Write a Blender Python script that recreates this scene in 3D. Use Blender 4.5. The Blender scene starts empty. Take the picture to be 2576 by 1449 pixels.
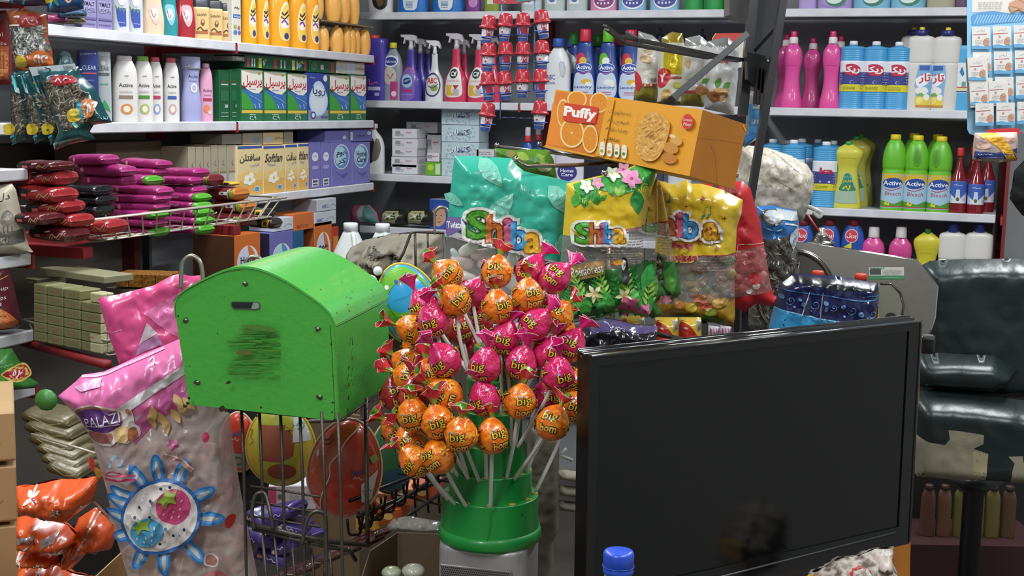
import bpy, bmesh, math, random
from math import sin, cos, pi, radians, sqrt, atan2
from mathutils import Vector, Matrix, noise
from mathutils.geometry import tessellate_polygon, delaunay_2d_cdt
SC = bpy.context.scene
COL = SC.collection
# ---------------------------------------------------------------- camera
IW, IH, FPX = 2576.0, 1449.0, 3254.8
YAW, PIT, ROL = radians(20.295), radians(7.980), radians(1.0535)
EYE = Vector((0.0, 0.0, 1.6))
_f = Vector((-sin(YAW)*cos(PIT), cos(YAW)*cos(PIT), -sin(PIT)))
_r0 = Vector((cos(YAW), sin(YAW), 0)); _u0 = _r0.cross(_f)
_r = _r0*cos(ROL) + _u0*sin(ROL); _u = -_r0*sin(ROL) + _u0*cos(ROL)
cam = bpy.data.cameras.new('camera'); camo = bpy.data.objects.new('camera', cam); COL.objects.link(camo)
camo.matrix_world = Matrix(((_r.x, _u.x, -_f.x, EYE.x), (_r.y, _u.y, -_f.y, EYE.y), (_r.z, _u.z, -_f.z, EYE.z), (0, 0, 0, 1)))
cam.sensor_fit = 'HORIZONTAL'; cam.sensor_width = 36.0; cam.lens = 36.0*FPX/IW; cam.clip_start = 0.05
SC.camera = camo
# ---------------------------------------------------------------- light and exposure
SC.view_settings.view_transform = 'Standard'; SC.view_settings.look = 'None'
SC.view_settings.gamma = 1.0; SC.view_settings.use_curve_mapping = False
SC.view_settings.exposure = 0.55
wd = bpy.data.worlds.new('shop_air'); SC.world = wd; wd.use_nodes = True
wd.node_tree.nodes['Background'].inputs[0].default_value = (0.80, 0.86, 1.0, 1)
wd.node_tree.nodes['Background'].inputs[1].default_value = 0.80
def area_light(name, loc, sx, sy, power, col, rot=(0, 0, 0)):
    l = bpy.data.lights.new(name, 'AREA'); l.shape = 'RECTANGLE'; l.size = sx; l.size_y = sy
    l.energy = power; l.color = col
    o = bpy.data.objects.new(name, l); COL.objects.link(o); o.location = loc; o.rotation_euler = rot
    o['kind'] = 'structure'
    return o
LAMPS = [(-1.75, 3.1, 2.82, 26), (0.2, 3.2, 2.82, 28), (-1.5, 1.1, 2.82, 20), (0.5, 1.0, 2.82, 20), (-0.6, -0.7, 2.82, 26)]
for _x, _y, _z, _p in LAMPS:
    area_light('ceiling_lamp_light', (_x, _y, _z), 0.22, 1.3, _p, (0.93, 0.97, 1.0))
# ---------------------------------------------------------------- pixel geometry
def ray(px, py): return _f + _r*((px-IW/2)/FPX) - _u*((py-IH/2)/FPX)
def P(px, py, d): return EYE + ray(px, py)*d
def hit(px, py, o, n):
    d = ray(px, py); return EYE + d*((o-EYE).dot(n)/d.dot(n))
def PZ(px, py, z): return hit(px, py, Vector((0, 0, z)), Vector((0, 0, 1)))
def depth(p): return (p-EYE).dot(_f)
def proj(p):
    q = p-EYE; d = q.dot(_f); return (IW/2+q.dot(_r)/d*FPX, IH/2-q.dot(_u)/d*FPX)

XL, YB = -2.311, 4.850    # front planes of the left and the back shelving
ZA, ZB = 1.6+0.1884, 1.6-0.0645
Z1, Z2, Z3, Z4 = 1.6+0.370, 1.6+0.014, 1.6-0.347, 1.6-0.287
ZC, ZD, ZE = 1.290, 0.985, 1.094
# ---------------------------------------------------------------- materials
def lin(h):
    h = h.lstrip('#'); h = ''.join(q*2 for q in h) if len(h) == 3 else h; c = [int(h[i:i+2], 16)/255 for i in (0, 2, 4)]
    return tuple((x/12.92 if x <= .04045 else ((x+.055)/1.055)**2.4) for x in c)
_mats = {}
def C(h, rough=.45, metal=0., alpha=1., bump=0., bscale=60., mix=None, mscale=30., spec=.5, trans=0., coat=0.):
    key = (h, rough, metal, alpha, bump, bscale, mix, mscale, spec, trans, coat)
    if key in _mats: return _mats[key]
    m = bpy.data.materials.new('paint_'+h.strip('#')); m.use_nodes = True
    nt = m.node_tree; b = nt.nodes['Principled BSDF']
    b.inputs['Base Color'].default_value = (*lin(h), 1); b.inputs['Roughness'].default_value = rough
    b.inputs['Metallic'].default_value = metal; b.inputs['Alpha'].default_value = alpha
    b.inputs['Specular IOR Level'].default_value = spec
    b.inputs['Transmission Weight'].default_value = trans
    b.inputs['Coat Weight'].default_value = coat
    if bump or mix:
        tc = nt.nodes.new('ShaderNodeTexCoord')
    if bump:
        n = nt.nodes.new('ShaderNodeTexNoise'); n.inputs['Scale'].default_value = bscale; n.inputs['Detail'].default_value = 3
        bp = nt.nodes.new('ShaderNodeBump'); bp.inputs['Strength'].default_value = bump; bp.inputs['Distance'].default_value = .004
        nt.links.new(tc.outputs['Object'], n.inputs['Vector']); nt.links.new(n.outputs['Fac'], bp.inputs['Height'])
        nt.links.new(bp.outputs['Normal'], b.inputs['Normal'])
    if mix:
        n = nt.nodes.new('ShaderNodeTexNoise'); n.inputs['Scale'].default_value = mscale; n.inputs['Detail'].default_value = 4
        r = nt.nodes.new('ShaderNodeValToRGB'); e = r.color_ramp.elements
        cols = [h]+list(mix if isinstance(mix, tuple) else (mix,))
        lo, hi = (.36, .64)
        e[0].position = lo; e[0].color = (*lin(cols[0]), 1); e[1].position = hi; e[1].color = (*lin(cols[-1]), 1)
        for i, c in enumerate(cols[1:-1]):
            q = e.new(lo+(hi-lo)*(i+1)/(len(cols)-1)); q.color = (*lin(c), 1)
        nt.links.new(tc.outputs['Object'], n.inputs['Vector']); nt.links.new(n.outputs['Fac'], r.inputs['Fac'])
        nt.links.new(r.outputs['Color'], b.inputs['Base Color'])
    _mats[key] = m; return m
def film(h='#ffffff', fac=.18, rough=.12, bump=.3):
    key = ('film', h, fac, rough, bump)
    if key in _mats: return _mats[key]
    m = bpy.data.materials.new('clear_film'); m.use_nodes = True; nt = m.node_tree
    b = nt.nodes['Principled BSDF']; b.inputs['Base Color'].default_value = (*lin(h), 1); b.inputs['Roughness'].default_value = rough
    b.inputs['Specular IOR Level'].default_value = .8
    t = nt.nodes.new('ShaderNodeBsdfTransparent'); mx = nt.nodes.new('ShaderNodeMixShader'); mx.inputs[0].default_value = fac
    out = nt.nodes['Material Output']
    nt.links.new(t.outputs[0], mx.inputs[1]); nt.links.new(b.outputs[0], mx.inputs[2]); nt.links.new(mx.outputs[0], out.inputs['Surface'])
    if bump:
        tc = nt.nodes.new('ShaderNodeTexCoord'); n = nt.nodes.new('ShaderNodeTexNoise'); n.inputs['Scale'].default_value = 45
        bp = nt.nodes.new('ShaderNodeBump'); bp.inputs['Strength'].default_value = bump; bp.inputs['Distance'].default_value = .01
        nt.links.new(tc.outputs['Object'], n.inputs['Vector']); nt.links.new(n.outputs['Fac'], bp.inputs['Height']); nt.links.new(bp.outputs['Normal'], b.inputs['Normal'])
    _mats[key] = m; return m
def M_(c): return C(c) if isinstance(c, str) else c
# ---------------------------------------------------------------- text
_AR = {}
for _ch, _b, _n in [('ا',0xFE8D,2),('ب',0xFE8F,4),('پ',0xFB56,4),('ت',0xFE95,4),('ج',0xFE9D,4),('چ',0xFB7A,4),('خ',0xFEA5,4),('د',0xFEA9,2),
    ('ذ',0xFEAB,2),('ر',0xFEAD,2),('ز',0xFEAF,2),('ژ',0xFB8A,2),('س',0xFEB1,4),('ش',0xFEB5,4),('ص',0xFEB9,4),('ع',0xFEC9,4),('غ',0xFECD,4),
    ('ف',0xFED1,4),('ق',0xFED5,4),('ک',0xFB8E,4),('گ',0xFB92,4),('ل',0xFEDD,4),('م',0xFEE1,4),('ن',0xFEE5,4),('ه',0xFEE9,4),('و',0xFEED,2),('ی',0xFBFC,4)]:
    _AR[_ch] = (_b, _n)
def shape_ar(s):
    if not any(c in _AR for c in s): return s
    out = []
    for i, c in enumerate(s):
        if c not in _AR: out.append(c); continue
        b, n = _AR[c]
        pj = i > 0 and s[i-1] in _AR and _AR[s[i-1]][1] == 4
        nj = n == 4 and i+1 < len(s) and s[i+1] in _AR
        out.append(chr(b+(3 if pj and nj else 2 if nj else 1 if pj else 0)))
    return ''.join(reversed(out))
_txt = {}
def text_tris(s, off=0., res=2):
    key = (s, off, res)
    if key in _txt: return _txt[key]
    c = bpy.data.curves.new('lettering', 'FONT'); c.body = shape_ar(s); c.resolution_u = res; c.offset = off
    o = bpy.data.objects.new('lettering', c); COL.objects.link(o)
    dg = bpy.context.evaluated_depsgraph_get(); dg.update()
    me = o.evaluated_get(dg).to_mesh(); me.calc_loop_triangles()
    vs = [(v.co.x, v.co.y) for v in me.vertices]; fs = [tuple(t.vertices) for t in me.loop_triangles]
    bpy.data.objects.remove(o); bpy.data.curves.remove(c)
    if not vs: vs = [(0, 0), (.01, 0), (0, .01)]; fs = [(0, 1, 2)]
    x0 = min(v[0] for v in vs); x1 = max(v[0] for v in vs); y0 = min(v[1] for v in vs); y1 = max(v[1] for v in vs)
    _txt[key] = (vs, fs, x0, x1, y0, y1); return _txt[key]
# ---------------------------------------------------------------- 2D art: elements are lists, coordinates in the caller's own unit, y upward or downward by `ys`
def R(x, y, w, h, c, rot=0): return ('p', [(x-w/2, y-h/2), (x+w/2, y-h/2), (x+w/2, y+h/2), (x-w/2, y+h/2)], c, rot)
def E_(x, y, a, b, c, rot=0, n=20): return ('p', [(x+a*cos(t*2*pi/n), y+b*sin(t*2*pi/n)) for t in range(n)], c, rot)
def Pg(pts, c): return ('p', pts, c, 0)
def T(s, x, y, h, c, w=None, off=0., rot=0, res=2, sh=0): return ('t', s, x, y, h, c, w, off, rot, res, sh)
def L(pts, w, c):
    out = []
    n = len(pts); le = []; ri = []
    for i, p in enumerate(pts):
        a = pts[max(0, i-1)]; b = pts[min(n-1, i+1)]
        dx, dy = b[0]-a[0], b[1]-a[1]; l = sqrt(dx*dx+dy*dy) or 1
        le.append((p[0]-dy/l*w/2, p[1]+dx/l*w/2)); ri.append((p[0]+dy/l*w/2, p[1]-dx/l*w/2))
    return ('s', le, ri, c)
def Curv(pts, n=6):
    o = []
    for i in range(len(pts)-1):
        p0 = pts[max(0, i-1)]; p1 = pts[i]; p2 = pts[i+1]; p3 = pts[min(len(pts)-1, i+2)]
        for k in range(n):
            t = k/n
            o.append(tuple(.5*((2*p1[j])+(-p0[j]+p2[j])*t+(2*p0[j]-5*p1[j]+4*p2[j]-p3[j])*t*t+(-p0[j]+3*p1[j]-3*p2[j]+p3[j])*t**3) for j in range(len(p1))))
    o.append(tuple(pts[-1])); return o
def Closed(pts, n=6):
    q = [pts[-1]]+list(pts)+[pts[0], pts[1]]
    c = Curv(q, n); return c[n:-n-1] if len(c) > 2*n else c
def SQ(x, y, w, h, c, n=5): return L(Curv([(x-w/2+w*i/n, y+h*(.5 if i % 2 else -.5)*(.6+.4*sin(i*2.3))) for i in range(n+1)], 3), abs(h)*.28, c)
def text_box(word_w, lines, x, y, dy, c, seed=1):   # rows of fine print drawn as short dashes
    rn = random.Random(seed); o = []
    for i in range(lines):
        xx = x-word_w/2
        while xx < x+word_w/2-dy*.5:
            w = rn.uniform(.6, 2.2)*dy; w = min(w, x+word_w/2-xx)
            o.append(R(xx+w/2, y+i*dy, w, dy*.32, c)); xx += w+dy*.4
    return o
class G:
    def __init__(s): s.v = []; s.f = []; s.mi = []; s.sm = []; s.mats = []; s.o = Vector((0, 0, 0))
    def mat(s, m):
        m = M_(m)
        if m not in s.mats: s.mats.append(m)
        return s.mats.index(m)
    def add(s, vs, fs, m, smooth=False, X=None):
        b = len(s.v); i = s.mat(m)
        for v in vs:
            v = Vector(v)
            if X is not None: v = X @ v
            s.v.append(v)
        for f in fs: s.f.append(tuple(b+k for k in f)); s.mi.append(i); s.sm.append(smooth)
        return s
    def box(s, c, d, m, r=0., X=None, seg=1):
        bm = bmesh.new(); bmesh.ops.create_cube(bm, size=1)
        for v in bm.verts: v.co = Vector((v.co.x*d[0]+c[0], v.co.y*d[1]+c[1], v.co.z*d[2]+c[2]))
        if r: bmesh.ops.bevel(bm, geom=bm.edges[:], offset=min(r, min(d)*.45), segments=seg, affect='EDGES', profile=.5)
        bm.verts.index_update(); s.add([v.co.copy() for v in bm.verts], [[v.index for v in f.verts] for f in bm.faces], m, seg > 1, X); bm.free(); return s
    def loft(s, secs, m, n=24, e=2., X=None, cap=True, mfn=None):
        """secs: (z, hw, hd, cx, cy, exponent) ; a stack of super-ellipses"""
        vs = []; fs = []
        for q in secs:
            z, hw, hd = q[:3]; cx = q[3] if len(q) > 3 else 0; cy = q[4] if len(q) > 4 else 0; ee = q[5] if len(q) > 5 else e
            for k in range(n):
                t = 2*pi*k/n; ct, st = cos(t), sin(t)
                vs.append((cx+hw*math.copysign(abs(ct)**(2/ee), ct), cy+hd*math.copysign(abs(st)**(2/ee), st), z))
        for i in range(len(secs)-1):
            for k in range(n):
                a = i*n+k; b = i*n+(k+1) % n; fs.append((a, b, b+n, a+n))
        if cap: fs.append(tuple(range(n-1, -1, -1))); fs.append(tuple((len(secs)-1)*n+k for k in range(n)))
        s.add(vs, fs, m, True, X)
        return s
    def lathe(s, prof, m, n=24, X=None, cap=True): return s.loft([(z, r, r) for r, z in prof], m, n, 2., X, cap)
    def tube(s, pts, r, m, n=8, closed=False, cap=True):
        pts = [Vector(p) for p in pts]; N = len(pts); vs = []; fs = []; up = None
        for i, p in enumerate(pts):
            a = pts[(i-1) % N] if (closed or i > 0) else p; b = pts[(i+1) % N] if (closed or i < N-1) else p
            t = (b-a).normalized() if (b-a).length > 1e-9 else Vector((0, 0, 1))
            if up is None: up = t.orthogonal().normalized()
            up = (up-t*up.dot(t)); up = up.normalized() if up.length > 1e-6 else t.orthogonal().normalized()
            w = t.cross(up); rr = r[i] if isinstance(r, (list, tuple)) else r
            for k in range(n): vs.append(p+up*(rr*cos(2*pi*k/n))+w*(rr*sin(2*pi*k/n)))
        for i in range(N if closed else N-1):
            for k in range(n): fs.append((i*n+k, i*n+(k+1) % n, ((i+1) % N)*n+(k+1) % n, ((i+1) % N)*n+k))
        if cap and not closed: fs.append(tuple(range(n-1, -1, -1))); fs.append(tuple((N-1)*n+k for k in range(n)))
        s.add(vs, fs, m, True); return s
    def prism(s, pts, surf, o0, o1, m, ms=None):
        """polygon in surface coordinates, extruded from offset o0 (front) to o1 (back)"""
        n = len(pts); A = [surf(x, y, o0) for x, y in pts]; B = [surf(x, y, o1) for x, y in pts]
        tr = tessellate_polygon([[Vector((x, y, 0)) for x, y in pts]])
        s.add(A, tr, m); s.add(B, tr, ms or m)
        s.add(A+B, [(i, (i+1) % n, n+(i+1) % n, n+i) for i in range(n)], ms or m); return s
    def art(s, els, surf, ml=0., base=.0005, step=.00009, off=(0, 0), k=1.):
        """ml: longest edge in surface units; splits triangles so that they follow a curved surface"""
        for li, e in enumerate(els):
            o = base+li*step
            if e[0] == 'p':
                pts = e[1]; rot = e[3]
                if rot:
                    mx = sum(p[0] for p in pts)/len(pts); my = sum(p[1] for p in pts)/len(pts); cr, sr = cos(rot), sin(rot)
                    pts = [(mx+(x-mx)*cr-(y-my)*sr, my+(x-mx)*sr+(y-my)*cr) for x, y in pts]
                tr = tessellate_polygon([[Vector((x, y, 0)) for x, y in pts]]); col = e[2]
            elif e[0] == 's':
                le, ri, col = e[1:]; n = len(le); pts = le+ri; tr = []
                for i in range(n-1): tr += [(i, i+1, n+i+1), (i, n+i+1, n+i)]
            else:
                _, st, x, y, h, col, w, of, rot, res, sh = e
                vs, tr, x0, x1, y0, y1 = text_tris(st, of, res)
                _, _, a0, a1, b0, b1 = text_tris(st, 0., res) if of else (0, 0, x0, x1, y0, y1)
                sy = h/max(1e-6, (b1-b0)); sx = (w/(a1-a0)) if w else abs(sy)
                cx, cy = (a0+a1)/2, (b0+b1)/2; cr, sr = cos(rot), sin(rot); pts = []
                for vx, vy in vs:
                    qx = (vx-cx)*sx; qy = (vy-cy)*sy; qx += sh*qy
                    pts.append((x+qx*cr-qy*sr, y+qx*sr+qy*cr))
            if k != 1. or off != (0, 0): pts = [(x*k+off[0], y*k+off[1]) for x, y in pts]
            T3 = [[pts[i] for i in t] for t in tr]
            if ml:
                out = []; st_ = T3; g = 0
                while st_ and g < 40000:
                    g += 1; a, b, c = st_.pop()
                    l0 = (a[0]-b[0])**2+(a[1]-b[1])**2; l1 = (b[0]-c[0])**2+(b[1]-c[1])**2; l2 = (c[0]-a[0])**2+(c[1]-a[1])**2
                    mxl = max(l0, l1, l2)
                    if mxl <= ml*ml: out.append((a, b, c)); continue
                    if mxl == l1: a, b, c = b, c, a
                    elif mxl == l2: a, b, c = c, a, b
                    mm = ((a[0]+b[0])/2, (a[1]+b[1])/2); st_.append((a, mm, c)); st_.append((mm, b, c))
                T3 = out+st_
            idx = {}; vs = []; fs = []
            for t in T3:
                f = []
                for p in t:
                    kx = (round(p[0], 5), round(p[1], 5))
                    if kx not in idx: idx[kx] = len(vs); vs.append(surf(p[0], p[1], o))
                    f.append(idx[kx])
                if len(set(f)) == 3: fs.append(f)
            s.add(vs, fs, col, bool(ml))
        return s
    def mesh(s, name, origin=None):
        me = bpy.data.meshes.new(name); o = origin or Vector((0, 0, 0))
        me.from_pydata([v-o for v in s.v], [], s.f)
        for m in s.mats: me.materials.append(m)
        me.polygons.foreach_set('material_index', s.mi); me.polygons.foreach_set('use_smooth', s.sm); me.update()
        return me
# ---------------------------------------------------------------- things
_labels = {}
def meta(o, label, cat, group=None, kind=None):
    if label: o['label'] = label; _labels.setdefault(label, []).append(o)
    if cat: o['category'] = cat
    if group: o['group'] = group
    if kind: o['kind'] = kind
def thing(name, label, cat, parts, loc=(0, 0, 0), rot=(0, 0, 0), scale=1., group=None, world=False, kind=None):
    """parts: G (one mesh) or list of (name, G|mesh, [children], label). world=True: coordinates are world ones"""
    loc = Vector(loc)
    def mk(n, g, par):
        me = g if isinstance(g, bpy.types.Mesh) else g.mesh(n, loc if world else None)
        ob = bpy.data.objects.new(n, me); COL.objects.link(ob)
        if par is not None: ob.parent = par
        return ob
    if isinstance(parts, (G, bpy.types.Mesh)): root = mk(name, parts, None)
    else:
        root = bpy.data.objects.new(name, None); COL.objects.link(root); root.empty_display_size = .02
        for p in parts:
            c = mk(p[0], p[1], root)
            if len(p) > 3 and p[3]: c['label'] = p[3]
            if len(p) > 2 and p[2]:
                for q in p[2]:
                    d = mk(q[0], q[1], c)
                    if len(q) > 3 and q[3]: d['label'] = q[3]
    root.location = loc; root.rotation_euler = rot
    if scale != 1.: root.scale = (scale,)*3
    meta(root, label, cat, group, kind)
    return root
def struct(name, g, parent=None):
    ob = bpy.data.objects.new(name, g.mesh(name)); COL.objects.link(ob); ob['kind'] = 'structure'
    if parent: ob.parent = parent
    return ob
ORD = ['leftmost', 'second from left', 'third from left', 'fourth from left', 'fifth from left', 'sixth from left', 'seventh from left', 'eighth from left']
class Pl:
    """a plane in the world; at(px, py, off) is the point of it seen at that pixel, off towards the eye"""
    def __init__(s, px, py, d, yaw=0., tilt=0., o=None, n=None):
        s.o = o if o is not None else P(px, py, d)
        if n is None:
            v = Vector((-_f.x, -_f.y, 0)).normalized()       # horizontally back to the camera
            n = Matrix.Rotation(yaw, 3, 'Z') @ v
            ax = Vector((0, 0, 1)).cross(n); n = Matrix.Rotation(-tilt, 3, ax) @ n
        s.n = n.normalized()
    def at(s, px, py, off=0.): return hit(px, py, s.o, s.n)+s.n*off
    def mpp(s, px, py): return depth(s.at(px, py))/FPX
PLB = lambda inset=0.: Pl(0, 0, 1, o=Vector((0, YB+inset, 0)), n=Vector((0, -1, 0)))
PLL = lambda inset=0.: Pl(0, 0, 1, o=Vector((XL-inset, 0, 0)), n=Vector((1, 0, 0)))
def seg_d(p, a, b):
    vx, vy = b[0]-a[0], b[1]-a[1]; l = vx*vx+vy*vy
    t = 0 if l == 0 else max(0, min(1, ((p[0]-a[0])*vx+(p[1]-a[1])*vy)/l))
    return sqrt((p[0]-a[0]-t*vx)**2+(p[1]-a[1]-t*vy)**2)
def poly_d(p, pts): return min(seg_d(p, pts[i], pts[(i+1) % len(pts)]) for i in range(len(pts)))
def inside(p, pts):
    r = False; j = len(pts)-1
    for i in range(len(pts)):
        a, b = pts[i], pts[j]
        if (a[1] > p[1]) != (b[1] > p[1]) and p[0] < (b[0]-a[0])*(p[1]-a[1])/(b[1]-a[1])+a[0]: r = not r
        j = i
    return r
def sheet(g, pl, out, Tk, k, cr, seed, m, g_=9., cuts=(), mfn=None, back=True, mback=None, cs=.05, surf0=None):
    """a stuffed bag: outline in picture coordinates on plane pl, puffed Tk metres over k pixels from the edge, crumpled by cr metres"""
    sv = Vector((seed*3.7, seed*1.3, 0)); base = surf0 or pl.at
    def bulge(x, y):
        d = poly_d((x, y), out) if inside((x, y), out) else 0.
        q = min(1., d/k); b = Tk*(1-(1-q)**2.2)
        n = noise.noise(Vector((x*cs, y*cs, 0))+sv)+.5*(1-2*abs(noise.noise(Vector((x*cs*2.1, y*cs*1.7, 5))+sv)))
        return b+cr*n*(.35+.65*q)
    surf = lambda x, y, o=0.: base(x, y, bulge(x, y)+o)
    x0 = min(p[0] for p in out); x1 = max(p[0] for p in out); y0 = min(p[1] for p in out); y1 = max(p[1] for p in out)
    vs = []; ed = []
    def addline(ps, closed):
        idx = []
        n = len(ps)
        for i in range(n if closed else n-1):
            a = ps[i]; b = ps[(i+1) % n]; c = max(1, int(sqrt((a[0]-b[0])**2+(a[1]-b[1])**2)/g_))
            for q in range(c): idx.append(len(vs)); vs.append((a[0]+(b[0]-a[0])*q/c, a[1]+(b[1]-a[1])*q/c))
        if not closed: idx.append(len(vs)); vs.append(ps[-1])
        for i in range(len(idx)-1): ed.append((idx[i], idx[i+1]))
        if closed: ed.append((idx[-1], idx[0]))
    addline(out, True)
    for c in cuts: addline(c, False)
    y = y0+g_*.5; row = 0
    while y < y1:
        x = x0+g_*(.5 if row % 2 else 1.)
        while x < x1:
            if inside((x, y), out) and poly_d((x, y), out) > g_*.45 and all(min(seg_d((x, y), c[i], c[i+1]) for i in range(len(c)-1)) > g_*.4 for c in cuts): vs.append((x, y))
            x += g_
        y += g_*.87; row += 1
    r = delaunay_2d_cdt([Vector(v) for v in vs], ed, [], 0, .01)
    V = [(v.x, v.y) for v in r[0]]; F = []
    for f in r[2]:
        cx = sum(V[i][0] for i in f)/len(f); cy = sum(V[i][1] for i in f)/len(f)
        if inside((cx, cy), out): F.append((tuple(f), cx, cy))
    W3 = [surf(x, y) for x, y in V]
    gr = {}
    for f, cx, cy in F: gr.setdefault(id(M_(mfn(cx, cy))) if mfn else 0, []).append((f, cx, cy))
    for key, fl in gr.items():
        mm = mfn(fl[0][1], fl[0][2]) if mfn else m
        g.add(W3, [f[0] for f in fl], mm, True)
    if back:
        B3 = [base(x, y, -bulge(x, y)*.8-.0004) for x, y in V]; g.add(B3, [f[0][::-1] for f in F], mback or m, True)
    return surf
def ball(g, c, r, m, n=14, sq=(1, 1, 1)):
    c = Vector(c); secs = []
    for i in range(n//2+1):
        t = -pi/2+pi*i/(n//2); secs.append((r*sin(t)*sq[2], max(1e-5, r*cos(t)*sq[0]), max(1e-5, r*cos(t)*sq[1])))
    g.loft(secs, m, n, X=Matrix.Translation(c)); return g
# ---------------------------------------------------------------- the room
_wallm = C('#8d9092', .85, bump=.15, bscale=9, mix='#9a9c9c', mscale=3)
g = G(); g.box((-.6, 1.6, -.02), (6.4, 9.2, .04), C('#4a4642', .5, mix='#3f3b38', mscale=4)); struct('floor', g)
g = G(); g.box((-.6, 1.6, 2.92), (6.4, 9.2, .04), C('#d8d8d4', .8)); struct('ceiling', g)
g = G(); g.box((-3.1, 1.6, 1.45), (.1, 7.6, 2.9), _wallm); struct('wall_left', g)
g = G(); g.box((-.6, 5.31, 1.45), (5.1, .1, 2.9), _wallm); struct('wall_back', g)
g = G(); g.box((1.9, 1.6, 1.45), (.1, 7.6, 2.9), C('#b9b9b4', .8)); struct('wall_right', g)
g = G(); g.box((-.6, -2.25, 1.45), (5.1, .1, 2.9), C('#b0b0aa', .8)); struct('wall_front', g)
for i, (x, y, z, p) in enumerate(LAMPS):
    h = G(); h.box((x, y, z+.055), (.26, 1.36, .07), C('#e8e8e6', .4), .01)
    m = C('#fdfeff', .4)
    lab = ['over the left shelves', 'over the back shelves', 'above the baskets', 'above the counter', 'near the entrance'][i]
    thing('ceiling_lamp', 'long white tube lamp on the ceiling '+lab, 'lamp', [('housing', h)], (0, 0, 0), group='ceiling lamps')
# ---- shelving units: boards with a white front rail, red uprights, dull back panels
_white = C('#dedee2', .38, mix='#cfcfd4', mscale=14); _red = C('#8a2226', .5); _panel = C('#8c8e92', .6, mix='#838589', mscale=5); _under = C('#b9babd', .5)
def board(g, x0, x1, y0, y1, z, front, t=.03):
    """front: 'x' the rail faces +x, 'y' it faces -y"""
    g.box(((x0+x1)/2, (y0+y1)/2, z-.008), (abs(x1-x0), abs(y1-y0), .014), _under)
    if front == 'x': g.box((max(x0, x1)-.004, (y0+y1)/2, z-t/2+.001), (.012, abs(y1-y0), t), _white, .003)
    else: g.box(((x0+x1)/2, min(y0, y1)+.004, z-t/2+.001), (abs(x1-x0), .012, t), _white, .003)
def bay(name, label, fx, zs, a0, a1, back, face, ups, t=.03, zlo=.25, zhi=2.5, group=None, extra=(), pan=None):
    parts = []
    for z in zs:
        s = G()
        if fx == 'x': board(s, back, face, a0, a1, z, 'x', t)
        else: board(s, a0, a1, face, back, z, 'y', t)
        parts.append(('shelf', s))
    rd = C('#541a1c', .6) if pan else _red
    for u in ups:
        s = G()
        if fx == 'x':
            s.box((back-.02, u, (zlo+zhi)/2), (.05, .03, zhi-zlo), rd)
            for z in zs: s.box(((back+face)/2, u, z-.02), (abs(back-face)+.004, .008, .03), C('#9c2a2e', .5))
        else:
            s.box((u, back+.02, (zlo+zhi)/2), (.03, .05, zhi-zlo), _red)
            for z in zs: s.box((u, (back+face)/2, z-.02), (.008, abs(back-face)+.004, .03), C('#9c2a2e', .5))
        parts.append(('upright', s))
    s = G()
    if fx == 'x': s.box((back-.05, (a0+a1)/2, (zlo+zhi)/2), (.012, a1-a0, zhi-zlo), pan or _panel)
    else: s.box(((a0+a1)/2, back+.05, (zlo+zhi)/2), (a1-a0, .012, zhi-zlo), pan or _panel)
    parts.append(('back_panel', s))
    for e in extra: parts.append(e)
    return thing(name, label, 'shelving', parts, (0, 0, 0), group=group)
_yl = lambda px, py: PLL().at(px, py).y
Y595, Y939, Y100 = _yl(597, 315), _yl(940, 310), 2.55
BKL = XL-.30
bay('shelving_unit', 'white shelving against the left wall, bay with shampoos and lotions', 'x', [2.12, ZA, ZB], Y100, Y595-.006, BKL, XL, [Y100+.01, Y595], zlo=1.47)
bay('shelving_unit', 'white shelving against the left wall, bay ending at the corner with detergent boxes', 'x', [2.12, ZA, ZB, ZC, ZD, .62], Y595+.006, Y939, BKL, XL, [Y939])
bay('shelving_unit', 'low red-backed bay of the left wall behind the wire baskets', 'x', [], Y100, Y595-.006, BKL-.03, BKL+.1, [2.6, Y595-.1], zhi=1.46, pan=C('#5c5650', .7, mix='#524c47', mscale=5))  # panel and uprights in darker copies, shadow behind the baskets put into their colour
bx0 = PLB().at(905, 31).x; bx1 = PLB().at(1306, 262).x; bx2 = PLB().at(1850, 30).x+.03; bx3 = PLB().at(2436, 18).x
BKB = YB+.34
bay('shelving_unit', 'white back wall shelving next to the corner, with spray bottles and tissue boxes', 'y', [Z1, Z2, Z4, ZE, .7], bx0, bx1-.004, BKB, YB, [bx1])
bay('shelving_unit', 'white shelving on the back wall behind the hanging nut packets', 'y', [Z1, Z2, Z4, ZE, .7], bx1+.004, bx2, BKB, YB, [bx2])
xr = PLB().at(2505, 541).x
bay('shelving_unit', 'white shelving on the right of the back wall with bleach and dish soap', 'y', [Z1, Z2, Z3, .915, .6], bx2+.035, xr, BKB, YB, [xr+.02])
s = G(); s.box((xr+.03, YB+.19, 1.25), (.012, .37, 2.3), C('#7a2428', .55)); thing('partition_board', 'dark red upright board closing the right end of the back shelving', 'panel', s)
# near bay on the far left
XN = P(80, 840, 2.93).x; yn = Pl(0, 0, 1, o=Vector((XN, 0, 0)), n=Vector((1, 0, 0)))
zs = [yn.at(50, 425).z, yn.at(60, 640).z, yn.at(70, 833).z, yn.at(80, 968).z, yn.at(30, 0).z+.02]
yend = yn.at(84, 835).y
bay('shelving_unit', 'near shelving at the left edge with chip packets on white rails', 'x', zs, .9, yend, XN-.32, XN, [yend+.006], t=.027)
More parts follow.
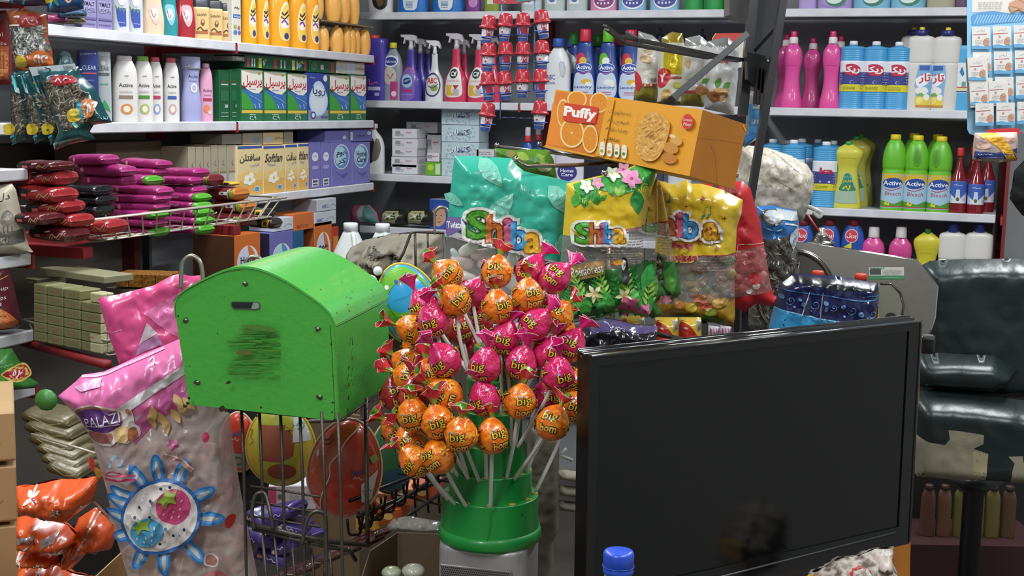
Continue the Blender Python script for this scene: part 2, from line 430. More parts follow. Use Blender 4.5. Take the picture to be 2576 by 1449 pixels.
# ---------------------------------------------------------------- bottles, tubs and cartons on the shelves
def stand(pl, px, z):
    """point of plane pl in picture column px at height z, and metres per pixel there"""
    a, b = 0., 1400.; za, zb = pl.at(px, a).z, pl.at(px, b).z
    for _ in range(30):
        m = (a+b)/2
        if pl.at(px, m).z > z: a = m
        else: b = m
    p = pl.at(px, (a+b)/2); return p, depth(p)/FPX, (a+b)/2
def interp(tab, z):
    if z <= tab[0][0]: return tab[0][1:]
    for i in range(len(tab)-1):
        if z <= tab[i+1][0]:
            t = (z-tab[i][0])/max(1e-9, tab[i+1][0]-tab[i][0]); return tuple(a+(b-a)*t for a, b in zip(tab[i][1:], tab[i+1][1:]))
    return tab[-1][1:]
def smooth(prof, n=4):      # catmull-rom through profile points
    return Curv(prof, n)
# name: ([(z, w)], depth/width, exponent)
SH = {
 'soap': ([(0, .9), (.015, 1), (.1, .97), (.22, .8), (.36, .7), (.48, .72), (.6, .86), (.68, .88), (.76, .78), (.82, .5), (.85, .4)], .62, 2.3),
 'ribbed': ([(0, .9), (.01, 1), (.9, 1), (.93, .95), (.97, .7), (.99, .35), (1, .3)], .8, 2.6),
 'tall': ([(0, .88), (.01, .95), (.45, .98), (.55, .97), (.57, .93), (.6, .99), (.78, 1), (.87, .94), (.9, .5), (.92, .4)], .55, 2.6),
 'pill': ([(0, .9), (.02, .98), (.15, 1), (.55, .92), (.75, .8), (.88, .6), (.95, .35), (1, .25)], .6, 2.3),
 'shamp': ([(0, .9), (.01, .97), (.2, 1), (.6, 1), (.78, .93), (.88, .74), (.93, .6)], .5, 2.6),
 'lozenge': ([(0, .88), (.02, .95), (.25, 1), (.5, .82), (.68, .78), (.85, .95), (1, .95)], .55, 2.4),
 'flat': ([(0, .95), (.01, 1), (.95, 1), (.98, .95), (1, .85)], .55, 3.5),
 'egg': ([(0, .62), (.03, .76), (.2, .95), (.4, 1), (.62, .95), (.8, .78), (.9, .55), (.95, .3), (1, .28)], .75, 2.),
 'spray': ([(0, .9), (.01, 1), (.3, 1), (.45, .92), (.56, .66), (.66, .44), (.8, .36), (.9, .33), (1, .33)], .55, 2.4),
 'jug': ([(0, .93), (.015, 1), (.45, 1), (.65, .95), (.8, .75), (.9, .45), (.95, .3), (1, .28)], .5, 2.7),
 'bleach': ([(0, .92), (.01, 1), (.44, 1), (.455, .94), (.47, 1), (.5, .99), (.54, .94), (.58, 1), (.7, 1), (.8, .88), (.88, .68), (.93, .45), (.96, .4)], .8, 2.3),
 'squash': ([(0, .93), (.01, 1), (.42, 1), (.5, .95), (.64, .58), (.74, .4), (.84, .3), (.92, .28)], .9, 2.),
 'laundry': ([(0, .8), (.02, .92), (.2, 1), (.42, .98), (.6, .8), (.75, .68), (.86, .62), (.9, .5)], .5, 2.3),
 'jaam': ([(0, .95), (.01, 1), (.15, .96), (.4, .78), (.6, .68), (.72, .82), (.82, .98), (.9, .95), (.96, .6), (1, .3)], .5, 2.4),
 'stubby': ([(0, .8), (.05, .78), (.3, .85), (.5, 1), (.7, 1), (.82, .9), (.9, .5), (.95, .35), (1, .33)], .75, 2.2),
 'tub': ([(0, .92), (.02, 1), (.8, 1), (.85, 1), (.88, 1.03), (.98, 1.03), (1, 1)], 1., 2.),
}
def bottle(name, label, cat, pl, px, z, H, W, shape, col, caps=(), art=(), rot=0., group=None, cx=None, handle=None, ml=4., base_n=40, extra=None, ribs=None):
    """H, W in pixels of the photograph at that place; caps: (z0, z1, w, colour, partname[, lathe/box]) in fractions of H and W"""
    p, s, py = stand(pl, px, z)
    prof, dr, ex = SH[shape]; hh = 1.
    pr = smooth(prof, 4)
    if ribs:
        q = []; n = 160
        for i in range(n+1):
            zz = i/n; w = interp(pr, zz)[0]
            for a, b, k in ribs:
                if a < zz < b: w -= .035*abs(sin(pi*k*(zz-a)/(b-a)))
            q.append((zz, w))
        pr = q
    top = max(1e-3, prof[-1][0])
    secs = [(zz*H*s, w*W/2*s, w*W/2*dr*s) for zz, w in pr]
    if cx: secs = [(a, b, c, interp(cx, a/(H*s))[0]*W*s, 0) for a, b, c in secs]
    g = G(); g.loft(secs, col, base_n, ex)
    def surf(u, v, o=0.):
        r = interp(secs, v*s); hw, hd = r[0], r[1]; ccx = r[2] if len(r) > 2 else 0
        x = max(-.97*hw, min(.97*hw, u*s-ccx)); return Vector((x+ccx, -hd*(1-abs(x/hw)**ex)**(1/ex)-o, v*s))
    if art: g.art(art, surf, ml=ml, base=.001)
    parts = [('body', g)]
    for c in caps:
        h = G(); z0, z1, w, cc, pn = c[:5]; sh = c[5] if len(c) > 5 else 'cyl'; xo = (c[6] if len(c) > 6 else 0)*W*s
        a, b, r = z0*H*s, z1*H*s, w*W/2*s
        if sh == 'cyl': h.lathe([(r*.96, a), (r, a+(b-a)*.06), (r*.97, b-(b-a)*.15), (r*.85, b)], cc, 20, X=Matrix.Translation((xo, 0, 0)))
        elif sh == 'dome': h.loft([(a+(b-a)*t, r*sqrt(max(0, 1-t**2.2))+.0004, r*dr*sqrt(max(0, 1-t**2.2))+.0004) for t in (0, .2, .4, .6, .75, .88, .96, 1)], cc, 20, 2.3, X=Matrix.Translation((xo, 0, 0)))
        elif sh == 'ell': h.loft([(a, r*.97, r*dr), (a+(b-a)*.1, r, r*dr), (b-(b-a)*.1, r*.96, r*dr), (b, r*.85, r*dr*.8)], cc, 22, ex, X=Matrix.Translation((xo, 0, 0)))
        elif sh == 'trig':   # spray trigger head pointing left
            k = (b-a); h.lathe([(r*.55, a), (r*.55, a+k*.25), (r*.42, a+k*.35), (r*.42, a+k*.6)], cc, 14)
            pts = [(-2.1*r, a+k*.86), (-2.2*r, a+k), (.2*r, a+k), (1.1*r, a+k*.93), (1.6*r, a+k*.55), (1.5*r, a+k*.42), (.9*r, a+k*.62), (-.3*r, a+k*.62), (-1.1*r, a+k*.70), (-1.4*r, a+k*.42), (-1.65*r, a+k*.44), (-1.35*r, a+k*.8)]
            h.prism(pts, lambda u, v, o: Vector((u, -o, v)), r*.4, -r*.4, cc)
        parts.append((pn, h))
    if handle:
        h = G(); pts = [Vector((x*W*s, 0, zz*H*s)) for x, zz in handle[0]]; h.tube(Curv([tuple(q) for q in pts], 5), handle[1]*W*s, handle[2] if len(handle) > 2 else col, 10); parts.append(('handle', h))
    if extra: parts += extra(s, surf)
    return thing(name, label, cat, parts, p, (0, 0, rot), group=group)
def carton(name, label, cat, pl, x0, x1, z, H, dep, col, art=None, sideart=None, group=None, sidecol=None, topcol=None, rot=0., bev=.0012, lift=0., flip=False, ml=0., parts=None):
    """box whose front face on plane pl spans picture columns x0..x1, H pixels tall, dep metres deep. art in pixels: u right from the middle (of the true face), v up"""
    pa, s, _ = stand(pl, (x0+x1)/2, z); p0 = stand(pl, x0, z)[0]; p1 = stand(pl, x1, z)[0]
    w = (p1-p0).length; h = H*s; d = dep
    k = w/abs(x1-x0)                      # metres per picture column along the face
    ex = Vector(pl.n).cross(Vector((0, 0, 1))); ang = atan2(-pl.n.x, pl.n.y)+pi
    g = G(); g.box((0, d/2, h/2), (w, d, h), col, bev)
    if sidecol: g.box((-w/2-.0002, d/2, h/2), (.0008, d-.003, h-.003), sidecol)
    if topcol: g.box((0, d/2, h+.0002), (w-.003, d-.003, .0008), topcol)
    if art: g.art(art, lambda u, v, o: Vector((u*k, -o, v*s)), base=.0006, ml=ml)
    if sideart: g.art(sideart, lambda u, v, o: Vector((-w/2-o-.0008, d/2-u*s, v*s)), base=.0006)   # left flank, u from its middle
    pos = Vector((pa.x, pa.y, z+lift))
    return thing(name, label, cat, g if not parts else [('carton', g)]+parts(w, d, h), pos, (0, 0, ang+rot), group=group)
def nth(i, n, what):
    if n == 1: return what
    if i == 0: return what+', leftmost of '+str(n) if n > 2 else what+', left one of the pair'
    if i == n-1: return what+', rightmost of '+str(n) if n > 2 else what+', right one of the pair'
    return what+', '+ORD[i]+' of '+str(n)
W_, K_ = '#e6e4e0', '#1c1d20'
def oval_label(u, v, a, b, bg, word, wc, word2=None, w2c=None, strip=None):
    o = [E_(u, v, a*1.05, b*1.05, '#f2f2f0', n=24), E_(u, v, a, b, bg, n=24), T(word, u, v+b*.2, b*.42, wc, w=a*1.4, off=.02, res=1)]
    if word2: o.append(T(word2, u, v-b*.35, b*.28, w2c or wc, w=a*1.1, res=1))
    if strip: o.append(R(u, v-b*.7, a*1.0, b*.16, strip))
    return o
B0 = PLB(.055); B1 = PLB(.16); B2 = PLB(.25)
# --- back wall, right bay, upper shelf (only their feet show)
def topjug(px, col, W, lab, art=(), cap='#3355a0', sh='jug'):
    bottle('detergent_bottle', lab, 'bottle', B0, px, Z1, W*1.9, W, sh, C(col, .3), [(1, 1.12, .3, C(cap), 'cap')] if sh == 'jug' else [(.98, 1.1, .5, C(cap), 'cap')], art)
for i, (px, col, W, lab) in enumerate([(2031, '#b09ad2', 44, 'lavender bottle at the left end of the top right shelf'), (2100, '#ab95cf', 84, 'wide lavender detergent bottle with curved base on the top right shelf'),
    (2193, '#7cb6cf', 90, 'wide sky blue detergent bottle right of the lavender one'), (2284, '#78b3cd', 84, 'sky blue detergent bottle left of the clear bottle, top right shelf'),
    (2366, '#a8a18a', 68, 'clear brownish glass bottle on the top right shelf'), (2418, '#5a4560', 32, 'dark purple bottle beside the blue card, top right shelf')]):
    topjug(px, col, W, lab, art=[] if i in (0, 4, 5) else [E_(4, 26, 26, 20, '#3f7a68'), E_(0, 26, 20, 13, '#dfe8e4'), L(Curv([(-30, 10), (0, 3), (30, 12)]), 1.6, '#9fc9dc' if i > 1 else '#8b76b8')])
# white card with dark handle edge between the bays
# --- pink dish soap
PK = C('#e0509c', .28, coat=.3)
def pinks(px, top, base, W, lab, pl=B0):
    H = base-top
    bottle('dish_soap_bottle', lab, 'bottle', pl, px, Z2, H, W, 'soap', PK, [(.84, .925, .42, '#e9e2e0', 'collar'), (.925, 1, .3, C('#d43a6c', .3), 'tip')],
           [T('دورتو', 0, H*.74, 5, '#f3b3d4', w=24, res=1), R(0, H*.56, 24, 1.2, '#d04a90')], group='pink dish soap bottles on the right back shelf')
pinks(1972, 88, 270, 52, 'pink dish soap bottle half hidden at the far left of its row', B1)
pinks(2038, 92, 266, 50, 'pink dish soap bottle standing back between two front ones', B1)
pinks(2107, 88, 268, 50, 'pink dish soap bottle behind the right front one, beside ribbed blue bottles', B1)
pinks(1989, 81, 270, 53, 'front pink dish soap bottle, the left one with red tip')
pinks(2087, 81, 272, 53, 'front pink dish soap bottle, the right one next to ribbed blue bottles')
def rika(px, top, base, W, lab, pl=B0, zz=Z2, eng=False, grp='ribbed blue bleach bottles on the right upper shelf'):
    H = base-top; a = [R(0, H*.5, W*.98, H*.44, '#e8e8ee'), R(0, H*.42, W*.98, H*.27, '#3b3f86'), R(0, H*.315, W*.98, H*.105, '#d9d02c')]
    a += text_box(W*.5, 3, -4, H*.29, 3.2, '#6b6a1c', 2)
    if not eng: a += [Pg(Closed([(-W*.22, H*.66), (W*.1, H*.67), (W*.34, H*.62), (W*.32, H*.52), (W*.1, H*.5), (-W*.16, H*.51), (-W*.3, H*.58)]), '#c2294a'), T('ریکا', W*.02, H*.585, H*.11, '#f4f2f4', w=W*.62, off=.03, res=1), E_(2, H*.4, 5, 5, '#8f94c4'), E_(3, H*.4, 3, 4, '#3b3f86')]
    else: a += [T('ka', W*.1, H*.57, H*.09, '#c2294a', w=W*.5, off=.03), E_(-8, H*.4, 3, 3, '#8f94c4'), E_(14, H*.4, 3, 3, '#c0c2dc')]
    bottle('bleach_bottle', lab, 'bottle', pl, px, zz, H*.96, W, 'ribbed', C('#4fa3d6', .35), [(1, 1.06, .34, '#e8e8ea', 'cap')], a, group=grp, ribs=[(.02, .27, 8), (.74, .93, 6)])
rika(2156, 114, 266, 56, 'ribbed blue bottle set back, only its white cap and shoulder showing', B1)
for i, (px, W) in enumerate([(2139, 60), (2196, 62), (2253, 60)]):
    rika(px, 109, 274, W, ['ribbed blue bottle with navy label next to the pink soap', 'ribbed blue bottle with navy label in the middle of its row', 'ribbed blue bottle with navy label next to the white bottles'][i])
def taz(px, W, lab, lx, pl=B0):
    H = 205; u = lx
    a = [Pg([(u-14, 112), (u+16, 112), (u+20, 84), (u+15, 10), (u-18, 10), (u-18, 55), (u-22, 60)], '#7fb0d8'), R(u, 104, 24, 12, '#3c62a8'), Pg(Closed([(u-18, 78), (u+10, 92), (u+18, 80), (u+4, 62), (u-14, 58)]), '#f0f0f2'),
         T('تاژ', u+2, 78, 24, '#c43a48', w=26, off=.03, res=1), E_(u-4, 48, 16, 10, '#e9e9e6'), R(u-1, 22, 34, 24, '#e8c94a'), E_(u-8, 24, 8, 8, '#f3e27a'), E_(u+8, 32, 7, 8, '#f2efe2'), Pg([(u-14, 40), (u-4, 44), (u+2, 38), (u-8, 34)], '#7fae3e'), R(u, 10, 34, 5, '#c98a3a')]
    bottle('dish_soap_bottle', lab, 'bottle', pl, px, Z2, H, W, 'tall', C('#d9d5cf', .4), [(.9, .965, .52, C('#2c2f6e', .35), 'collar'), (.955, 1, .2, C('#e0ce2c', .4), 'nozzle')], a, group='tall white dish soap bottles')
taz(2288, 60, 'tall white bottle set behind the left white bottle', 0, B1)
taz(2308, 66, 'tall white bottle with blue and yellow nozzle, left one of the pair', 12)
taz(2373, 68, 'tall white bottle with blue and yellow nozzle, right one of the pair', -18)
bottle('bleach_bottle', 'sky blue flat bottle with a small picture label beside the blue card', 'bottle', B0, 2416, Z2, 158, 40, 'flat', C('#4fa8d8', .4), [], [R(-2, 82, 34, 74, '#dfe6e6'), Pg([(-8, 96), (-2, 110), (4, 92), (0, 84)], '#2e7fb0'), R(-2, 58, 30, 3, '#c8452e'), R(-2, 54, 30, 3, '#e2c63a'), R(4, 66, 10, 12, '#6fa08c'), R(-2, 48, 34, 3, '#2a2f44')])
# --- right bay, third shelf
for i, (px, top, W) in enumerate([(1938, 366, 60), (1975, 372, 50), (2010, 362, 60), (2050, 366, 52), (2090, 364, 48)]):
    rika(px, top, 522, W, ['ribbed blue bottle in the back row, mostly behind the wrapped bundle', 'ribbed blue bottle in the back row, second from the bundle', 'ribbed blue bottle in the middle of the back row', 'ribbed blue bottle back row, right of the middle', 'ribbed blue bottle at the back, next to the yellow bottles'][i], [B1, B2, B1, B2, B1][i], Z3, grp='ribbed blue bleach bottles on the right lower shelf')
rika(1990, 355, 516, 62, 'front ribbed blue bottle peeking out over the wrapped bundle', B0, Z3, grp='ribbed blue bleach bottles on the right lower shelf')
rika(2071, 359, 519, 62, 'front ribbed blue bottle with red lettering beside the yellow bottle', B0, Z3, True, grp='ribbed blue bleach bottles on the right lower shelf')
JM = C('#cfc84a', .35)
for i, (pl, px, top) in enumerate([(B2, 2158, 352), (B1, 2146, 354), (B0, 2127, 362)]):
    H = 520-top
    bottle('dish_soap_bottle', ['yellow bottle with wide shoulders at the back of its file', 'yellow bottle with wide shoulders, middle one of its file', 'front yellow bottle with green label and wide shoulders'][i], 'bottle', pl, px, Z3, H, 74, 'jaam', JM if i == 2 else C('#b7b14c', .35),
           [(.985, 1.05, .22, C('#3a9a48'), 'cap')], [T('جام', 4, H*.79, 4, '#b9aa30', w=40, res=1), Pg(Closed([(2, H*.57), (12, H*.52), (22, H*.36), (28, H*.12), (24, H*.08), (-20, H*.08), (-26, H*.14), (-12, H*.4), (-8, H*.52)]), '#9fb7a0'), Pg(Closed([(2, H*.55), (10, H*.51), (18, H*.36), (22, H*.28), (-16, H*.28), (-10, H*.4), (-6, H*.51)]), '#2e7d5a'),
            T('JAAM', 4, H*.42, 9, '#d8d24a', w=24, res=1), T('جام', 4, H*.49, 8, '#8fd0e0', w=22, res=1), L([(-8, H*.3), (0, H*.35), (6, H*.28), (10, H*.36)], 4, '#e0c83a')], group='yellow dish soap bottles in a file')
GB = C('#6cbf32', .35)
def active_bleach(px, W, lab, pl=B0, hx=0, part=0):
    H = 188
    a = [R(0, 48, W*.98, 84, '#a9cde0'), Pg([(-W*.49, 92), (W*.49, 92), (W*.49, 60), (W*.2, 84), (-W*.1, 74), (-W*.49, 70)], '#e0b92c'),
         E_(part*10, 68, 24, 13, '#2c4fa0', .08), T('Active', part*10, 68, 11, '#f4f6fa', w=44, off=.02, res=1), L(Curv([(-18, 53), (0, 50), (22, 58)]), 2, '#c43a6c'), T('Bleach', part*6+2, 42, 10, '#b04048', w=38, res=1, sh=.2), Pg([(-W*.49, 8), (-W*.49, 24), (-8, 20), (6, 16), (W*.49, 26), (W*.49, 8)], '#5c9a3c'),
         Pg([(-18, 14), (-14, 26), (-10, 16), (-4, 22), (-6, 12)], '#e6d03a'), R(0, 9, W*.96, 2, '#c2452e')]
    if hx: a += [Pg(Closed([(hx-3, 158), (hx+7, 150), (hx+9, 126), (hx+2, 112), (hx-8, 118), (hx-10, 140)]), C('#5aa62a', .35)), Pg(Closed([(hx-3, 154), (hx+3, 148), (hx+5, 128), (hx, 117), (hx-5, 122), (hx-7, 140)]), C('#4c9224', .5))]
    bottle('bleach_bottle', lab, 'bottle', pl, px, Z3, H, W, 'bleach', GB, [(.93, 1, .46, C('#e2cf28'), 'cap')], a, group='green bleach bottles with yellow caps',
           handle=([(hx/W+.14, .86), (hx/W+.24, .78), (hx/W+.25, .68), (hx/W+.14, .6)], .05) if hx else None)
active_bleach(2290, 54, 'green bleach bottle behind the left two, only its yellow cap visible', B1)
active_bleach(2348, 54, 'green bleach bottle at the back behind the right front one', B1)
active_bleach(2243, 57, 'front green bleach bottle, left one, full label showing')
active_bleach(2299, 58, 'front green bleach bottle, middle one with its grip facing forward', hx=2)
active_bleach(2358, 57, 'front green bleach bottle, right one, grip turned left', hx=-9)
def vin(px, W, lab, pl, H=162):
    bottle('vinegar_bottle', lab, 'bottle', pl, px, Z3, H, W, 'squash', C('#7e1f28', .15, coat=.5), [(.87, 1, .4, C('#cf2f38'), 'cap')], [R(0, H*.32, W*.94, H*.34, '#3f63b8'), Pg([(-W*.46, H*.15), (-W*.46, H*.3), (-6, H*.22), (6, H*.22), (W*.46, H*.32), (W*.46, H*.15)], '#dfe4ea'), Pg([(-6, H*.22), (-4, H*.36), (4, H*.36), (6, H*.22)], '#cdd8e4'), E_(0, H*.21, 4, 5, '#6b6a3a'), T('سرکه', 0, H*.43, 6, '#eef', w=20, res=1)], group='dark red vinegar bottles')
vin(2478, 40, 'dark red vinegar bottle standing back at the right end', B1); vin(2440, 40, 'dark red vinegar bottle half behind, between the two front ones', B1)
vin(2407, 42, 'front dark red vinegar bottle with red cap, left one', B0); vin(2452, 42, 'front dark red vinegar bottle, right one under the yellow banana packet', B0, 150)
# --- right bay, fourth shelf (feet hidden by the steel tray and the chair)
z4 = .915
def low(px, top, W, shape, col, caps, art, lab, name, grp=None, pl=B0):
    p, s, py = stand(pl, px, z4); H = py-top
    bottle(name, lab, 'bottle', pl, px, z4, H, W, shape, col, caps, art(H) if art else [], group=grp)
for px, lab in ((2012, 'blue dishwashing bottle with round red badge, behind the silver can tray'), (2078, 'blue dishwashing bottle directly behind the spray can'), (2138, 'blue dishwashing bottle with red badge right of the spray can')):
    low(px, 552, 58, 'shamp', C('#2c50a8', .3), [(.93, 1.0, .5, C('#8a2230'), 'cap')], lambda H: [E_(-3, H*.80, 16, 17, '#dfe2ec'), E_(-3, H*.80, 14.5, 15.5, '#c8303e'), T('پریل', -3, H*.80, 13, '#f3f3f6', w=23, off=.02, res=1), Pg([(-20, H*.66), (-2, H*.72), (-2, H*.64), (-20, H*.6)], '#e2cf2c')], lab, 'dish_soap_bottle', 'blue dish soap bottles on the low shelf')
for px, lab in ((2189, 'squat pink bottle with white cap, left one of the low pair'), (2257, 'squat pink bottle with white cap, right one of the low pair')):
    low(px, 566, 64, 'soap', C('#dc4f98', .28, coat=.3), [(.84, .98, .42, '#e6e0de', 'cap')], lambda H: [L([(-22+i*6, H*.66), (-20+i*6, H*.56)], 1, '#c8418a') for i in range(8)], lab, 'dish_soap_bottle', 'squat pink bottles on the low shelf')
low(2323, 584, 66, 'jaam', C('#d6cc3c', .35), [(.985, 1.05, .25, C('#2f7a3a'), 'cap')], lambda H: [T('جام', 0, H*.72, 4, '#b9aa30', w=30, res=1)], 'squat yellow bottle with green cap on the low right shelf', 'dish_soap_bottle')
for px, lab in ((2386, 'squat white bottle with blue cap, left one above the chair'), (2452, 'squat white bottle with blue cap, right one above the chair')):
    low(px, 562, 66, 'tall', C('#e2dfd8', .4), [(.9, 1., .42, C('#2c3a86'), 'cap')], lambda H: [R(0, H*.53, 26, 16, '#2f6fb0'), T('تاژ', 0, H*.53, 8, '#eef', w=16, res=1)], lab, 'dish_soap_bottle', 'squat white bottles on the low shelf')
# --- back wall, middle: shelf 1 (feet only)
def jugtop(px, W, col, lab, art=None, pl=B0, cap='#dfe0e4', name='detergent_bottle', H=150, sh='jug'):
    bottle(name, lab, 'bottle', pl, px, Z1, H, W, sh, C(col, .3, coat=.2), [(1, 1.1, .32, cap, 'cap')], art or [])
jugtop(958, 66, '#dcdcd8', 'white bottle with black label window at the left end of the top back shelf', [Pg(Closed([(-14, 44), (20, 44), (24, 20), (8, 8), (-12, 18)]), '#2a2622'), Pg(Closed([(-6, 38), (12, 38), (14, 22), (2, 16)]), '#6e5a3c')])
for px, lab in ((1040, 'clear blue jug with white label, left one on the top shelf'), (1128, 'clear blue jug with white label, right one on the top shelf')):
    jugtop(px, 82, '#2a72c0', lab, [Pg([(-24, 60), (26, 60), (18, 12), (12, 6), (-12, 6), (-18, 14)], '#dfe5ec'), R(-2, 22, 20, 12, '#a9c0d6')] + text_box(18, 3, -2, 12, 4, '#5a6a80'))
jugtop(1191, 38, '#7a3f8c', 'purple bottle with pink swirl label on the top shelf', [E_(2, 26, 12, 14, '#c98ac0')])
jugtop(1238, 40, '#8a9a3a', 'green oil bottle beside the hanging strip, top shelf', [R(0, 40, 20, 40, '#dfe3c0')])
for px, lab, pl in ((1338, 'pale clear bottle behind the right of the hanging strip, top shelf', B0), (1396, 'pale clear bottle with small label, left one of the pair', B0), (1452, 'pale clear bottle with small label, right one of the pair', B0)):
    jugtop(px, 54, '#b9c8c4', lab, [R(-4, 30, 26, 24, '#e2e4ea'), E_(-4, 30, 8, 7, '#5a6aa8')])
def soft(px, W, c, c2, lab):
    jugtop(px, W, c, lab, [E_(4, 26, W*.4, 22, '#f0f0f4', n=28), E_(4, 27, W*.37, 19, c2, n=28), R(-11, 20, 4, 5, '#e8e8f4'), R(-2, 19, 4, 5, '#e8e8f4'), R(7, 19, 4, 5, '#e8e8f4'), R(16, 20, 4, 5, '#e8e8f4'), L(Curv([(-18, 32), (0, 26), (22, 34)]), 2, '#d8d8ee')])
soft(1519, 68, '#dd8fb8', '#8a3f7c', 'pink fabric softener bottle with purple badge on the top shelf')
soft(1591, 70, '#8fc0dc', '#4a4f98', 'light blue softener bottle with purple badge, left one')
soft(1672, 74, '#8fc0dc', '#4a4f98', 'light blue softener bottle with purple badge, right one')
for i, px in enumerate((1746, 1797, 1844)):
    bottle('plastic_tub', nth(i, 3, 'round green tub with screw lid on the top shelf'), 'tub', B0, px, Z1, 60, 48, 'tub', C('#2f9a4c', .35), [(.88, 1.02, 1.04, C('#2a8a44'), 'lid')], [L([(-22, 28), (0, 26), (22, 28)], 1.2, '#5ab878')], group='green tubs on the top back shelf')
# --- shelf 2, left half
bottle('detergent_jug', 'deep purple detergent jug with pink script in the corner', 'bottle', B0, 942, Z2, 150, 70, 'flat', C('#4b3fa0', .3, coat=.3), [(1, 1.08, .4, C('#c8463c'), 'cap')], [T('صا', 6, 46, 14, '#d86ca0', w=24, res=1, off=.02), R(8, 30, 34, 9, '#c9c6e4'), R(16, 16, 12, 8, '#b5b2d8')])
bottle('cleaner_bottle', 'grey cleaner bottle with yellow cap and blue oval label', 'bottle', B0, 989, Z2, 136, 52, 'jug', C('#8d94a0', .35), [(.96, 1.06, .36, C('#d8c83a'), 'cap')], [E_(-2, 98, 19, 15, '#dfe2ea'), E_(-2, 98, 17, 11, '#2f3f86'), T('Rafoone', -2, 98, 8, '#f0f2fa', w=30, res=1), E_(-4, 62, 18, 22, '#c9c0b4'), L([(-10, 66), (-2, 54), (6, 68)], 3, '#c0443c'), R(8, 26, 20, 44, '#b23a78'), E_(8, 18, 7, 7, '#e6c8dc')])
def sprayer(px, W, base, top, lab, col, trig, art, pl=B0, grp=None):
    H = base-top; bottle('spray_bottle', lab, 'bottle', pl, px, Z2, H*.78, W, 'spray', C(col, .3, coat=.2), [(.98, 1.28, .42, trig, 'trigger', 'trig')], art(H), group=grp)
TG = C('#c9c4cc', .35); TW = C('#e6e6e8', .35)
pur = lambda H: [Pg(Closed([(-24, 8), (-22, 60), (-8, 80), (6, 80), (14, 62), (14, 8)]), '#7d62b0'), L(Curv([(-20, 64), (-8, 82), (8, 80), (14, 70)]), 3, '#c04a70'), E_(-4, 50, 15, 17, '#9fc4dc', .3), E_(-4, 50, 12, 8, '#2a3a80', .3), R(-4, 26, 32, 5, '#c0306c'), T('DOMESTOS', -4, 51, 5, '#eef', w=22, res=1, rot=.3), R(-4, 16, 30, 3, '#9c86c8')]
sprayer(1075, 46, 252, 98, 'violet spray bottle at the back of its file', '#4a3f9c', TG, lambda H: [], B2, 'violet spray bottles')
sprayer(1056, 50, 252, 96, 'violet spray bottle in the middle of its file', '#4a3f9c', TG, lambda H: [], B1, 'violet spray bottles')
sprayer(1033, 58, 253, 88, 'front violet spray bottle with clear trigger and red arc label', '#4f42a4', TG, pur, B0, 'violet spray bottles')
sprayer(1093, 48, 256, 104, 'white spray bottle with red lettered label', '#dedfe0', TW, lambda H: [Pg(Closed([(-22, 46), (-16, 64), (0, 72), (14, 62), (20, 40), (14, 20), (0, 12), (-18, 20)]), '#3a4470'), Pg(Closed([(-19, 46), (-14, 60), (0, 67), (12, 58), (17, 40), (12, 23), (0, 16), (-15, 23)]), '#d9dcd4'), T('ABC', -2, 52, 13, '#c8362e', w=26, off=.03), E_(4, 34, 10, 8, '#8a9a4a'), L(Curv([(-14, 40), (0, 34), (14, 44)]), 2, '#3a4470')], B0)
cif = lambda H: [Pg(Closed([(-22, 16), (-20, 60), (-8, 84), (4, 86), (14, 74), (20, 50), (19, 16)]), '#e6e2de'), E_(-2, 70, 11, 12, '#2a3a34'), T('Cif', -2, 70, 11, '#f2f4f2', w=15, off=.03), T('UNIVERSAL', -1, 52, 4.5, '#c8546a', w=34, res=1), Pg([(-20, 16), (-20, 42), (-4, 42), (-8, 30), (0, 16)], '#e0b43a'), Pg([(-2, 42), (14, 42), (8, 34), (4, 30)], '#a83a3a'), R(6, 24, 16, 16, '#b9b4b0')]
sprayer(1166, 46, 252, 96, 'red spray bottle behind the left front one', '#cf3a5e', TG, lambda H: [], B1, 'red spray bottles')
sprayer(1147, 60, 256, 86, 'front red spray bottle with oval label, left one', '#d23c60', TG, cif, B0, 'red spray bottles')
sprayer(1203, 56, 257, 88, 'front red spray bottle beside the hanging cup strip, right one', '#d23c60', TG, cif, B0, 'red spray bottles')
sprayer(1238, 50, 258, 92, 'red spray bottle mostly hidden behind the red-capped cups', '#cf3a5e', TG, lambda H: [], B1, 'red spray bottles')
for i, (px, W, pl) in enumerate([(1434, 50, B1), (1402, 66, B0)]):
    bottle('detergent_jug', ['white jug with blue cap half hidden behind the front one', 'white jug with blue cap and oval grip hole, right of the cups'][i], 'bottle', pl, px, Z2, 150, W, 'jug', C('#dfe2e4', .35), [(.94, 1.08, .46, C('#2f56a8'), 'cap')],
           [Pg(Closed([(8, 100), (18, 104), (24, 84), (20, 66), (12, 72)]), '#aeb6ba'), Pg(Closed([(10, 98), (17, 100), (21, 84), (18, 70), (13, 76)]), '#c9ced2'), T('ABC', -14, 66, 12, '#3a4a98', w=24), T('Matik', -12, 52, 8, '#7a5aa8', w=22, res=1)], group='white detergent jugs with blue caps')
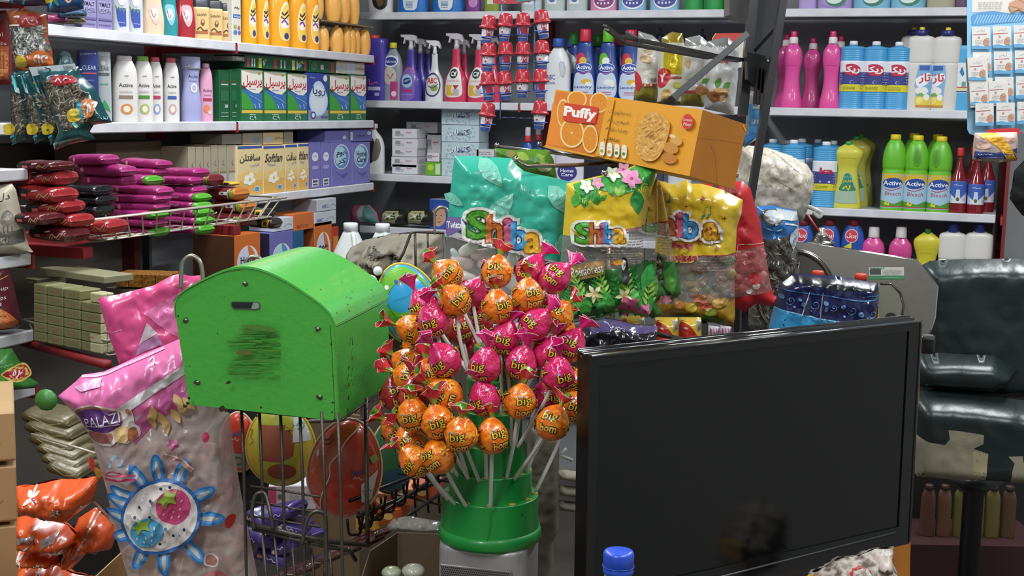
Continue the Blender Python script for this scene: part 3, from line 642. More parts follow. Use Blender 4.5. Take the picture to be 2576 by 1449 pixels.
def laun(px, W, cap, lab, pl=B0, g='#e0b83a', H=185):
    a = [] if pl is not B0 else [Pg(Closed([(-W*.36, 120), (-W*.1, 128), (W*.1, 110), (0, 92), (-W*.3, 94)]), cap), E_(-2, 108, 10, 9, g), E_(0, 92, W*.36, 11, '#e8eaf2'), E_(0, 92, W*.34, 9.5, '#2f4fa8'), T('Active', 0, 92, 10, '#f6f8fc', w=W*.58, off=.02, res=1), L(Curv([(-18, 80), (0, 77), (18, 82)]), 1.6, '#c05aa8'),
         Pg(Closed([(-W*.42, 60), (-W*.3, 78), (0, 74), (W*.3, 78), (W*.44, 58), (W*.42, 24), (0, 8), (-W*.42, 24)]), '#c9d6ea'), E_(8, 56, 13, 7, g), E_(14, 50, 8, 6, '#f0eee0'), T('Laundry', 0, 42, 9, '#3a3f98', w=W*.78, off=.015, res=1, sh=.25), R(2, 30, 26, 3, '#c86a9c'), R(2, 25, 26, 2, '#c86a9c')]
    bottle('laundry_bottle', lab, 'bottle', pl, px, Z2, H*.93, W, 'laundry', C('#2b4793', .3, coat=.3), [(.9, 1.08, .5, C(cap, .35), 'cap')], a, group='dark blue laundry bottles')
laun(1440, 52, '#3f9a3c', 'dark blue laundry bottle with green cap, back row', B1, H=176); laun(1500, 52, '#3f9a3c', 'dark blue laundry bottle with green cap behind the middle one', B2, H=172)
laun(1552, 52, '#c03a50', 'dark blue laundry bottle with red cap in the back row', B1, H=176)
laun(1469, 58, '#cf3350', 'front dark blue laundry bottle with red cap, yellow flowers on it'); laun(1526, 58, '#6abf30', 'front dark blue laundry bottle with lime cap, white flowers on it', g='#eef0ea'); laun(1583, 58, '#cf3350', 'front dark blue laundry bottle with red cap next to the nut packets')
for px, lab in ((1655, 'light blue pump bottle with dark top behind the left nut packets'), (1760, 'light blue pump bottle with dark top behind the black rack')):
    bottle('pump_bottle', lab, 'bottle', B1, px, Z2, 160, 60, 'jug', C('#7f9ad0', .35), [(.98, 1.1, .34, C('#222a50'), 'cap'), (1.1, 1.2, .1, C('#222a50'), 'pump')], group='light blue pump bottles')
# ---------------------------------------------------------------- lower back shelves, cartons and packets
PT = C('#dedce0', .55)
# tissue boxes stacked, white medicine boxes, odd cartons on the third back shelf
def tissue(px0, px1, lv, lab, pl=B0):
    z0, s, _ = stand(pl, (px0+px1)/2, Z4)
    carton('tissue_box', lab, 'box', pl, px0, px1, Z4+lv*43*s, 42, .11, '#c3d6dc', [E_(-34+(i*29) % 74, 5+(i*17) % 32, 3.2, 1.8, '#9cc0cc', i) for i in range(26)]+[T('گلنار', 2, 24, 19, '#f2f5f8', w=50, off=.07, res=1), T('گلنار', 2, 24, 19, '#4a6a9c', w=50, res=1), T('H', 2, 25, 7, '#3a5a90')], group='patterned tissue boxes in a stack')
for i in range(4): tissue(1110, 1204, i, ['patterned tissue box, lowest of the stack behind the teal bag', 'patterned tissue box, second from the bottom of its stack', 'patterned tissue box, second from the top of its stack', 'patterned tissue box on top of its stack'][i])
B0b = PLB(.07)
def med(x0, x1, y0, h, lab, pl=B0b, side=True, red=True, dep=.09):
    z0, s, py = stand(pl, (x0+x1)/2, Z4); zz = max(0, (py-y0-h))*s
    a = text_box((x1-x0)*.35, 2, -(x1-x0)*.2, h*.3, 4, '#8f8f9a', 1)
    if red: a += [T('سپید', (x1-x0)*.18, h*.62, h*.3, '#b8304a', w=14, res=1), R(-(x1-x0)*.26, h*.6, 12, h*.35, '#9a9aa4')]
    carton('medicine_box', lab, 'box', pl, x0, x1, Z4+zz, h, dep, PT, a, group='white pinkish boxes on the third back shelf')
med(986, 1050, 423, 24, 'white box at the very bottom of the left stack'); med(984, 1048, 395, 26, 'white box with red script, second from the bottom'); med(986, 1048, 374, 20, 'white box in the middle of the left stack, plain long side')
med(986, 1050, 350, 24, 'white box with red script, second from the top'); med(986, 1048, 325, 24, 'white box on top of the left stack with fine print')
B0c = PLB(.19)
med(1030, 1066, 420, 26, 'white box behind the left stack, lowest', B0c); med(1030, 1068, 392, 27, 'white box behind the left stack, second', B0c); med(1028, 1066, 364, 27, 'white box behind the left stack, third', B0c); med(1024, 1074, 336, 27, 'white box behind the left stack, fourth', B0c); med(1022, 1100, 308, 27, 'long white box lying across the top of the rear stack', B0c)
med(1068, 1106, 392, 48, 'tall white carton set back beside the tissue boxes', B0c, dep=.06)
med(1070, 1108, 340, 50, 'tall white carton standing on another beside the tissue boxes', B0c, dep=.06)
med(1074, 1104, 385, 22, 'small white carton with barcode on a green box', B0, dep=.06)
carton('medicine_box', 'bright green small carton under the little white one', 'box', B0, 1070, 1108, Z4, 33, .07, '#6fb52c', [R(12, 16, 12, 26, '#cfe0c0'), E_(-6, 20, 8, 8, '#b9d94a')])
z0, s, py = stand(B0, 1222, Z4)
carton('carton', 'purple carton right of the tissue boxes', 'box', B0, 1198, 1250, Z4, 52, .1, '#6a5a8c', [R(0, 44, 50, 8, '#cfd0d8')])
carton('carton', 'flat white carton lying on the purple one', 'box', B0, 1198, 1242, Z4+52*s, 18, .09, '#d6d6d8', text_box(34, 2, 0, 6, 5, '#8a8a90', 3))
bottle('detergent_jug', 'white jug with black label and wide grip behind the purple cartons', 'bottle', B0, 938, Z4, 112, 62, 'jug', C('#e2e2de', .35), [(1, 1.1, .4, C('#dedede'), 'cap')], [Pg(Closed([(-26, 20), (-24, 84), (4, 88), (14, 60), (8, 30)]), '#2a2420'), Pg(Closed([(6, 34), (12, 82), (22, 84), (27, 60), (20, 36)]), '#6f6b62')])
for px, lab, pl in ((1326, 'blue pump bottle with red collar and clear cap under the cup strip', B0), (1352, 'second blue bottle with red collar, set back to the right', B1)):
    bottle('toilet_cleaner', lab, 'bottle', pl, px, Z4, 98, 34, 'pill', C('#2a56b0', .3), [(.95, 1.1, .5, C('#c8303e'), 'collar'), (1.1, 1.32, .42, C('#c9c0cc', .3), 'cap')], group='blue cleaner bottles with red collars')
bottle('detergent_jug', 'white softener jug with round purple badge under the orange biscuit box', 'bottle', B0, 1434, Z4, 108, 84, 'jug', C('#d9d4e0', .35), [(1, 1.1, .34, '#c9c4d8', 'cap')], [E_(-2, 22, 26, 22, '#3f3a7c'), T('Home', -2, 26, 8, '#eef', w=34, off=.02), T('Care', -2, 16, 8, '#eef', w=30, off=.02)])
for i, (px, c, W) in enumerate([(1500, '#23283a', 70), (1570, '#2a2f48', 60), (1388, '#cfd4dc', 50), (1640, '#39405c', 60), (1710, '#c9cdd2', 60)]):
    bottle('detergent_jug', ['dark bottle behind the chrome hooks', 'dark blue bottle behind the biscuit box, low shelf', 'pale bottle behind the chrome hooks', 'navy bottle hidden behind the yellow packet', 'pale bottle hidden behind the nut packets'][i], 'bottle', B0, px, Z4, 100, W, 'jug', C(c, .35), [(1, 1.1, .34, C('#2a2a30'), 'cap')])
# fifth back shelf (ZE)
def pack(name, label, cat, pl, out, Tk, k, col, art=(), cr=.003, seed=1, group=None, mfn=None, cuts=(), g_=8., cs=.05, extra=None, ml=9., off=.0009, mback=None, surf0=None):
    """pillow packet whose outline is given in picture columns/rows on plane pl"""
    g = G(); sf = sheet(g, pl, out, Tk, k, cr, seed, col, g_, cuts, mfn, True, mback, cs, surf0)
    if art: g.art(art, sf, ml=ml, base=off)
    xs = [p[0] for p in out]; ys = [p[1] for p in out]
    o = pl.at(sum(xs)/len(xs), max(ys)) if surf0 is None else surf0((min(xs)+max(xs))/2, max(ys), 0)
    parts = [('packet', g)]+extra(sf) if extra else g
    return thing(name, label, cat, parts, o, group=group, world=True)
BE = PLB(.04)
pack('wipes_pack', 'pink and teal wrapped tissue pack on the low back shelf', 'packet', BE, [(882, 536), (886, 517), (930, 515), (948, 535), (955, 562), (900, 562), (884, 556)], .05, 22, C('#d8708c', .25), [Pg([(918, 517), (930, 517), (946, 536), (952, 560), (920, 560)], '#4f9a90'), Pg([(910, 518), (922, 518), (928, 556), (912, 558)], '#d9e4e4'), E_(889, 540, 6, 14, '#c04058')])
def soapk(x, lab, b='#a8a27c', s_=2):
    pack('soap_pack', lab, 'packet', BE, [(x-32, 562), (x-32, 536), (x-24, 528), (x+22, 526), (x+33, 536), (x+34, 566), (x+10, 568)], .04, 18, C('#23261e', .25), [Pg([(x-28, 560), (x-26, 536), (x-20, 530), (x+14, 530), (x+20, 540), (x+6, 562)], b), Pg([(x-16, 551), (x-16, 534), (x+12, 534), (x+12, 551)], '#2a4a38'), T('Shabnak', x-2, 539, -6, '#e6ead8', w=22), L(Curv([(x-13, 545), (x-4, 543), (x+8, 547)]), 2, '#e0e4d4')], seed=s_, group='black and cream soap packs')
soapk(993, 'black and cream soap pack, left one on the low back shelf'); soapk(1058, 'black and cream soap pack, right one beside the diaper box', '#b3ad80', 5)
z0, s, py = stand(BE, 1104, ZE)
carton('diaper_box', 'blue box with a baby face printed on it', 'box', BE, 1079, 1160, ZE, 74, .16, '#2c4f9c', [E_(-14, 30, 22, 34, '#3a5cae'), Pg(Closed([(-32, 44), (-14, 56), (0, 44), (0, 20), (-16, 6), (-30, 16)]), '#cfa286'), Pg(Closed([(-32, 44), (-14, 60), (2, 48), (-4, 48), (-18, 50), (-28, 42)]), '#a98a60'), E_(-22, 34, 2, 1.6, '#3a2a24'), E_(-10, 34, 2, 1.6, '#3a2a24'), Pg(Closed([(-20, 20), (-14, 18), (-9, 21), (-14, 15)]), '#a8504a'), E_(-15, 27, 2, 2.5, '#bd8a70')], topcol='#cfd3da')
# white jugs in front of the back shelf corner
PJ = Pl(880, 660, 4.3)
_b = PJ.at(920, 668); g = G(); g.box((0, .01, -.24), (.27, .22, .48), C('#6f5a40', .7), .003)
thing('cardboard_box', 'cardboard box carrying the two white jugs behind the green metal box', 'box', g, (_b.x, _b.y, _b.z))
g = G(); g.box((0, .01, (_b.z-.48)/2), (.3, .25, _b.z-.48), C('#6f5a40', .7), .003); thing('cardboard_box', 'large carton on the floor under the jug box', 'box', g, (_b.x, _b.y, 0))
def wjug(px, top, base, lab, zz):
    p, s, base = stand(PJ, px, zz); H = base-top; W = 96; s = depth(p)/FPX
    g = G(); g.loft([(z*H*s, w*W/2*s, w*W*.45*s) for z, w in smooth([(0, .95), (.02, 1), (.12, 1), (.7, .46), (.78, .36), (.82, .34)], 4)], C('#d3d8d6', .35), 24, 3.)
    c = G(); c.lathe([(.19*W*s, .82*H*s), (.19*W*s, .98*H*s), (.17*W*s, H*s)], C('#dcdfde', .4), 18)
    h = G(); h.tube(Curv([(.1*W*s, -.1*W*s, .76*H*s), (.2*W*s, -.22*W*s, .70*H*s), (.26*W*s, -.3*W*s, .5*H*s), (.3*W*s, -.38*W*s, .3*H*s)], 5), .06*W*s, C('#d3d8d6', .35), 10)
    thing('plastic_jug', lab, 'jug', [('body', g), ('cap', c), ('handle', h)], p)
wjug(882, 560, 660, 'white pyramid shaped jug behind the green box', _b.z); wjug(962, 562, 672, 'white pyramid shaped jug behind the grey cloth sack', _b.z)
# ---- left wall, shelf A
L0 = PLL(.045); L1 = PLL(.13); QF = pi/2-.75
def lb(name, lab, px, top, z, W, shape, col, caps, art=None, pl=L0, rot=QF, group=None, ribs=None, ml=4.):
    p, s, py = stand(pl, px, z); H = py-top
    bottle(name, lab, 'bottle', pl, px, z, H, W, shape, col, caps, art(H) if art else [], rot, group, ribs=ribs, ml=ml)
def front(px, z, pl=L0): return stand(pl, px, z)
for i, (a, b) in enumerate([(206, 244), (246, 284)]):
    carton('lotion_box', ['lilac box with dark lettering, left one on the top left shelf', 'lilac box with dark lettering, right one on the top left shelf'][i], 'box', PLL(.02), a, b, ZA, 105, .06, '#8a84ac', [T('YMALT', 0, 62, 10, '#2a2640', w=30), T('LASHGEL', 0, 48, 9, '#2a2640', w=32), R(0, 56, 32, 28, '#a09ac0')]+[T('YMALT', 0, 62, 10, '#2a2640', w=28, off=.03), T('LASHGEL', 0, 48, 9, '#2a2640', w=30)]+[L([(-16+j*5, 14), (-14+j*5, 10), (-11+j*5, 14)], 1.5, '#5a4a80') for j in range(6)]+[R(0, 26, 34, 5, '#6a5f94')], group='lilac lotion boxes')
for i, (px, W) in enumerate([(304, 42), (340, 40)]):
    lb('shampoo_bottle', ['pale grey shampoo bottle with blue patch beside the lilac boxes', 'pale grey shampoo bottle with blue patch next to the cream one'][i], px, -75, ZA, W, 'shamp', C('#c2c6ce', .35), [(.93, 1, .8, '#d0d4da', 'cap')], lambda H: [Pg([(-12, 60), (12, 60), (12, 16), (-4, 14), (-10, 34)], '#3c50a0'), L([(-13, 66), (-9, 56), (-6, 64), (-2, 54), (2, 62), (6, 52), (12, 60)], 3, '#6a9a4a'), E_(2, 84, 10, 18, '#dfe2e6'), SQ(2, 24, 16, 3, '#c8d0ec'), E_(2, 110, 3, 3, '#4a4a50')], group='pale grey shampoo bottles')
for px, col, w, lab, c2 in ((384, '#dcc3a6', 58, 'cream coloured lotion bottle with wavy front', '#e6b8a8'), (424, '#2f8a90', 48, 'teal glossy lotion bottle between cream and red ones', '#7fb8c8'), (466, '#a32a34', 52, 'red glossy lotion bottle beside the black capped ones', '#d8a8ac')):
    lb('lotion_bottle', lab, px, -60, ZA, w, 'lozenge', C(col, .2, coat=.5), [(1, 1.12, .8, C(col, .3), 'cap')], lambda H, c2=c2, w=w: [Pg(Closed([(-w*.2, H*.5), (w*.25, H*.5), (w*.3, H*.3), (w*.1, H*.18), (-w*.12, H*.3)]), c2), E_(2, H*.36, w*.16, 14, '#e8dcd4'), L(Curv([(-w*.1, H*.42), (0, H*.3), (w*.1, H*.36)]), 2, '#8a4a50')])
for i, (px, W, top) in enumerate([(506, 42, 22), (541, 38, 26), (572, 34, 32)]):
    lb('body_lotion', nth(i, 3, 'tan body lotion with black cap below the top shelf rim'), px, top, ZA, W, 'flat', C('#d8b57c', .4), [(.98, 1.28, .94, C('#33373c', .4), 'cap', 'ell')], lambda H: [T('Latafah', 0, H*.8, 7, '#4a3424', w=24), E_(2, H*.55, 5, 8, '#6a4a34'), E_(2, H*.58, 2.5, 4, '#d8b57c'), L(Curv([(-12, H*.32), (-4, H*.4), (4, H*.3), (14, H*.32)]), 2.5, '#5a3424'), R(0, H*.24, 30, 6, '#a8643c')], group='tan body lotions with black caps')
carton('cream_box', 'white narrow box with coloured dots next to the orange bottles', 'box', PLL(.02), 585, 607, ZA, 130, .05, '#dcd6c8', [T('Golsan', 0, 66, 7, '#2c50a0', w=16), R(0, 66, 18, 9, '#2c60a8'), T('Golsan', 0, 66, 6, '#eef', w=15), E_(-4, 40, 4, 5, '#a8b84a'), E_(5, 38, 3.5, 5, '#b06aa8'), E_(-4, 26, 5, 5.5, '#4a8ac8'), E_(6, 26, 3.5, 5, '#8a5ab0'), SQ(0, 86, 12, 6, '#6a6a70')])
OR = C('#eda022', .22, coat=.4)
for i, (px, W, pl) in enumerate([(626, 40, L0), (660, 36, L0), (700, 60, L0), (747, 50, L0), (781, 46, L0)]):
    lb('dish_soap_bottle', nth(i, 5, 'large orange dish soap bottle with slanted label'), px, -50, ZA, W, 'pill', OR, [(1, 1.1, .3, '#e8dcc0', 'cap')], lambda H, W=W: [Pg(Closed([(W*.08, 20), (W*.44, 22), (W*.46, 70), (W*.42, 104), (W*.24, 112), (W*.02, 88), (-W*.06, 50)]), '#eee2c8'), Pg(Closed([(W*.1, 22), (W*.42, 24), (W*.44, 68), (W*.4, 100), (W*.26, 106), (W*.06, 84), (-W*.02, 50)]), '#e8c04c'), Pg(Closed([(W*.02, 64), (W*.2, 74), (W*.4, 66), (W*.38, 50), (W*.1, 48)]), '#ecdce0'), L(Curv([(W*.08, 86), (W*.2, 80), (W*.4, 92)]), 4, '#2a2440'), L(Curv([(W*.04, 76), (W*.2, 70), (W*.42, 82)]), 3, '#2a2440'), L(Curv([(W*.06, 60), (W*.2, 66), (W*.36, 56)]), 4, '#7a3a80'), E_(W*.28, 28, W*.11, 8, '#3a3a78')], group='large orange dish soap bottles', ml=5.)
OG = C('#e7a348', .3, coat=.3, mix='#eeb35e', mscale=8)
for i, (px, W, top, pl) in enumerate([(871, 26, 66, L1), (893, 30, 70, L1), (813, 32, 66, L0), (846, 40, 64, L0), (880, 34, 68, L0), (915, 36, 70, L0)]):
    lb('hand_soap_bottle', ['small amber bottle in the back row, left', 'small amber bottle in the back row, right', 'small amber bottle at the left end of the front row', 'small amber bottle, second in the front row', 'small amber bottle, third in the front row', 'small amber bottle at the right end of the front row'][i], px, top, ZA, W, 'egg', OG, [], group='small amber hand soap bottles')
# second storey of amber bottles on a cardboard sheet
zt = stand(L0, 850, ZA); zz = ZA+(zt[2]-58)*zt[1]
g = G(); a, b = stand(L0, 800, ZA)[0].y, stand(L0, 925, ZA)[0].y; g.box((XL-.10, (a+b)/2, zz-.003), (.16, b-a, .005), C('#8a7a5c', .7)); thing('cardboard_sheet', 'cardboard sheet laid over the lower amber bottles', 'cardboard', g)
for i, (px, W) in enumerate([(798, 34), (838, 44), (862, 40), (889, 32)]):
    p, s, py = stand(L0, px, zz); lb('hand_soap_bottle', nth(i, 4, 'small amber bottle on the cardboard sheet'), px, -32, zz, W, 'egg', OG, [(.97, 1.15, .3, C('#d8d0c0'), 'cap')], group='small amber hand soap bottles')
# ---- left wall, shelf B
lb('shampoo_bottle', 'dark teal rounded bottle top behind the seed packets', 168, 130, ZB, 52, 'shamp', C('#1f4a50', .3), [(.62, 1., .98, C('#5f7f84', .25, coat=.4), 'cap', 'dome')])
lb('shampoo_bottle', 'dark blue anti dandruff shampoo behind the seed packets', 224, 134, ZB, 50, 'flat', C('#2a3a78', .25, coat=.3), [(.98, 1.0, .9, C('#3a4a90'), 'cap', 'ell')], lambda H: [T('CLEAR', 2, H*.78, 10, '#b9c4e0', w=34), R(2, H*.70, 34, 4, '#a8485a'), T('SHAMPOO', 0, H*.6, 4, '#8a98c8', w=26), E_(0, H*.35, 10, 14, '#4a5aa0')])
lb('shampoo_bottle', 'silver shampoo with green leaves next to the dark blue one', 263, 137, ZB, 36, 'flat', C('#a9b2b4', .3), [(.98, 1.0, .9, '#b9c0c2', 'cap', 'ell')], lambda H: [T('LEAR', 0, H*.78, 10, '#4a4f54', w=26), E_(-2, H*.86, 6, 6, '#e4e8e8'), R(0, H*.70, 26, 6, '#5a6064'), R(0, H*.56, 20, 3, '#6fb08a'), Pg([(-10, 40), (0, 56), (10, 40), (14, 26), (0, 34), (-12, 24)], '#3a9a5a'), E_(0, 14, 10, 8, '#8cc49a')])
for i, (px, W, top, acc, acc2) in enumerate([(316, 62, 143, '#8a7a6c', '#d08a4a'), (362, 48, 144, '#4a8a3a', '#a8b86a'), (393, 36, 146, '#b03a5c', '#8aa0d0'), (432, 40, 148, '#3a5aa0', '#c0a0a8')]):
    lb('shampoo_bottle', nth(i, 4, 'white herbal shampoo bottle')+[' with caramel swirl', ' with cucumber slice', ' with crimson band', ' turned sideways'][i], px, top, ZB, W, 'shamp', C('#d9d6d2', .4), [(.925, 1, .62, C(['#c9c6c2', '#7aa84a', '#c04a58', '#c04a58'][i]), 'cap', 'ell')],
       lambda H, acc=acc, acc2=acc2, W=W: [T('Active', 0, H*.56, 9, '#3a3438', w=W*.55, off=.01), T('SHAMPOO', 0, H*.455, 5, '#8a8688', w=W*.5), R(0, H*.38, W*.56, 8, acc), E_(1, H*.2, W*.24, 13, acc2), E_(1, H*.2, W*.14, 8, '#e6dfc8'), R(2, H*.7, 10, 2, '#8a8688')], group='white herbal shampoo bottles')
lb('shampoo_bottle', 'dark lilac bottle hidden behind the silver capped one', 449, 148, ZB, 30, 'shamp', C('#6a6f98', .3), [(.8, 1., .9, C('#8a90a8', .25), 'cap', 'dome')], pl=L1)
lb('shampoo_bottle', 'lavender shampoo with round silver cap', 481, 145, ZB, 52, 'lozenge', C('#a0a2cc', .3, coat=.3), [(.8, 1., .98, C('#9aa0b4', .2, coat=.5), 'cap', 'dome')], lambda H: [T('Active', 4, H*.7, 9, '#3a3a6a', w=24), T('shower', 4, H*.63, 4, '#5a5a8a', w=22), E_(6, H*.52, 9, 12, '#d4d6dc'), E_(6, H*.52, 5, 7, '#a8aab8')])
lb('shampoo_bottle', 'pink shampoo with narrow neck next to the green boxes', 519, 162, ZB, 34, 'shamp', C('#dca0be', .35), [(.925, 1.0, .55, C('#e0b0c8'), 'cap')], lambda H: [T('Active', 2, H*.54, 8, '#4a3440', w=22), R(2, H*.38, 22, 7, '#b0305a'), E_(0, H*.22, 8, 10, '#d8845a'), E_(8, H*.16, 5, 5, '#e8c8c8'), R(2, H*.46, 18, 2, '#b88aa0')])
# powder cartons
def gbox(x0, x1, top, lab, pl=PLL(.03)):
    p, s, py = stand(pl, (x0+x1)/2, ZB); H = py-top
    carton('detergent_box', lab, 'box', pl, x0, x1, ZB, H, .05, '#1f5a36', [T('پرسیل', 0, H*.78, 8, '#a83a3a', w=18, res=1), R(0, H*.72, 18, 3, '#b9c4bc'), R(0, H*.5, 20, 26, '#2a6a44'), R(4, H*.3, 8, 8, '#a8b4a8'), R(0, H*.17, 18, 2, '#8aa894'), R(0, H*.1, 18, 2, '#8aa894')], group='dark green sides of detergent boxes')
gbox(553, 578, 178, 'narrow dark green box side, left of the two'); gbox(580, 605, 177, 'narrow dark green box side, right of the two')
def persil(x0, x1, top, lab, roya=False):
    pl = PLL(.012); p, s, py = stand(pl, (x0+x1)/2, ZB); H = py-top; W = x1-x0
    if not roya:
        a = [R(0, H*.2, W*.97, H*.39, '#2a6e46'), Pg([(-W*.48, H*.62), (W*.48, H*.55), (W*.48, H*.24), (-W*.48, H*.24)], '#3a72b4'), Pg([(-W*.48, H*.6), (-W*.2, H*.5), (0, H*.36), (W*.1, H*.24), (-W*.48, H*.24)], '#3fa03c'), R(0, H*.19, W*.96, H*.06, '#e0c24a'), Pg([(-W*.48, H*.98), (W*.48, H*.98), (W*.48, H*.62), (W*.3, H*.54), (W*.05, H*.55), (-W*.25, H*.62), (-W*.48, H*.7)], '#ece6dc'),
             Pg([(-W*.48, H*.98), (W*.48, H*.98), (W*.48, H*.92), (0, H*.92), (-W*.48, H*.97)], '#b4ab9a'), T('پرسیل', W*.02, H*.755, H*.24, '#cc2a3c', w=W*.84, off=.025, res=2), R(W*.02, H*.62, W*.3, 1.6, '#8a7a9a'), E_(W*.32, H*.93, W*.06, H*.03, '#a89a3a'), T('C.۹', W*.02, H*.07, H*.07, '#e8efe8', w=W*.3), R(0, H*.13, W*.28, 1.6, '#c9dac9'), L(Curv([(-W*.1, H*.5), (W*.2, H*.44), (W*.46, H*.36)]), 1.2, '#a8c4e0'), L([(W*.1, H*.34), (W*.14, H*.26)], 1.6, '#c9dcf0'), L([(W*.3, H*.36), (W*.34, H*.26)], 1.6, '#c9dcf0')]
        carton('detergent_box', lab, 'box', pl, x0, x1, ZB, H, .055, '#22603c', a, group='green and white detergent boxes')
    else:
        a = [R(0, H*.12, W*.97, H*.22, '#8a929c'), E_(0, H*.42, W*.46, H*.32, '#a9d0ec', n=28), E_(0, H*.42, W*.4, H*.28, '#dfe8f2', n=28), E_(0, H*.5, W*.36, H*.34, '#c9dcf0', n=28), E_(0, H*.47, W*.33, H*.28, '#dfe6ee', n=28), T('رویا', W*.02, H*.62, H*.2, '#23306e', w=W*.6, off=.02), R(W*.02, H*.5, W*.4, 1.4, '#8a9ac0'), E_(-W*.26, H*.12, W*.12, H*.08, '#34448c'), E_(-W*.26, H*.12, W*.07, H*.05, '#dfe6ee'), R(W*.28, H*.08, W*.34, H*.05, '#5a5f88'), E_(W*.32, H*.9, W*.1, H*.07, '#dfe4da'), T('Roya', -W*.28, H*.9, 5, '#c9d0f0', w=W*.24)]
        carton('detergent_box', lab, 'box', pl, x0, x1, ZB, H, .055, '#35479c', a)
for i, (a, b, t, l) in enumerate([(607, 662, 176, 'first green and white detergent box from the left'), (664, 721, 181, 'second green and white detergent box from the left'), (723, 773, 186, 'third green and white detergent box, left of the blue one'), (829, 879, 190, 'green and white detergent box right of the blue one'), (881, 921, 190, 'last green and white detergent box at the shelf end')]): persil(a, b, t, l)
persil(775, 827, 186, 'dark blue detergent box with oval emblem among green ones', True)
# boxes lying on the row
def lying(x0, x1, top, h, col, lab, art, grp=None, z=ZB, pl=PLL(.02), dep=.12):
    p, s, py = stand(pl, (x0+x1)/2, z); carton('detergent_box', lab, 'box', pl, x0, x1, z+(py-top-h)*s, h, dep, col, art, group=grp)
GA = lambda W: [R(-W*.38, 14, 7, 22, '#b0404a'), R(-W*.22, 14, 3, 20, '#c9d4c9'), R(-W*.12, 14, 3, 20, '#c9d4c9'), R(W*.12, 14, 8, 24, '#c4c43a'), Pg([(W*.22, 16), (W*.28, 22), (W*.36, 14), (W*.28, 6)], '#8ab8d0'), Pg([(W*.3, 22), (W*.38, 26), (W*.42, 18)], '#a8c03a')]
lying(618, 676, 142, 32, '#1f5a38', 'green box lying on the detergent row, leftmost', GA(58)); lying(678, 776, 148, 31, '#1f5a38', 'long green box lying on the detergent row in the middle', GA(90)+[R(10, 14, 3, 20, '#c9d4c9'), R(20, 14, 3, 20, '#c9d4c9'), R(40, 14, 6, 22, '#b0404a')])
lying(778, 846, 154, 31, '#1f5c3c', 'green box lying above the blue detergent box', [R(24, 14, 8, 24, '#b0404a'), R(-2, 14, 8, 12, '#b9c4bc'), E_(-22, 15, 8, 10, '#3a7a54')]); lying(848, 918, 158, 30, '#cfc5ae', 'beige box lying at the right end of the detergent row', [R(0, 15, 24, 24, '#c4ccd8'), T('Softlan', 24, 15, 6, '#8a6a4a', w=26, rot=0), E_(-26, 12, 8, 8, '#a8bcd4')])
lying(586, 616, 144, 12, '#8a8f8a', 'small grey carton on top of the narrow green boxes', [R(0, 6, 16, 5, '#b9bcb9')])
# ---- left wall, shelf C
def softlan(x0, x1, top, lab, word, pl=PLL(.012), lat=True, z=ZC):
    p, s, py = stand(pl, (x0+x1)/2, z); H = py-top; W = x1-x0
    a = [R(0, H*.96, W*.96, H*.05, '#3a55a4'), R(0, H*.22, W*.96, H*.42, '#e3b25a'), Pg([(-W*.48, H*.42), (-W*.1, H*.5), (W*.2, H*.4), (W*.48, H*.54), (W*.48, H*.3), (-W*.48, H*.3)], '#ebc679'), T(word, 0, H*.74, H*.17, '#4a4038', w=W*.8, off=.02, sh=.15 if lat else 0), T('Protect' if lat else 'کارلین', -W*.12 if lat else W*.2, H*.6, H*.06, '#4a6ab0', w=W*.36, res=1)]
    for dx, dy in ((-.12, .36), (.04, .4), (.1, .3), (-.02, .26), (-.16, .28)): a.append(E_(W*dx, H*dy, W*.1, H*.055, '#f4f2e6', rot=dx*9))
    a += [E_(-W*.02, H*.32, W*.05, H*.03, '#e0c440'), E_(W*.26, H*.12, W*.12, H*.06, '#cfdcea'), E_(W*.26, H*.12, W*.09, H*.045, '#5a90c8')]
    carton('softener_box', lab, 'box', pl, x0, x1, z, H, .06, '#e6cf9c', a, group='cream softener boxes')
softlan(598, 661, 366, 'cream softener box with dark script, leftmost of the fronts', 'سافتلن', lat=False); softlan(663, 716, 366, 'cream softener box with latin name, second of the fronts', 'Softlan')
softlan(718, 748, 363, 'narrow view of a cream softener box, third of the fronts', 'سافت', lat=False); softlan(750, 777, 361, 'last narrow cream softener box before the purple ones', 'ftlan')
for i, (a, b) in enumerate([(476, 494), (496, 513), (515, 532), (534, 550), (552, 572), (574, 596)]):
    pl = PLL(.02); p, s, py = stand(pl, (a+b)/2, ZC); H = py-366-(0 if i > 2 else 4)
    carton('softener_box', nth(i, 6, 'beige box edge in the row behind the burgundy packs'), 'box', pl, a, b, ZC, H, .1, C('#a69a84', .6), [T('Softlan', 0, H*.5, 5, '#6a5438', w=(b-a)*.8), R(0, H*.36, (b-a)*.8, H*.2, '#b9b4ac'), R(0, H*.24, (b-a)*.8, 4, '#4a5a80'), L(Curv([(2, H*.72), (-1, H*.66), (3, H*.62)]), 1.2, '#7a6a54')], group='beige softener box edges in a row')
def lyc(x0, x1, top, h, col, lab, art, dep=.12, pl=PLL(.02)):
    p, s, py = stand(pl, (x0+x1)/2, ZC); carton('softener_box', lab, 'box', pl, x0, x1, ZC+(py-top-h)*s, h, dep, col, art)
lyc(664, 713, 334, 30, '#dcc590', 'beige softener box lying on top of the row', [E_(-14, 12, 8, 8, '#b9c8d4'), T('سافتلن', 12, 15, 8, '#6a5438', w=20, res=1)]); lyc(716, 738, 332, 30, '#9a917e', 'dull beige box end beside the lying one', [])
lyc(612, 660, 336, 28, '#a39b8a', 'grey beige box lying left of the beige one', [E_(10, 10, 8, 7, '#8a94a4')]); lyc(560, 608, 338, 26, '#8a8478', 'dim beige box lying at the left of the shelf top', [])
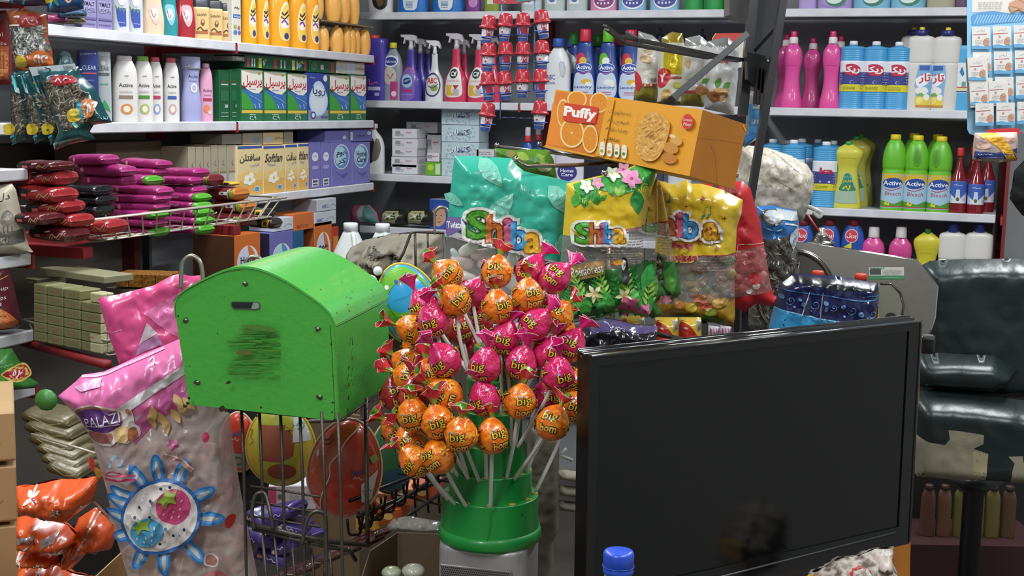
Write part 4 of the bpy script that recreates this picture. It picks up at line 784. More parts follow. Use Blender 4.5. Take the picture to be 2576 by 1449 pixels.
def homa(x0, x1, top, lab, face, z=ZC, col='#7a74b8', c2='#8a86c8', fa=None, pl=None, H=None):
    pl = pl or PLL(.02); p, s, py = stand(pl, (x0+x1)/2, z); H = H or py-top; W = x1-x0
    if face: a = [E_(0, H*.66, W*.4, H*.29, '#e2e4f0', n=28), E_(0, H*.66, W*.36, H*.265, '#5f93c4', n=28), E_(-W*.06, H*.68, W*.28, H*.22, '#b4d4e4', n=24), Pg([(-W*.3, H*.34), (0, H*.24), (W*.35, H*.3), (W*.1, H*.16)], '#5a58a8')]+([T('Home', 0, H*.72, H*.13, '#2a2a5a', w=W*.52, off=.03), T('Care', 0, H*.58, H*.12, '#2a2a5a', w=W*.48, off=.03)] if face == 1 else [T('هوم', 0, H*.72, H*.15, '#2a2a5a', w=W*.5, off=.03), T('کر', 0, H*.56, H*.14, '#2a2a5a', w=W*.36, off=.03)])
    else: a = [E_(0, H*.68, W*.3, H*.1, '#e2e4f0'), T('Home', 0, H*.7, H*.04, '#2a2a5a', w=W*.36), R(0, H*.45, W*.6, H*.08, '#a8a4d8'), R(0, H*.12, W*.6, H*.16, '#e6e6ec'), R(0, H*.15, W*.45, H*.05, '#55555a'), R(0, H*.08, W*.45, H*.04, '#55555a')]
    carton('detergent_box', lab, 'box', pl, x0, x1, z, H, .07, col, a, group='purple detergent boxes' if z == ZC else None)
homa(779, 806, 358, 'narrow purple side of the first purple detergent box', 0); homa(808, 832, 358, 'narrow purple side with barcode, second purple box', 0)
homa(834, 884, 358, 'purple detergent box with persian script in its circle', 2); homa(886, 931, 358, 'purple detergent box with latin words in its circle', 1)
lyc(819, 878, 329, 30, '#7c78c0', 'purple box lying on top, left one', [E_(18, 12, 5, 5, '#cfe0f0')]); lyc(880, 937, 326, 30, '#746fb6', 'purple box lying on top, right one', [E_(20, 20, 5, 5, '#cfe0f0'), R(-24, 14, 6, 20, '#dcdce4'), R(0, 14, 20, 3, '#544f90')])
lyc(770, 816, 334, 28, '#3c3a54', 'dark box lying behind the purple boxes', [R(10, 14, 6, 14, '#6a6a80')], pl=PLL(.12))
# ---- left wall, shelf D and below
LD = PLL(-.02)
def hd(x0, x1, top, H, col, lab, art, dep=.1, name='detergent_box', sc=None):
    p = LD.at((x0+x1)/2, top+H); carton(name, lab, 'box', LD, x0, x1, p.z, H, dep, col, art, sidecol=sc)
def circ(W, H, c1, c2, words): return [E_(0, H*.45, W*.42, H*.36, '#ece8e4', n=28), E_(-W*.02, H*.45, W*.38, H*.33, c1, n=28), Pg(Closed([(0, H*.8), (W*.2, H*.7), (W*.3, H*.45), (W*.1, H*.5)]), c2), T(words[0], 0, H*.5, H*.14, '#23234a', w=W*.56, off=.03), T(words[1], -W*.04, H*.32, H*.13, '#23234a', w=W*.4, off=.03)]
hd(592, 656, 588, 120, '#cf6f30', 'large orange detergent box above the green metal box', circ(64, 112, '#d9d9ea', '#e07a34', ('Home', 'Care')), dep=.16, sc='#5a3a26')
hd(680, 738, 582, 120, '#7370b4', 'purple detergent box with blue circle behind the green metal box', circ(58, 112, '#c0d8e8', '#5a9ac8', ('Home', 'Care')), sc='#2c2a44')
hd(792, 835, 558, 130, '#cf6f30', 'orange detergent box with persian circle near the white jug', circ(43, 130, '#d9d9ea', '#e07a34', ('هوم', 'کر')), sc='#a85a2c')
hd(837, 852, 570, 118, '#b8402c', 'red and yellow carton edge beside the orange box', [R(0, 50, 13, 90, '#d88a34')])
hd(690, 738, 548, 32, '#cfd2da', 'white carton with a tap drawing, left of the orange one', [T('ABC', -14, 10, 8, '#3a4a90', w=14), L(Curv([(0, 8), (10, 16), (20, 12)]), 2, '#a8b0c0')])
hd(740, 790, 536, 42, '#cf7238', 'orange carton lying between white ones', [T('Care', 0, 12, 8, '#b04a20', w=20), E_(-14, 10, 5, 5, '#a8502a')])
hd(792, 846, 532, 34, '#c9ccd4', 'white carton with tap drawing, lower one', [T('ABC', -14, 14, 9, '#3a4a90', w=16), L(Curv([(0, 10), (12, 20), (22, 14)]), 2, '#a8b0c0')])
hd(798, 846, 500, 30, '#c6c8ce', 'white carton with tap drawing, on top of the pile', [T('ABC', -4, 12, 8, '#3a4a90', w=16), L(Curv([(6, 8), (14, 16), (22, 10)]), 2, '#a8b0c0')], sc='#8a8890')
hd(740, 764, 580, 80, '#2a5f8a', 'teal blue box in the gap between orange boxes', [E_(0, 30, 8, 10, '#5a9ac0')])
# ---------------------------------------------------------------- chip and seed packets, wire baskets on the left
def mesh_seeds(g, sf, pts, n, l, w, cols, seed=1, off=.001, clip=None):
    """seeds showing through a clear window: little flat spindles laid on the surface, as print and filling of one packet"""
    rn = random.Random(seed); x0 = min(p[0] for p in pts); x1 = max(p[0] for p in pts); y0 = min(p[1] for p in pts); y1 = max(p[1] for p in pts); k = 0; els = {}
    while k < n:
        x, y = rn.uniform(x0, x1), rn.uniform(y0, y1)
        if not inside((x, y), pts): continue
        k += 1; a = rn.uniform(0, pi); c = rn.choice(cols); L_ = l*rn.uniform(.7, 1.2); q = [(-L_, 0), (-L_*.3, w), (L_*.5, w*.8), (L_, 0), (L_*.5, -w*.8), (-L_*.3, -w)]
        bow = rn.uniform(-.3, .3)*w*3
        P3 = [sf(x+u*cos(a)-(v+bow*(1-(u/L_)**2))*sin(a), y+u*sin(a)+(v+bow*(1-(u/L_)**2))*cos(a), off+.0005*rn.random()+(.0012 if abs(v) < w*.1 and abs(u) < L_*.6 else 0)) for u, v in q]
        g.add(P3, [(0, 1, 2, 3, 4, 5)], c, False)
SEEDS = ['#4a463c', '#6a6456', '#8a8070', '#57503f', '#b0a690', '#3a362e']
ND = 2.87
def npl(px, py, d=ND, yaw=.2): return Pl(px, py, d, yaw)
# upper chips
pack('chip_bag', 'brown and red ketchup chip bag at the far left, upper rail', 'packet', npl(20, 200), [(-60, 30), (20, 26), (30, 60), (32, 195), (28, 212), (-60, 218)], .05, 30, C('#7a2420', .3), [Pg([(-40, 120), (26, 118), (26, 200), (-40, 206)], '#a8562c'), Pg(Closed([(-20, 140), (10, 124), (24, 140), (22, 186), (-10, 194)]), '#d08a50'), T('chi', 6, 88, -12, '#e6d4c8', w=20), T('Chips', 8, 112, -12, '#e6d4c8', w=28), R(8, 40, 40, 18, '#5a2c1c')], seed=3)
pack('chip_bag', 'pale grey packet with a mosque drawing at the left edge', 'packet', npl(30, 640, 2.86), [(-70, 470), (30, 462), (40, 476), (72, 618), (84, 634), (-70, 648)], .05, 30, C('#b9b09c', .45), [T('دل م', 10, 494, -26, '#2a2824', w=44, res=1), Pg(Closed([(14, 560), (16, 536), (28, 524), (40, 536), (44, 560)]), '#8a8478'), R(29, 572, 40, 22, '#989084'), E_(29, 540, 9, 10, '#a8a294'), Pg([(-10, 580), (60, 574), (66, 606), (-10, 612)], '#55524a'), Pg([(-10, 596), (30, 590), (30, 604), (-10, 610)], '#a09888'), R(20, 572, 3, 18, '#5f5b52'), R(30, 572, 3, 18, '#5f5b52'), R(40, 572, 3, 18, '#5f5b52')], seed=4)
pack('chip_bag', 'dark red ketchup chip bag with orange chips pictured, left edge', 'packet', npl(20, 830, 2.88), [(-70, 668), (22, 662), (30, 700), (44, 760), (56, 800), (46, 826), (-70, 838)], .05, 30, C('#5a1f2c', .3), [Pg(Closed([(-30, 770), (0, 764), (26, 776), (40, 790), (50, 808), (30, 820), (-30, 826)]), '#c8703c'), Pg(Closed([(-20, 776), (4, 766), (20, 784), (8, 806), (-20, 808)]), '#e09a5c'), T('etchup', 6, 720, -12, '#e0d4d8', w=40, res=2), T('Chips', 8, 742, -12, '#e0d4d8', w=32), L(Curv([(-20, 702), (10, 696), (24, 690)]), 2, '#d8a83a'), R(10, 757, 9, 9, '#d8d0d4')], seed=5)
pack('snack_bag', 'green snack bag with a red diamond badge at the left edge', 'packet', npl(30, 985, 2.84), [(-60, 884), (30, 876), (44, 900), (76, 950), (98, 964), (88, 976), (-10, 986), (-60, 984)], .05, 26, C('#3f7f38', .35), [Pg([(-40, 960), (10, 930), (40, 960), (30, 978), (-40, 980)], '#6aa83a'), Pg(Closed([(14, 930), (40, 914), (66, 914), (80, 938), (66, 950), (36, 946)]), '#d8c060'), Pg(Closed([(18, 931), (42, 917), (64, 918), (76, 937), (64, 946), (38, 942)]), '#b02834'), T('مزه', 54, 930, -20, '#f0e8e8', w=24, off=.02, res=1), SQ(24, 910, 30, 6, '#8ab88a', 7)], seed=6)
# silver and orange seed packet, hanging
def hook(name, lab, a, b, r=.0022, col='#9a9c9e', tip=True):
    g = G(); g.tube([a, b], r, C(col, .25, 1.), 8)
    if tip: ball(g, b, r*2.2, C(col, .2, 1.), 10)
    thing(name, lab, 'hook', g)
SP = npl(90, 20, 2.80, .1)
def s1(g_):
    pass
def seedbag(lab, pl, out, col, win, n, l, w, art, seed, Tk=.03, cols=SEEDS, extra_=None, grp=None):
    g = G(); sf = sheet(g, pl, out, Tk, 24, .004, seed, C(col, .2, coat=.4), 7., (win+[win[0]],), lambda x, y: C('#5f5a4e', .35) if inside((x, y), win) else C(col, .2, coat=.4))
    mesh_seeds(g, sf, win, n, l, w, cols, seed); g.art(art, sf, ml=8., base=.0022)
    xs = [p[0] for p in out]; ys = [p[1] for p in out]
    return thing('seed_packet', lab, 'packet', g, pl.at(sum(xs)/len(xs), max(ys)), group=grp, world=True)
seedbag('orange topped seed packet with silver seeds in its window, top left', SP, [(16, 26), (60, 20), (116, 36), (120, 60), (122, 100), (132, 130), (133, 168), (100, 172), (40, 178), (28, 120), (22, 70)], '#8f4a2a',
    [(28, 72), (60, 72), (114, 68), (116, 100), (128, 124), (90, 132), (70, 140), (40, 160)], 230, 9, 2.2, [Pg(Closed([(60, 44), (90, 36), (112, 48), (104, 66), (62, 70)]), '#8a2420'), L(Curv([(66, 58), (76, 48), (84, 60), (96, 50), (104, 60)]), 3, '#c9a8a0'), R(45, 66, 30, 4, '#e4ded6'), Pg(Closed([(78, 150), (90, 134), (110, 128), (130, 140), (132, 166), (84, 168)]), '#c8682e'), L(Curv([(100, 160), (98, 146), (106, 140), (108, 152), (104, 166)]), 5, '#e8dcd4'), L(Curv([(116, 160), (114, 146), (122, 142), (124, 150)]), 5, '#e8dcd4'), Pg(Closed([(48, 150), (62, 140), (76, 150), (74, 166), (54, 172)]), '#c9b02c'), R(66, 174, 16, 6, '#d87a2c')], 8, cols=['#8f8f88', '#b9b8b0', '#6a6a64', '#d4d3cc', '#4a4a46'])
pack('seed_packet', 'blue shiny packet at the very top left with holographic streaks', 'packet', npl(170, 0, 2.8), [(20, -80), (130, -80), (128, 14), (60, 16), (24, 10)], .03, 20, C('#1f3c62', .15, coat=.5), [L([(32, 8), (40, -10)], 6, '#4ab8d8'), L([(60, 12), (76, -12)], 5, '#4ac8e0'), L([(66, 6), (78, -10)], 2, '#d8c83a')], seed=9, g_=10.)
pack('seed_packet', 'dark blue shiny packet at the top left with yellow badge', 'packet', npl(170, 0, 2.78), [(112, -80), (214, -80), (210, 22), (160, 34), (118, 30)], .03, 20, C('#22497a', .15, coat=.5), [Pg(Closed([(114, 0), (124, -8), (138, -2), (136, 8), (118, 10)]), '#c9b02c'), L([(130, 26), (134, 8)], 6, '#4ab8d8'), L([(142, 2), (152, 16)], 7, '#4a8a5a'), L(Curv([(168, -4), (176, 8), (186, 0)]), 5, '#d8a878')], seed=10, g_=10.)
for i, (x, y, w, c, lab) in enumerate([(142, 48, 46, '#8a2c5a', 'magenta small packet lying at the shelf end below the blue packets'), (182, 52, 50, '#8a8464', 'olive small packet lying next to the magenta one'), (180, 36, 60, '#2f4a60', 'blue flat packet on top of the olive one')]):
    pack('small_packet', lab, 'packet', PLL(.02 if i < 2 else .0), [(x-w/2, y-10), (x+w/2, y-12), (x+w/2+2, y+10), (x-w/2, y+8)], .02, 10, C(c, .3), [E_(x+8, y, 4, 4, '#c98ab0')] if i == 0 else [L([(x-20+j*8, y+(4 if j % 2 else 0)) for j in range(6)], 2, '#3a3a2c')], seed=11+i)
TP = npl(150, 180, 2.66, .12)
TL = '#1d4a4e'
seedbag('large dark teal sunflower seed packet, front of the hanging row', TP, [(92, 172), (196, 166), (206, 190), (240, 222), (266, 280), (282, 308), (236, 314), (226, 330), (240, 350), (180, 362), (138, 378), (134, 366), (146, 330), (120, 250), (104, 210)], TL,
    [(118, 206), (150, 200), (200, 204), (222, 232), (240, 262), (236, 300), (200, 318), (176, 330), (160, 300), (132, 240)], 560, 8, 1.2, [Pg(Closed([(140, 200), (150, 192), (180, 190), (200, 198), (196, 210), (150, 216)]), '#b02834'), L(Curv([(150, 208), (158, 198), (166, 208), (176, 198), (190, 202)]), 3, '#f0e8e8'),
     Pg(Closed([(212, 262), (226, 248), (246, 256), (244, 288), (226, 296), (214, 282)]), '#c87840'), L(Curv([(224, 288), (222, 266), (230, 258), (232, 272), (228, 290)]), 5, '#efe8e0'), L(Curv([(238, 282), (238, 262), (248, 258), (246, 270)]), 5, '#efe8e0'), Pg(Closed([(204, 262), (216, 258), (220, 290), (208, 300)]), '#3aa0b8'),
     Pg(Closed([(180, 284), (196, 272), (214, 280), (210, 302), (186, 306)]), '#c9b02c'), L([(194, 308), (206, 320)], 7, '#3ab8d0'), E_(202, 316, 4, 5, '#d8c83a'), R(164, 356, 60, 5, '#8fb0ac', rot=-.25), T('تخمه', 264, 296, -8, '#8fd0d8', w=20, res=1)], 21, .04)
for i, (o, w_, lab) in enumerate([([(26, 184), (48, 178), (66, 240), (80, 320), (66, 350), (30, 366), (28, 300)], [(32, 236), (54, 232), (70, 310), (66, 336), (34, 342)], 'thin edge-on teal seed packet, leftmost of the hanging row'),
      ([(48, 178), (72, 180), (98, 250), (122, 320), (112, 350), (88, 362), (78, 310)], [(60, 240), (84, 240), (112, 316), (104, 342), (86, 338)], 'edge-on teal seed packet, second of the hanging row'),
      ([(76, 180), (100, 176), (130, 240), (160, 310), (148, 350), (126, 366), (120, 310)], [(88, 240), (116, 236), (150, 306), (146, 336), (124, 336)], 'edge-on teal seed packet directly behind the large front one')]):
    x, y = o[-2][0], o[4][1]
    seedbag(lab, npl(150, 180, 2.72-.015*i, .12), o, TL, w_, 90, 8, 1.8, [Pg(Closed([(x-20, y-34), (x-4, y-40), (x+14, y-32), (x+10, y-16), (x-16, y-12)]), '#c9b02c'), L([(x-4, y-4), (x+10, y-10)], 5, '#3ab8d0'), L([(o[0][0]+8, 190), (o[0][0]+22, 226)], 6, '#4ac8d8'), E_(o[0][0]+12, 208, 4, 5, '#c9b83a'), Pg([(o[0][0]+14, 214), (o[0][0]+26, 222), (o[0][0]+30, 236), (o[0][0]+20, 232)], '#cfdfe0')], 30+i, .02, grp='teal seed packets hanging in a row')
g = G(); tb = npl(150, 180, 2.655, .12); g.prism([(76, 170), (130, 166), (192, 160), (197, 178), (140, 182), (86, 192)], tb.at, .0145, .0135, C('#b9c4c8', .3, .3)); g.art([R(100+i*3.2, 180, 1.4, 12, '#5a6468', rot=-.12) for i in range(8)]+[R(165+i*3, 171, 1.4, 10, '#5a6468', rot=-.12) for i in range(8)], lambda x, y, o: tb.at(x, y, .0145+o))
thing('header_strip', 'silver foil strip with barcodes along the top of the teal packets', 'strip', g)
g = G(); a_ = TP.at(130, 172, -.22); g.tube([a_, TP.at(130, 172, .05)], .002, C('#8a8c8e', .3, 1.), 8); g.tube([TP.at(92, 176, -.03), TP.at(92, 176, -.22)], .002, C('#8a8c8e', .3, 1.), 8); g.tube([TP.at(70, 176, -.22), TP.at(150, 170, -.22)], .003, C('#8a8c8e', .3, 1.), 8)
thing('peg_hook', 'steel peg hook holding the teal seed packets', 'hook', g)
# ---- upper wire basket
XB = P(215, 555, 3.0).x; PBk = Pl(0, 0, 1, o=Vector((XB, 0, 0)), n=Vector((1, 0, 0)))
WIRE = C('#b9b0a0', .35, .3); DW = C('#5c5854', .4, .6)
c0 = PBk.at(215, 555); c1 = PBk.at(720, 510); zr = c0.z; c1.z = zr
b0 = PZ(50, 520, zr); b1 = Vector((XB-.36, c1.y+.02, zr))
zb = PBk.at(230, 613).z
def basket(name, lab, rimpts, inset, zlow, nw, mat, r=.0022, grid=7, part_lab=None):
    rim = G(); n = len(rimpts); rim.tube([tuple(p) for p in rimpts], r*1.35, mat, 8, closed=True)
    cen = sum(rimpts, Vector())/n; low = [Vector((cen.x+(p.x-cen.x)*(1-inset), cen.y+(p.y-cen.y)*(1-inset), zlow)) for p in rimpts]
    fl = G(); fl.tube([tuple(p) for p in low], r, mat, 6, closed=True)
    wires = []
    for e in range(n):
        a, b = rimpts[e], rimpts[(e+1) % n]; la, lb_ = low[e], low[(e+1) % n]; k = nw[e]
        for i in range(k):
            t = (i+.5)/k; w = G(); w.tube([a.lerp(b, t), la.lerp(lb_, t)], r*.8, mat, 6, cap=False); wires.append(('wire', w))
    for i in range(grid):
        t = (i+.5)/grid; fl.tube([low[0].lerp(low[1], t), low[3].lerp(low[2], t)], r*.7, mat, 6); fl.tube([low[0].lerp(low[3], t), low[1].lerp(low[2], t)], r*.7, mat, 6)
    return thing(name, lab, 'basket', [('rim', rim), ('floor_grid', fl)]+wires)
basket('wire_basket', 'cream wire basket full of magenta wafer packs on the left wall', [c0, c1, b1, b0], .12, zb, [15, 4, 8, 5], WIRE, .0026)
g = G(); q0 = Vector((XB-.03, c0.y-.01, zb-.035)); g.box((XB-.18, c0.y+.02, zb-.022), (.34, .035, .028), _red, .002); g.box((XB-.18, c1.y-.25, zb-.022), (.34, .035, .028), _red, .002); g.box((XB-.35, (c0.y+c1.y)/2-.1, zb-.03), (.03, abs(c1.y-c0.y)+.2, .05), _red, .002)
thing('shelf_bracket', 'dark red steel bracket carrying the upper wire basket', 'bracket', g)
def bar_pack(name, lab, px, py, d, w, h, dep, col, rot=0., art=(), ends=None, group=None, seed=1, tilt=0., dfix=True):
    """flat packet lying down, w x h in pixels at distance d"""
    if dfix: d = (-XB+.075)/abs(.938*(px-1288)/FPX-.3426)+(d-3.3)*.5
    p = P(px, py, d); s = d/FPX; hw, hh = w*s/2, h*s/2; rn = random.Random(seed)
    pr = [(-1, .06), (-.965, .08), (-.95, .5), (-.88, .9), (-.7, 1.), (-.3, 1.03), (0, 1.), (.4, 1.04), (.7, 1.), (.88, .9), (.95, .5), (.965, .08), (1, .06)]
    X = Matrix.Rotation(pi/2, 4, 'Y')
    def sec(a, b): return [(t*hw, max(.0008, f*hh*(1+.08*rn.uniform(-1, 1))), dep/2*(.9+.1*f)) for t, f in pr if a <= t <= b]
    g = G()
    if ends: g.loft(sec(-1, .72), col, 20, 3., X, cap=True); g.loft([(.70*hw, hh*.99, dep/2*1.002)]+sec(.70, 1), ends, 20, 3., X)
    else: g.loft(sec(-1, 1), col, 20, 3., X)
    def sf(u, v, o=0.):
        t = max(-.999, min(.999, u*s/hw)); f = interp(pr, t)[0]; H = max(1e-4, f*hh); q = max(-.95, min(.95, v*s/H)); return Vector((u*s, -dep/2*(.9+.1*f)*(1-abs(q)**3)**(1/3)-o, v*s))
    if art: g.art(art, sf, ml=5., base=.0012)
    return thing(name, lab, 'packet', g, p-Vector((0, 0, 0)), (tilt*0, tilt, rot), group=group)
MG = C('#9a2a6a', .35, coat=.2, bump=.6, bscale=45); GN = C('#4f9c2c', .35, bump=.5, bscale=50)
rows = [(236, 401, 108, 25, 0, 3.5), (265, 427, 152, 28, 0, 3.46), (276, 452, 130, 26, 0, 3.46), (368, 411, 118, 22, 0, 3.52), (366, 432, 100, 18, 0, 3.5), (462, 434, 118, 22, 0, 3.46), (354, 452, 90, 23, 1, 3.4), (455, 453, 100, 20, 0, 3.42),
        (354, 477, 160, 24, 0, 3.36), (462, 477, 100, 22, 0, 3.42), (352, 499, 150, 22, 0, 3.34), (467, 494, 118, 20, 1, 3.34), (354, 519, 138, 20, 0, 3.32), (468, 514, 118, 20, 1, 3.32), (345, 538, 148, 20, 1, 3.3), (472, 534, 118, 20, 1, 3.3), (350, 558, 130, 20, 0, 3.28), (472, 553, 118, 19, 1, 3.28), (364, 580, 108, 22, 1, 3.26), (474, 575, 118, 24, 1, 3.26)]
RL = ['topmost, at the upper left', 'with green tip at its left, below the topmost', 'long one under the green tipped one', 'top of the middle pile', 'second in the middle pile', 'top of the right pile with green fold', 'short one with green end in the middle pile', 'second in the right pile', 'wide one across the middle', 'third in the right pile', 'below the wide middle one', 'with green end, right pile, fourth from top', 'in the centre pile, fourth from bottom', 'with green end, right pile, fifth from top', 'with green end, centre pile, third from bottom', 'with green end, right pile behind the rim', 'centre pile, second from bottom', 'right pile, second from bottom', 'lowest of the centre pile with green end', 'lowest of the right pile with green end']
for i, (x, y, w, h, e, d) in enumerate(rows):
    a = [Pg(Closed([(-w*.3, 2), (-w*.27, 6), (-w*.24, 2), (-w*.25, -5), (-w*.29, -5)]), '#e0a898'), L(Curv([(0, 4), (4, 7), (7, 3)]), 1.6, '#cf4a90'), L([(10, 6), (16, 7)], 1.4, '#c8408a')] if not e else [SQ(-w*.1, 0, 30, 4, '#e6c8d8', 9), L(Curv([(w*.1, 6), (w*.14, 2)]), 2, '#cf4a90')]
    if i in (1,): a.append(R(-w*.46, 0, 9, 12, GN))
    if i == 5: a.append(R(-w*.33, -4, 32, 8, GN))
    bar_pack('wafer_pack', 'magenta wafer pack, '+RL[i], x, y, d, w, h*1.08, .075, MG, .02*((i*7) % 5-2), a, GN if e else None, 'magenta wafer packs', i, .015*((i*3) % 5-2))
BG = C('#6a2026', .35); OE = C('#a87a2a', .35)
for i, (x, y, w, h, d) in enumerate([(520, 452, 60, 26, 3.46), (572, 486, 88, 30, 3.4), (588, 518, 92, 30, 3.36), (588, 552, 90, 32, 3.34), (560, 574, 70, 18, 3.32)]):
    bar_pack('biscuit_pack', nth(i, 5, 'burgundy biscuit pack').replace('leftmost', 'topmost').replace('rightmost', 'lowest').replace('from left', 'from the top')+' right of the magenta ones', x, y, d, w, h*1.1, .09, BG, .03, [R(w*.12, 2, 22, 8, '#d9d4d0'), R(w*.1, 2, 8, 5, '#5a4a4a'), R(-w*.4, 0, w*.12, h*.7, OE), Pg([(w*.3, h*.35), (w*.44, h*.3), (w*.44, -h*.35), (w*.34, -h*.3)], '#8a9a2c'), R(w*.27, 0, 4, h*.7, '#8fb0a0')], C('#b06a2a', .35) if i in (1, 2) else None, 'burgundy biscuit packs', 40+i)
for i, (x, y) in enumerate([(650, 536), (668, 560)]):
    bar_pack('chocolate_pack', ['black and gold pack, upper one near the basket end', 'black and gold pack, lower one near the basket end'][i], x, y, 3.36-.03*i, 70, 26, .07, C('#2a2724', .3), .05, [R(-14, 0, 14, 10, '#9a958c'), Pg([(6, 10), (26, 12), (22, -10), (4, -8)], '#c9a83a'), Pg([(10, 6), (20, 7), (18, -5), (9, -4)], '#3a2c1c')], None, 'black and gold packs', 50+i)
bar_pack('chocolate_pack', 'yellow and black strip pack lying over the burgundy ones', 565, 461, 3.42, 70, 10, .05, C('#c9a83a', .3), .02, [R(-10, 0, 12, 7, '#2a2724'), R(18, 0, 14, 7, '#2a2724')], seed=60)
# dark noodle packs and red crinkled snack packets
for i, (x, y) in enumerate([(222, 478), (228, 502), (224, 527)]):
    bar_pack('snack_packet', nth(i, 3, 'black glossy packet left of the magenta pile').replace('leftmost', 'topmost').replace('rightmost', 'lowest').replace('from left', 'from the top'), x, y, 3.3, 96, 28, .09, C('#17181b', .2, coat=.4, bump=.6, bscale=90), .1, [L([(-30, 4), (-12, 2)], 1.2, '#5a6a68'), L([(8, -4), (22, -2)], 1.2, '#6a7878')], None, 'black glossy packets', 70+i)
RD = C('#8f2226', .2, coat=.4, bump=1., bscale=38, mix='#a83034', mscale=20)
CR = [(128, 448, 96, 34, 'red crinkled packet under the pink price rail'), (116, 416, 100, 24, 'dark red packet behind the white price rail'), (118, 486, 118, 38, 'red and black noodle packet, top of the left pile'), (140, 520, 110, 34, 'red noodle packet with grey label, second of the left pile'), (158, 552, 120, 34, 'bright red noodle packet with white stripes behind the rim'), (150, 586, 110, 36, 'dark red packet at the bottom left of the basket'), (250, 570, 110, 36, 'red packet with wavy noodles pictured, beside the magenta pile'), (100, 548, 80, 30, 'dark maroon packet at the far left of the basket')]
for i, (x, y, w, h, lab) in enumerate(CR):
    bar_pack('noodle_packet', lab, x, y, 3.14-.012*i, w, h, .10, RD if i not in (1, 5, 7) else C('#5a1c20', .25, bump=1., bscale=38), .12-.05*(i % 3), [Pg([(-w*.42, h*.3), (-w*.05, h*.34), (-w*.2, -h*.3), (-w*.42, -h*.25)], '#1f1d20'), L(Curv([(w*.12, -h*.2), (w*.2, h*.1), (w*.3, -h*.1), (w*.4, h*.2)]), 2.2, '#c8a070'), L(Curv([(w*.16, -h*.28), (w*.26, 0), (w*.36, -h*.2), (w*.44, h*.1)]), 1.8, '#a87a50'), L([(w*-.02, h*.2), (w*.12, h*.28)], 3, '#d8c4c0'), R(-w*.2, -h*.1, 16, 7, '#c05a58')], None, 'red noodle and snack packets', 80+i, .06*((i % 3)-1))
for i, (x, y) in enumerate([(330, 390), (300, 375)]):
    pass
# dim cartons behind the basket
carton('cardboard_box', 'dim brown carton standing behind the upper wire basket', 'box', Pl(0, 0, 1, o=Vector((XL-.12, 0, 0)), n=Vector((1, 0, 0))), 250, 412, zb, 175, .15, C('#6a5a4a', .7))
# ---- lower wire basket with khaki soap cartons
LK = npl(250, 890, 2.75, -.62)
KB = C('#77764e', .55, bump=.3, bscale=40); KS = C('#b4b088', .55)
zk = LK.at(262, 892).z; s_ = 2.75/FPX
cols_ = [(84, 116), (118, 158), (160, 202), (204, 254)]
for r in range(6):
    for c, (a, b) in enumerate(cols_):
        nm = ['lowest', 'second from the bottom', 'third from the bottom', 'fourth from the bottom', 'fifth from the bottom', 'topmost'][r]
        if r == 5 and c == 3: continue
        carton('soap_carton', 'khaki soap carton in the lower basket, '+['first', 'second', 'third', 'nearest'][c]+' column, '+nm, 'carton', LK, a+.5, b-.5, zk+r*25.5*s_, 24.5, .055, KB, [R(1, 13, 14, 2.6, '#a0685a'), L([(-14, 4), (-8, 3)], 1, '#a8a67c'), L([(10, 21), (14, 20)], 1, '#a8a67c')], group='khaki soap cartons', bev=.002)
for r in range(6):
    p = LK.at(254, 880)
RS = Pl(0, 0, 1, o=LK.at(255, 880)+Vector((.002, 0, 0)), n=Matrix.Rotation(radians(90), 3, 'Z') @ LK.n)
for c in range(2):
    for r in range(6): carton('soap_carton', 'khaki soap carton seen end-on, '+['near', 'far'][c]+' column of the right flank, '+['lowest', 'second', 'third', 'fourth', 'fifth', 'topmost'][r], 'carton', RS, 256+c*17, 272+c*16, zk+r*25.5*s_, 24.5, .04, KS, [L(Curv([(-3, 8), (2, 14), (-2, 18)]), 2, '#e6e2d0'), R(0, 4, 8, 1.5, '#7a765a')], group='khaki soap cartons', bev=.002)
for i, (x0, x1, y, c, lab) in enumerate([(62, 92, 745, '#6a6a50', 'dim carton at the left of the lower basket'), (100, 176, 728, '#8a8768', 'pale flat carton lying on the khaki pile, left'), (178, 262, 722, '#8f8c6c', 'pale flat carton lying on the khaki pile, right')]):
    pl = npl(150, 760, 2.98, -.62); p = pl.at((x0+x1)/2, y+18); carton('soap_carton', lab, 'carton', pl, x0, x1, zk+6*25.5*s_ if i else zk+4.6*25.5*s_, 17, .08, C(c, .6), [R(0, 8, 14, 2, '#a8a48a')])
for i in range(4):
    x = 290+i*34; pl = npl(300, 720, 3.15, -.1); z_ = pl.at(300, 722).z
    carton('candy_box', nth(i, 4, 'brown glittery candy carton behind the pink bag'), 'box', pl, x, x+32, z_, 34, .08, C('#6a3f1c', .3, mix='#a8742c', mscale=120, bump=.5), group='brown candy cartons')
g = G(); ps = npl(300, 720, 3.15, -.1); z_ = ps.at(300, 722).z; a = ps.at(260, 722); b = ps.at(440, 722); g.box(((a.x+b.x)/2, (a.y+b.y)/2+.06, z_-.012), ((b-a).length, .14, .014), C('#5a5044', .7)); thing('shelf_board', 'board under the brown candy cartons behind the pink bag', 'shelf', g)
r0 = LK.at(270, 858); r1 = PZ(55, 805, r0.z); dn = (r1-r0).normalized(); pr_ = Vector((-dn.y, dn.x, 0)); pr_ = pr_ if pr_.dot(_f) > 0 else -pr_
basket('wire_basket', 'lower cream wire basket holding the khaki soap cartons', [r0, r1, r1+pr_*.36, r0+pr_*.36], .06, zk-.003, [6, 5, 5, 5], WIRE)
g = G(); g.tube([r0+Vector((0, 0, zk-r0.z-.02)), r1+Vector((0, 0, zk-r0.z-.02))], .012, _red, 4)
thing('shelf_bracket', 'dark red rail under the lower wire basket', 'bracket', g)
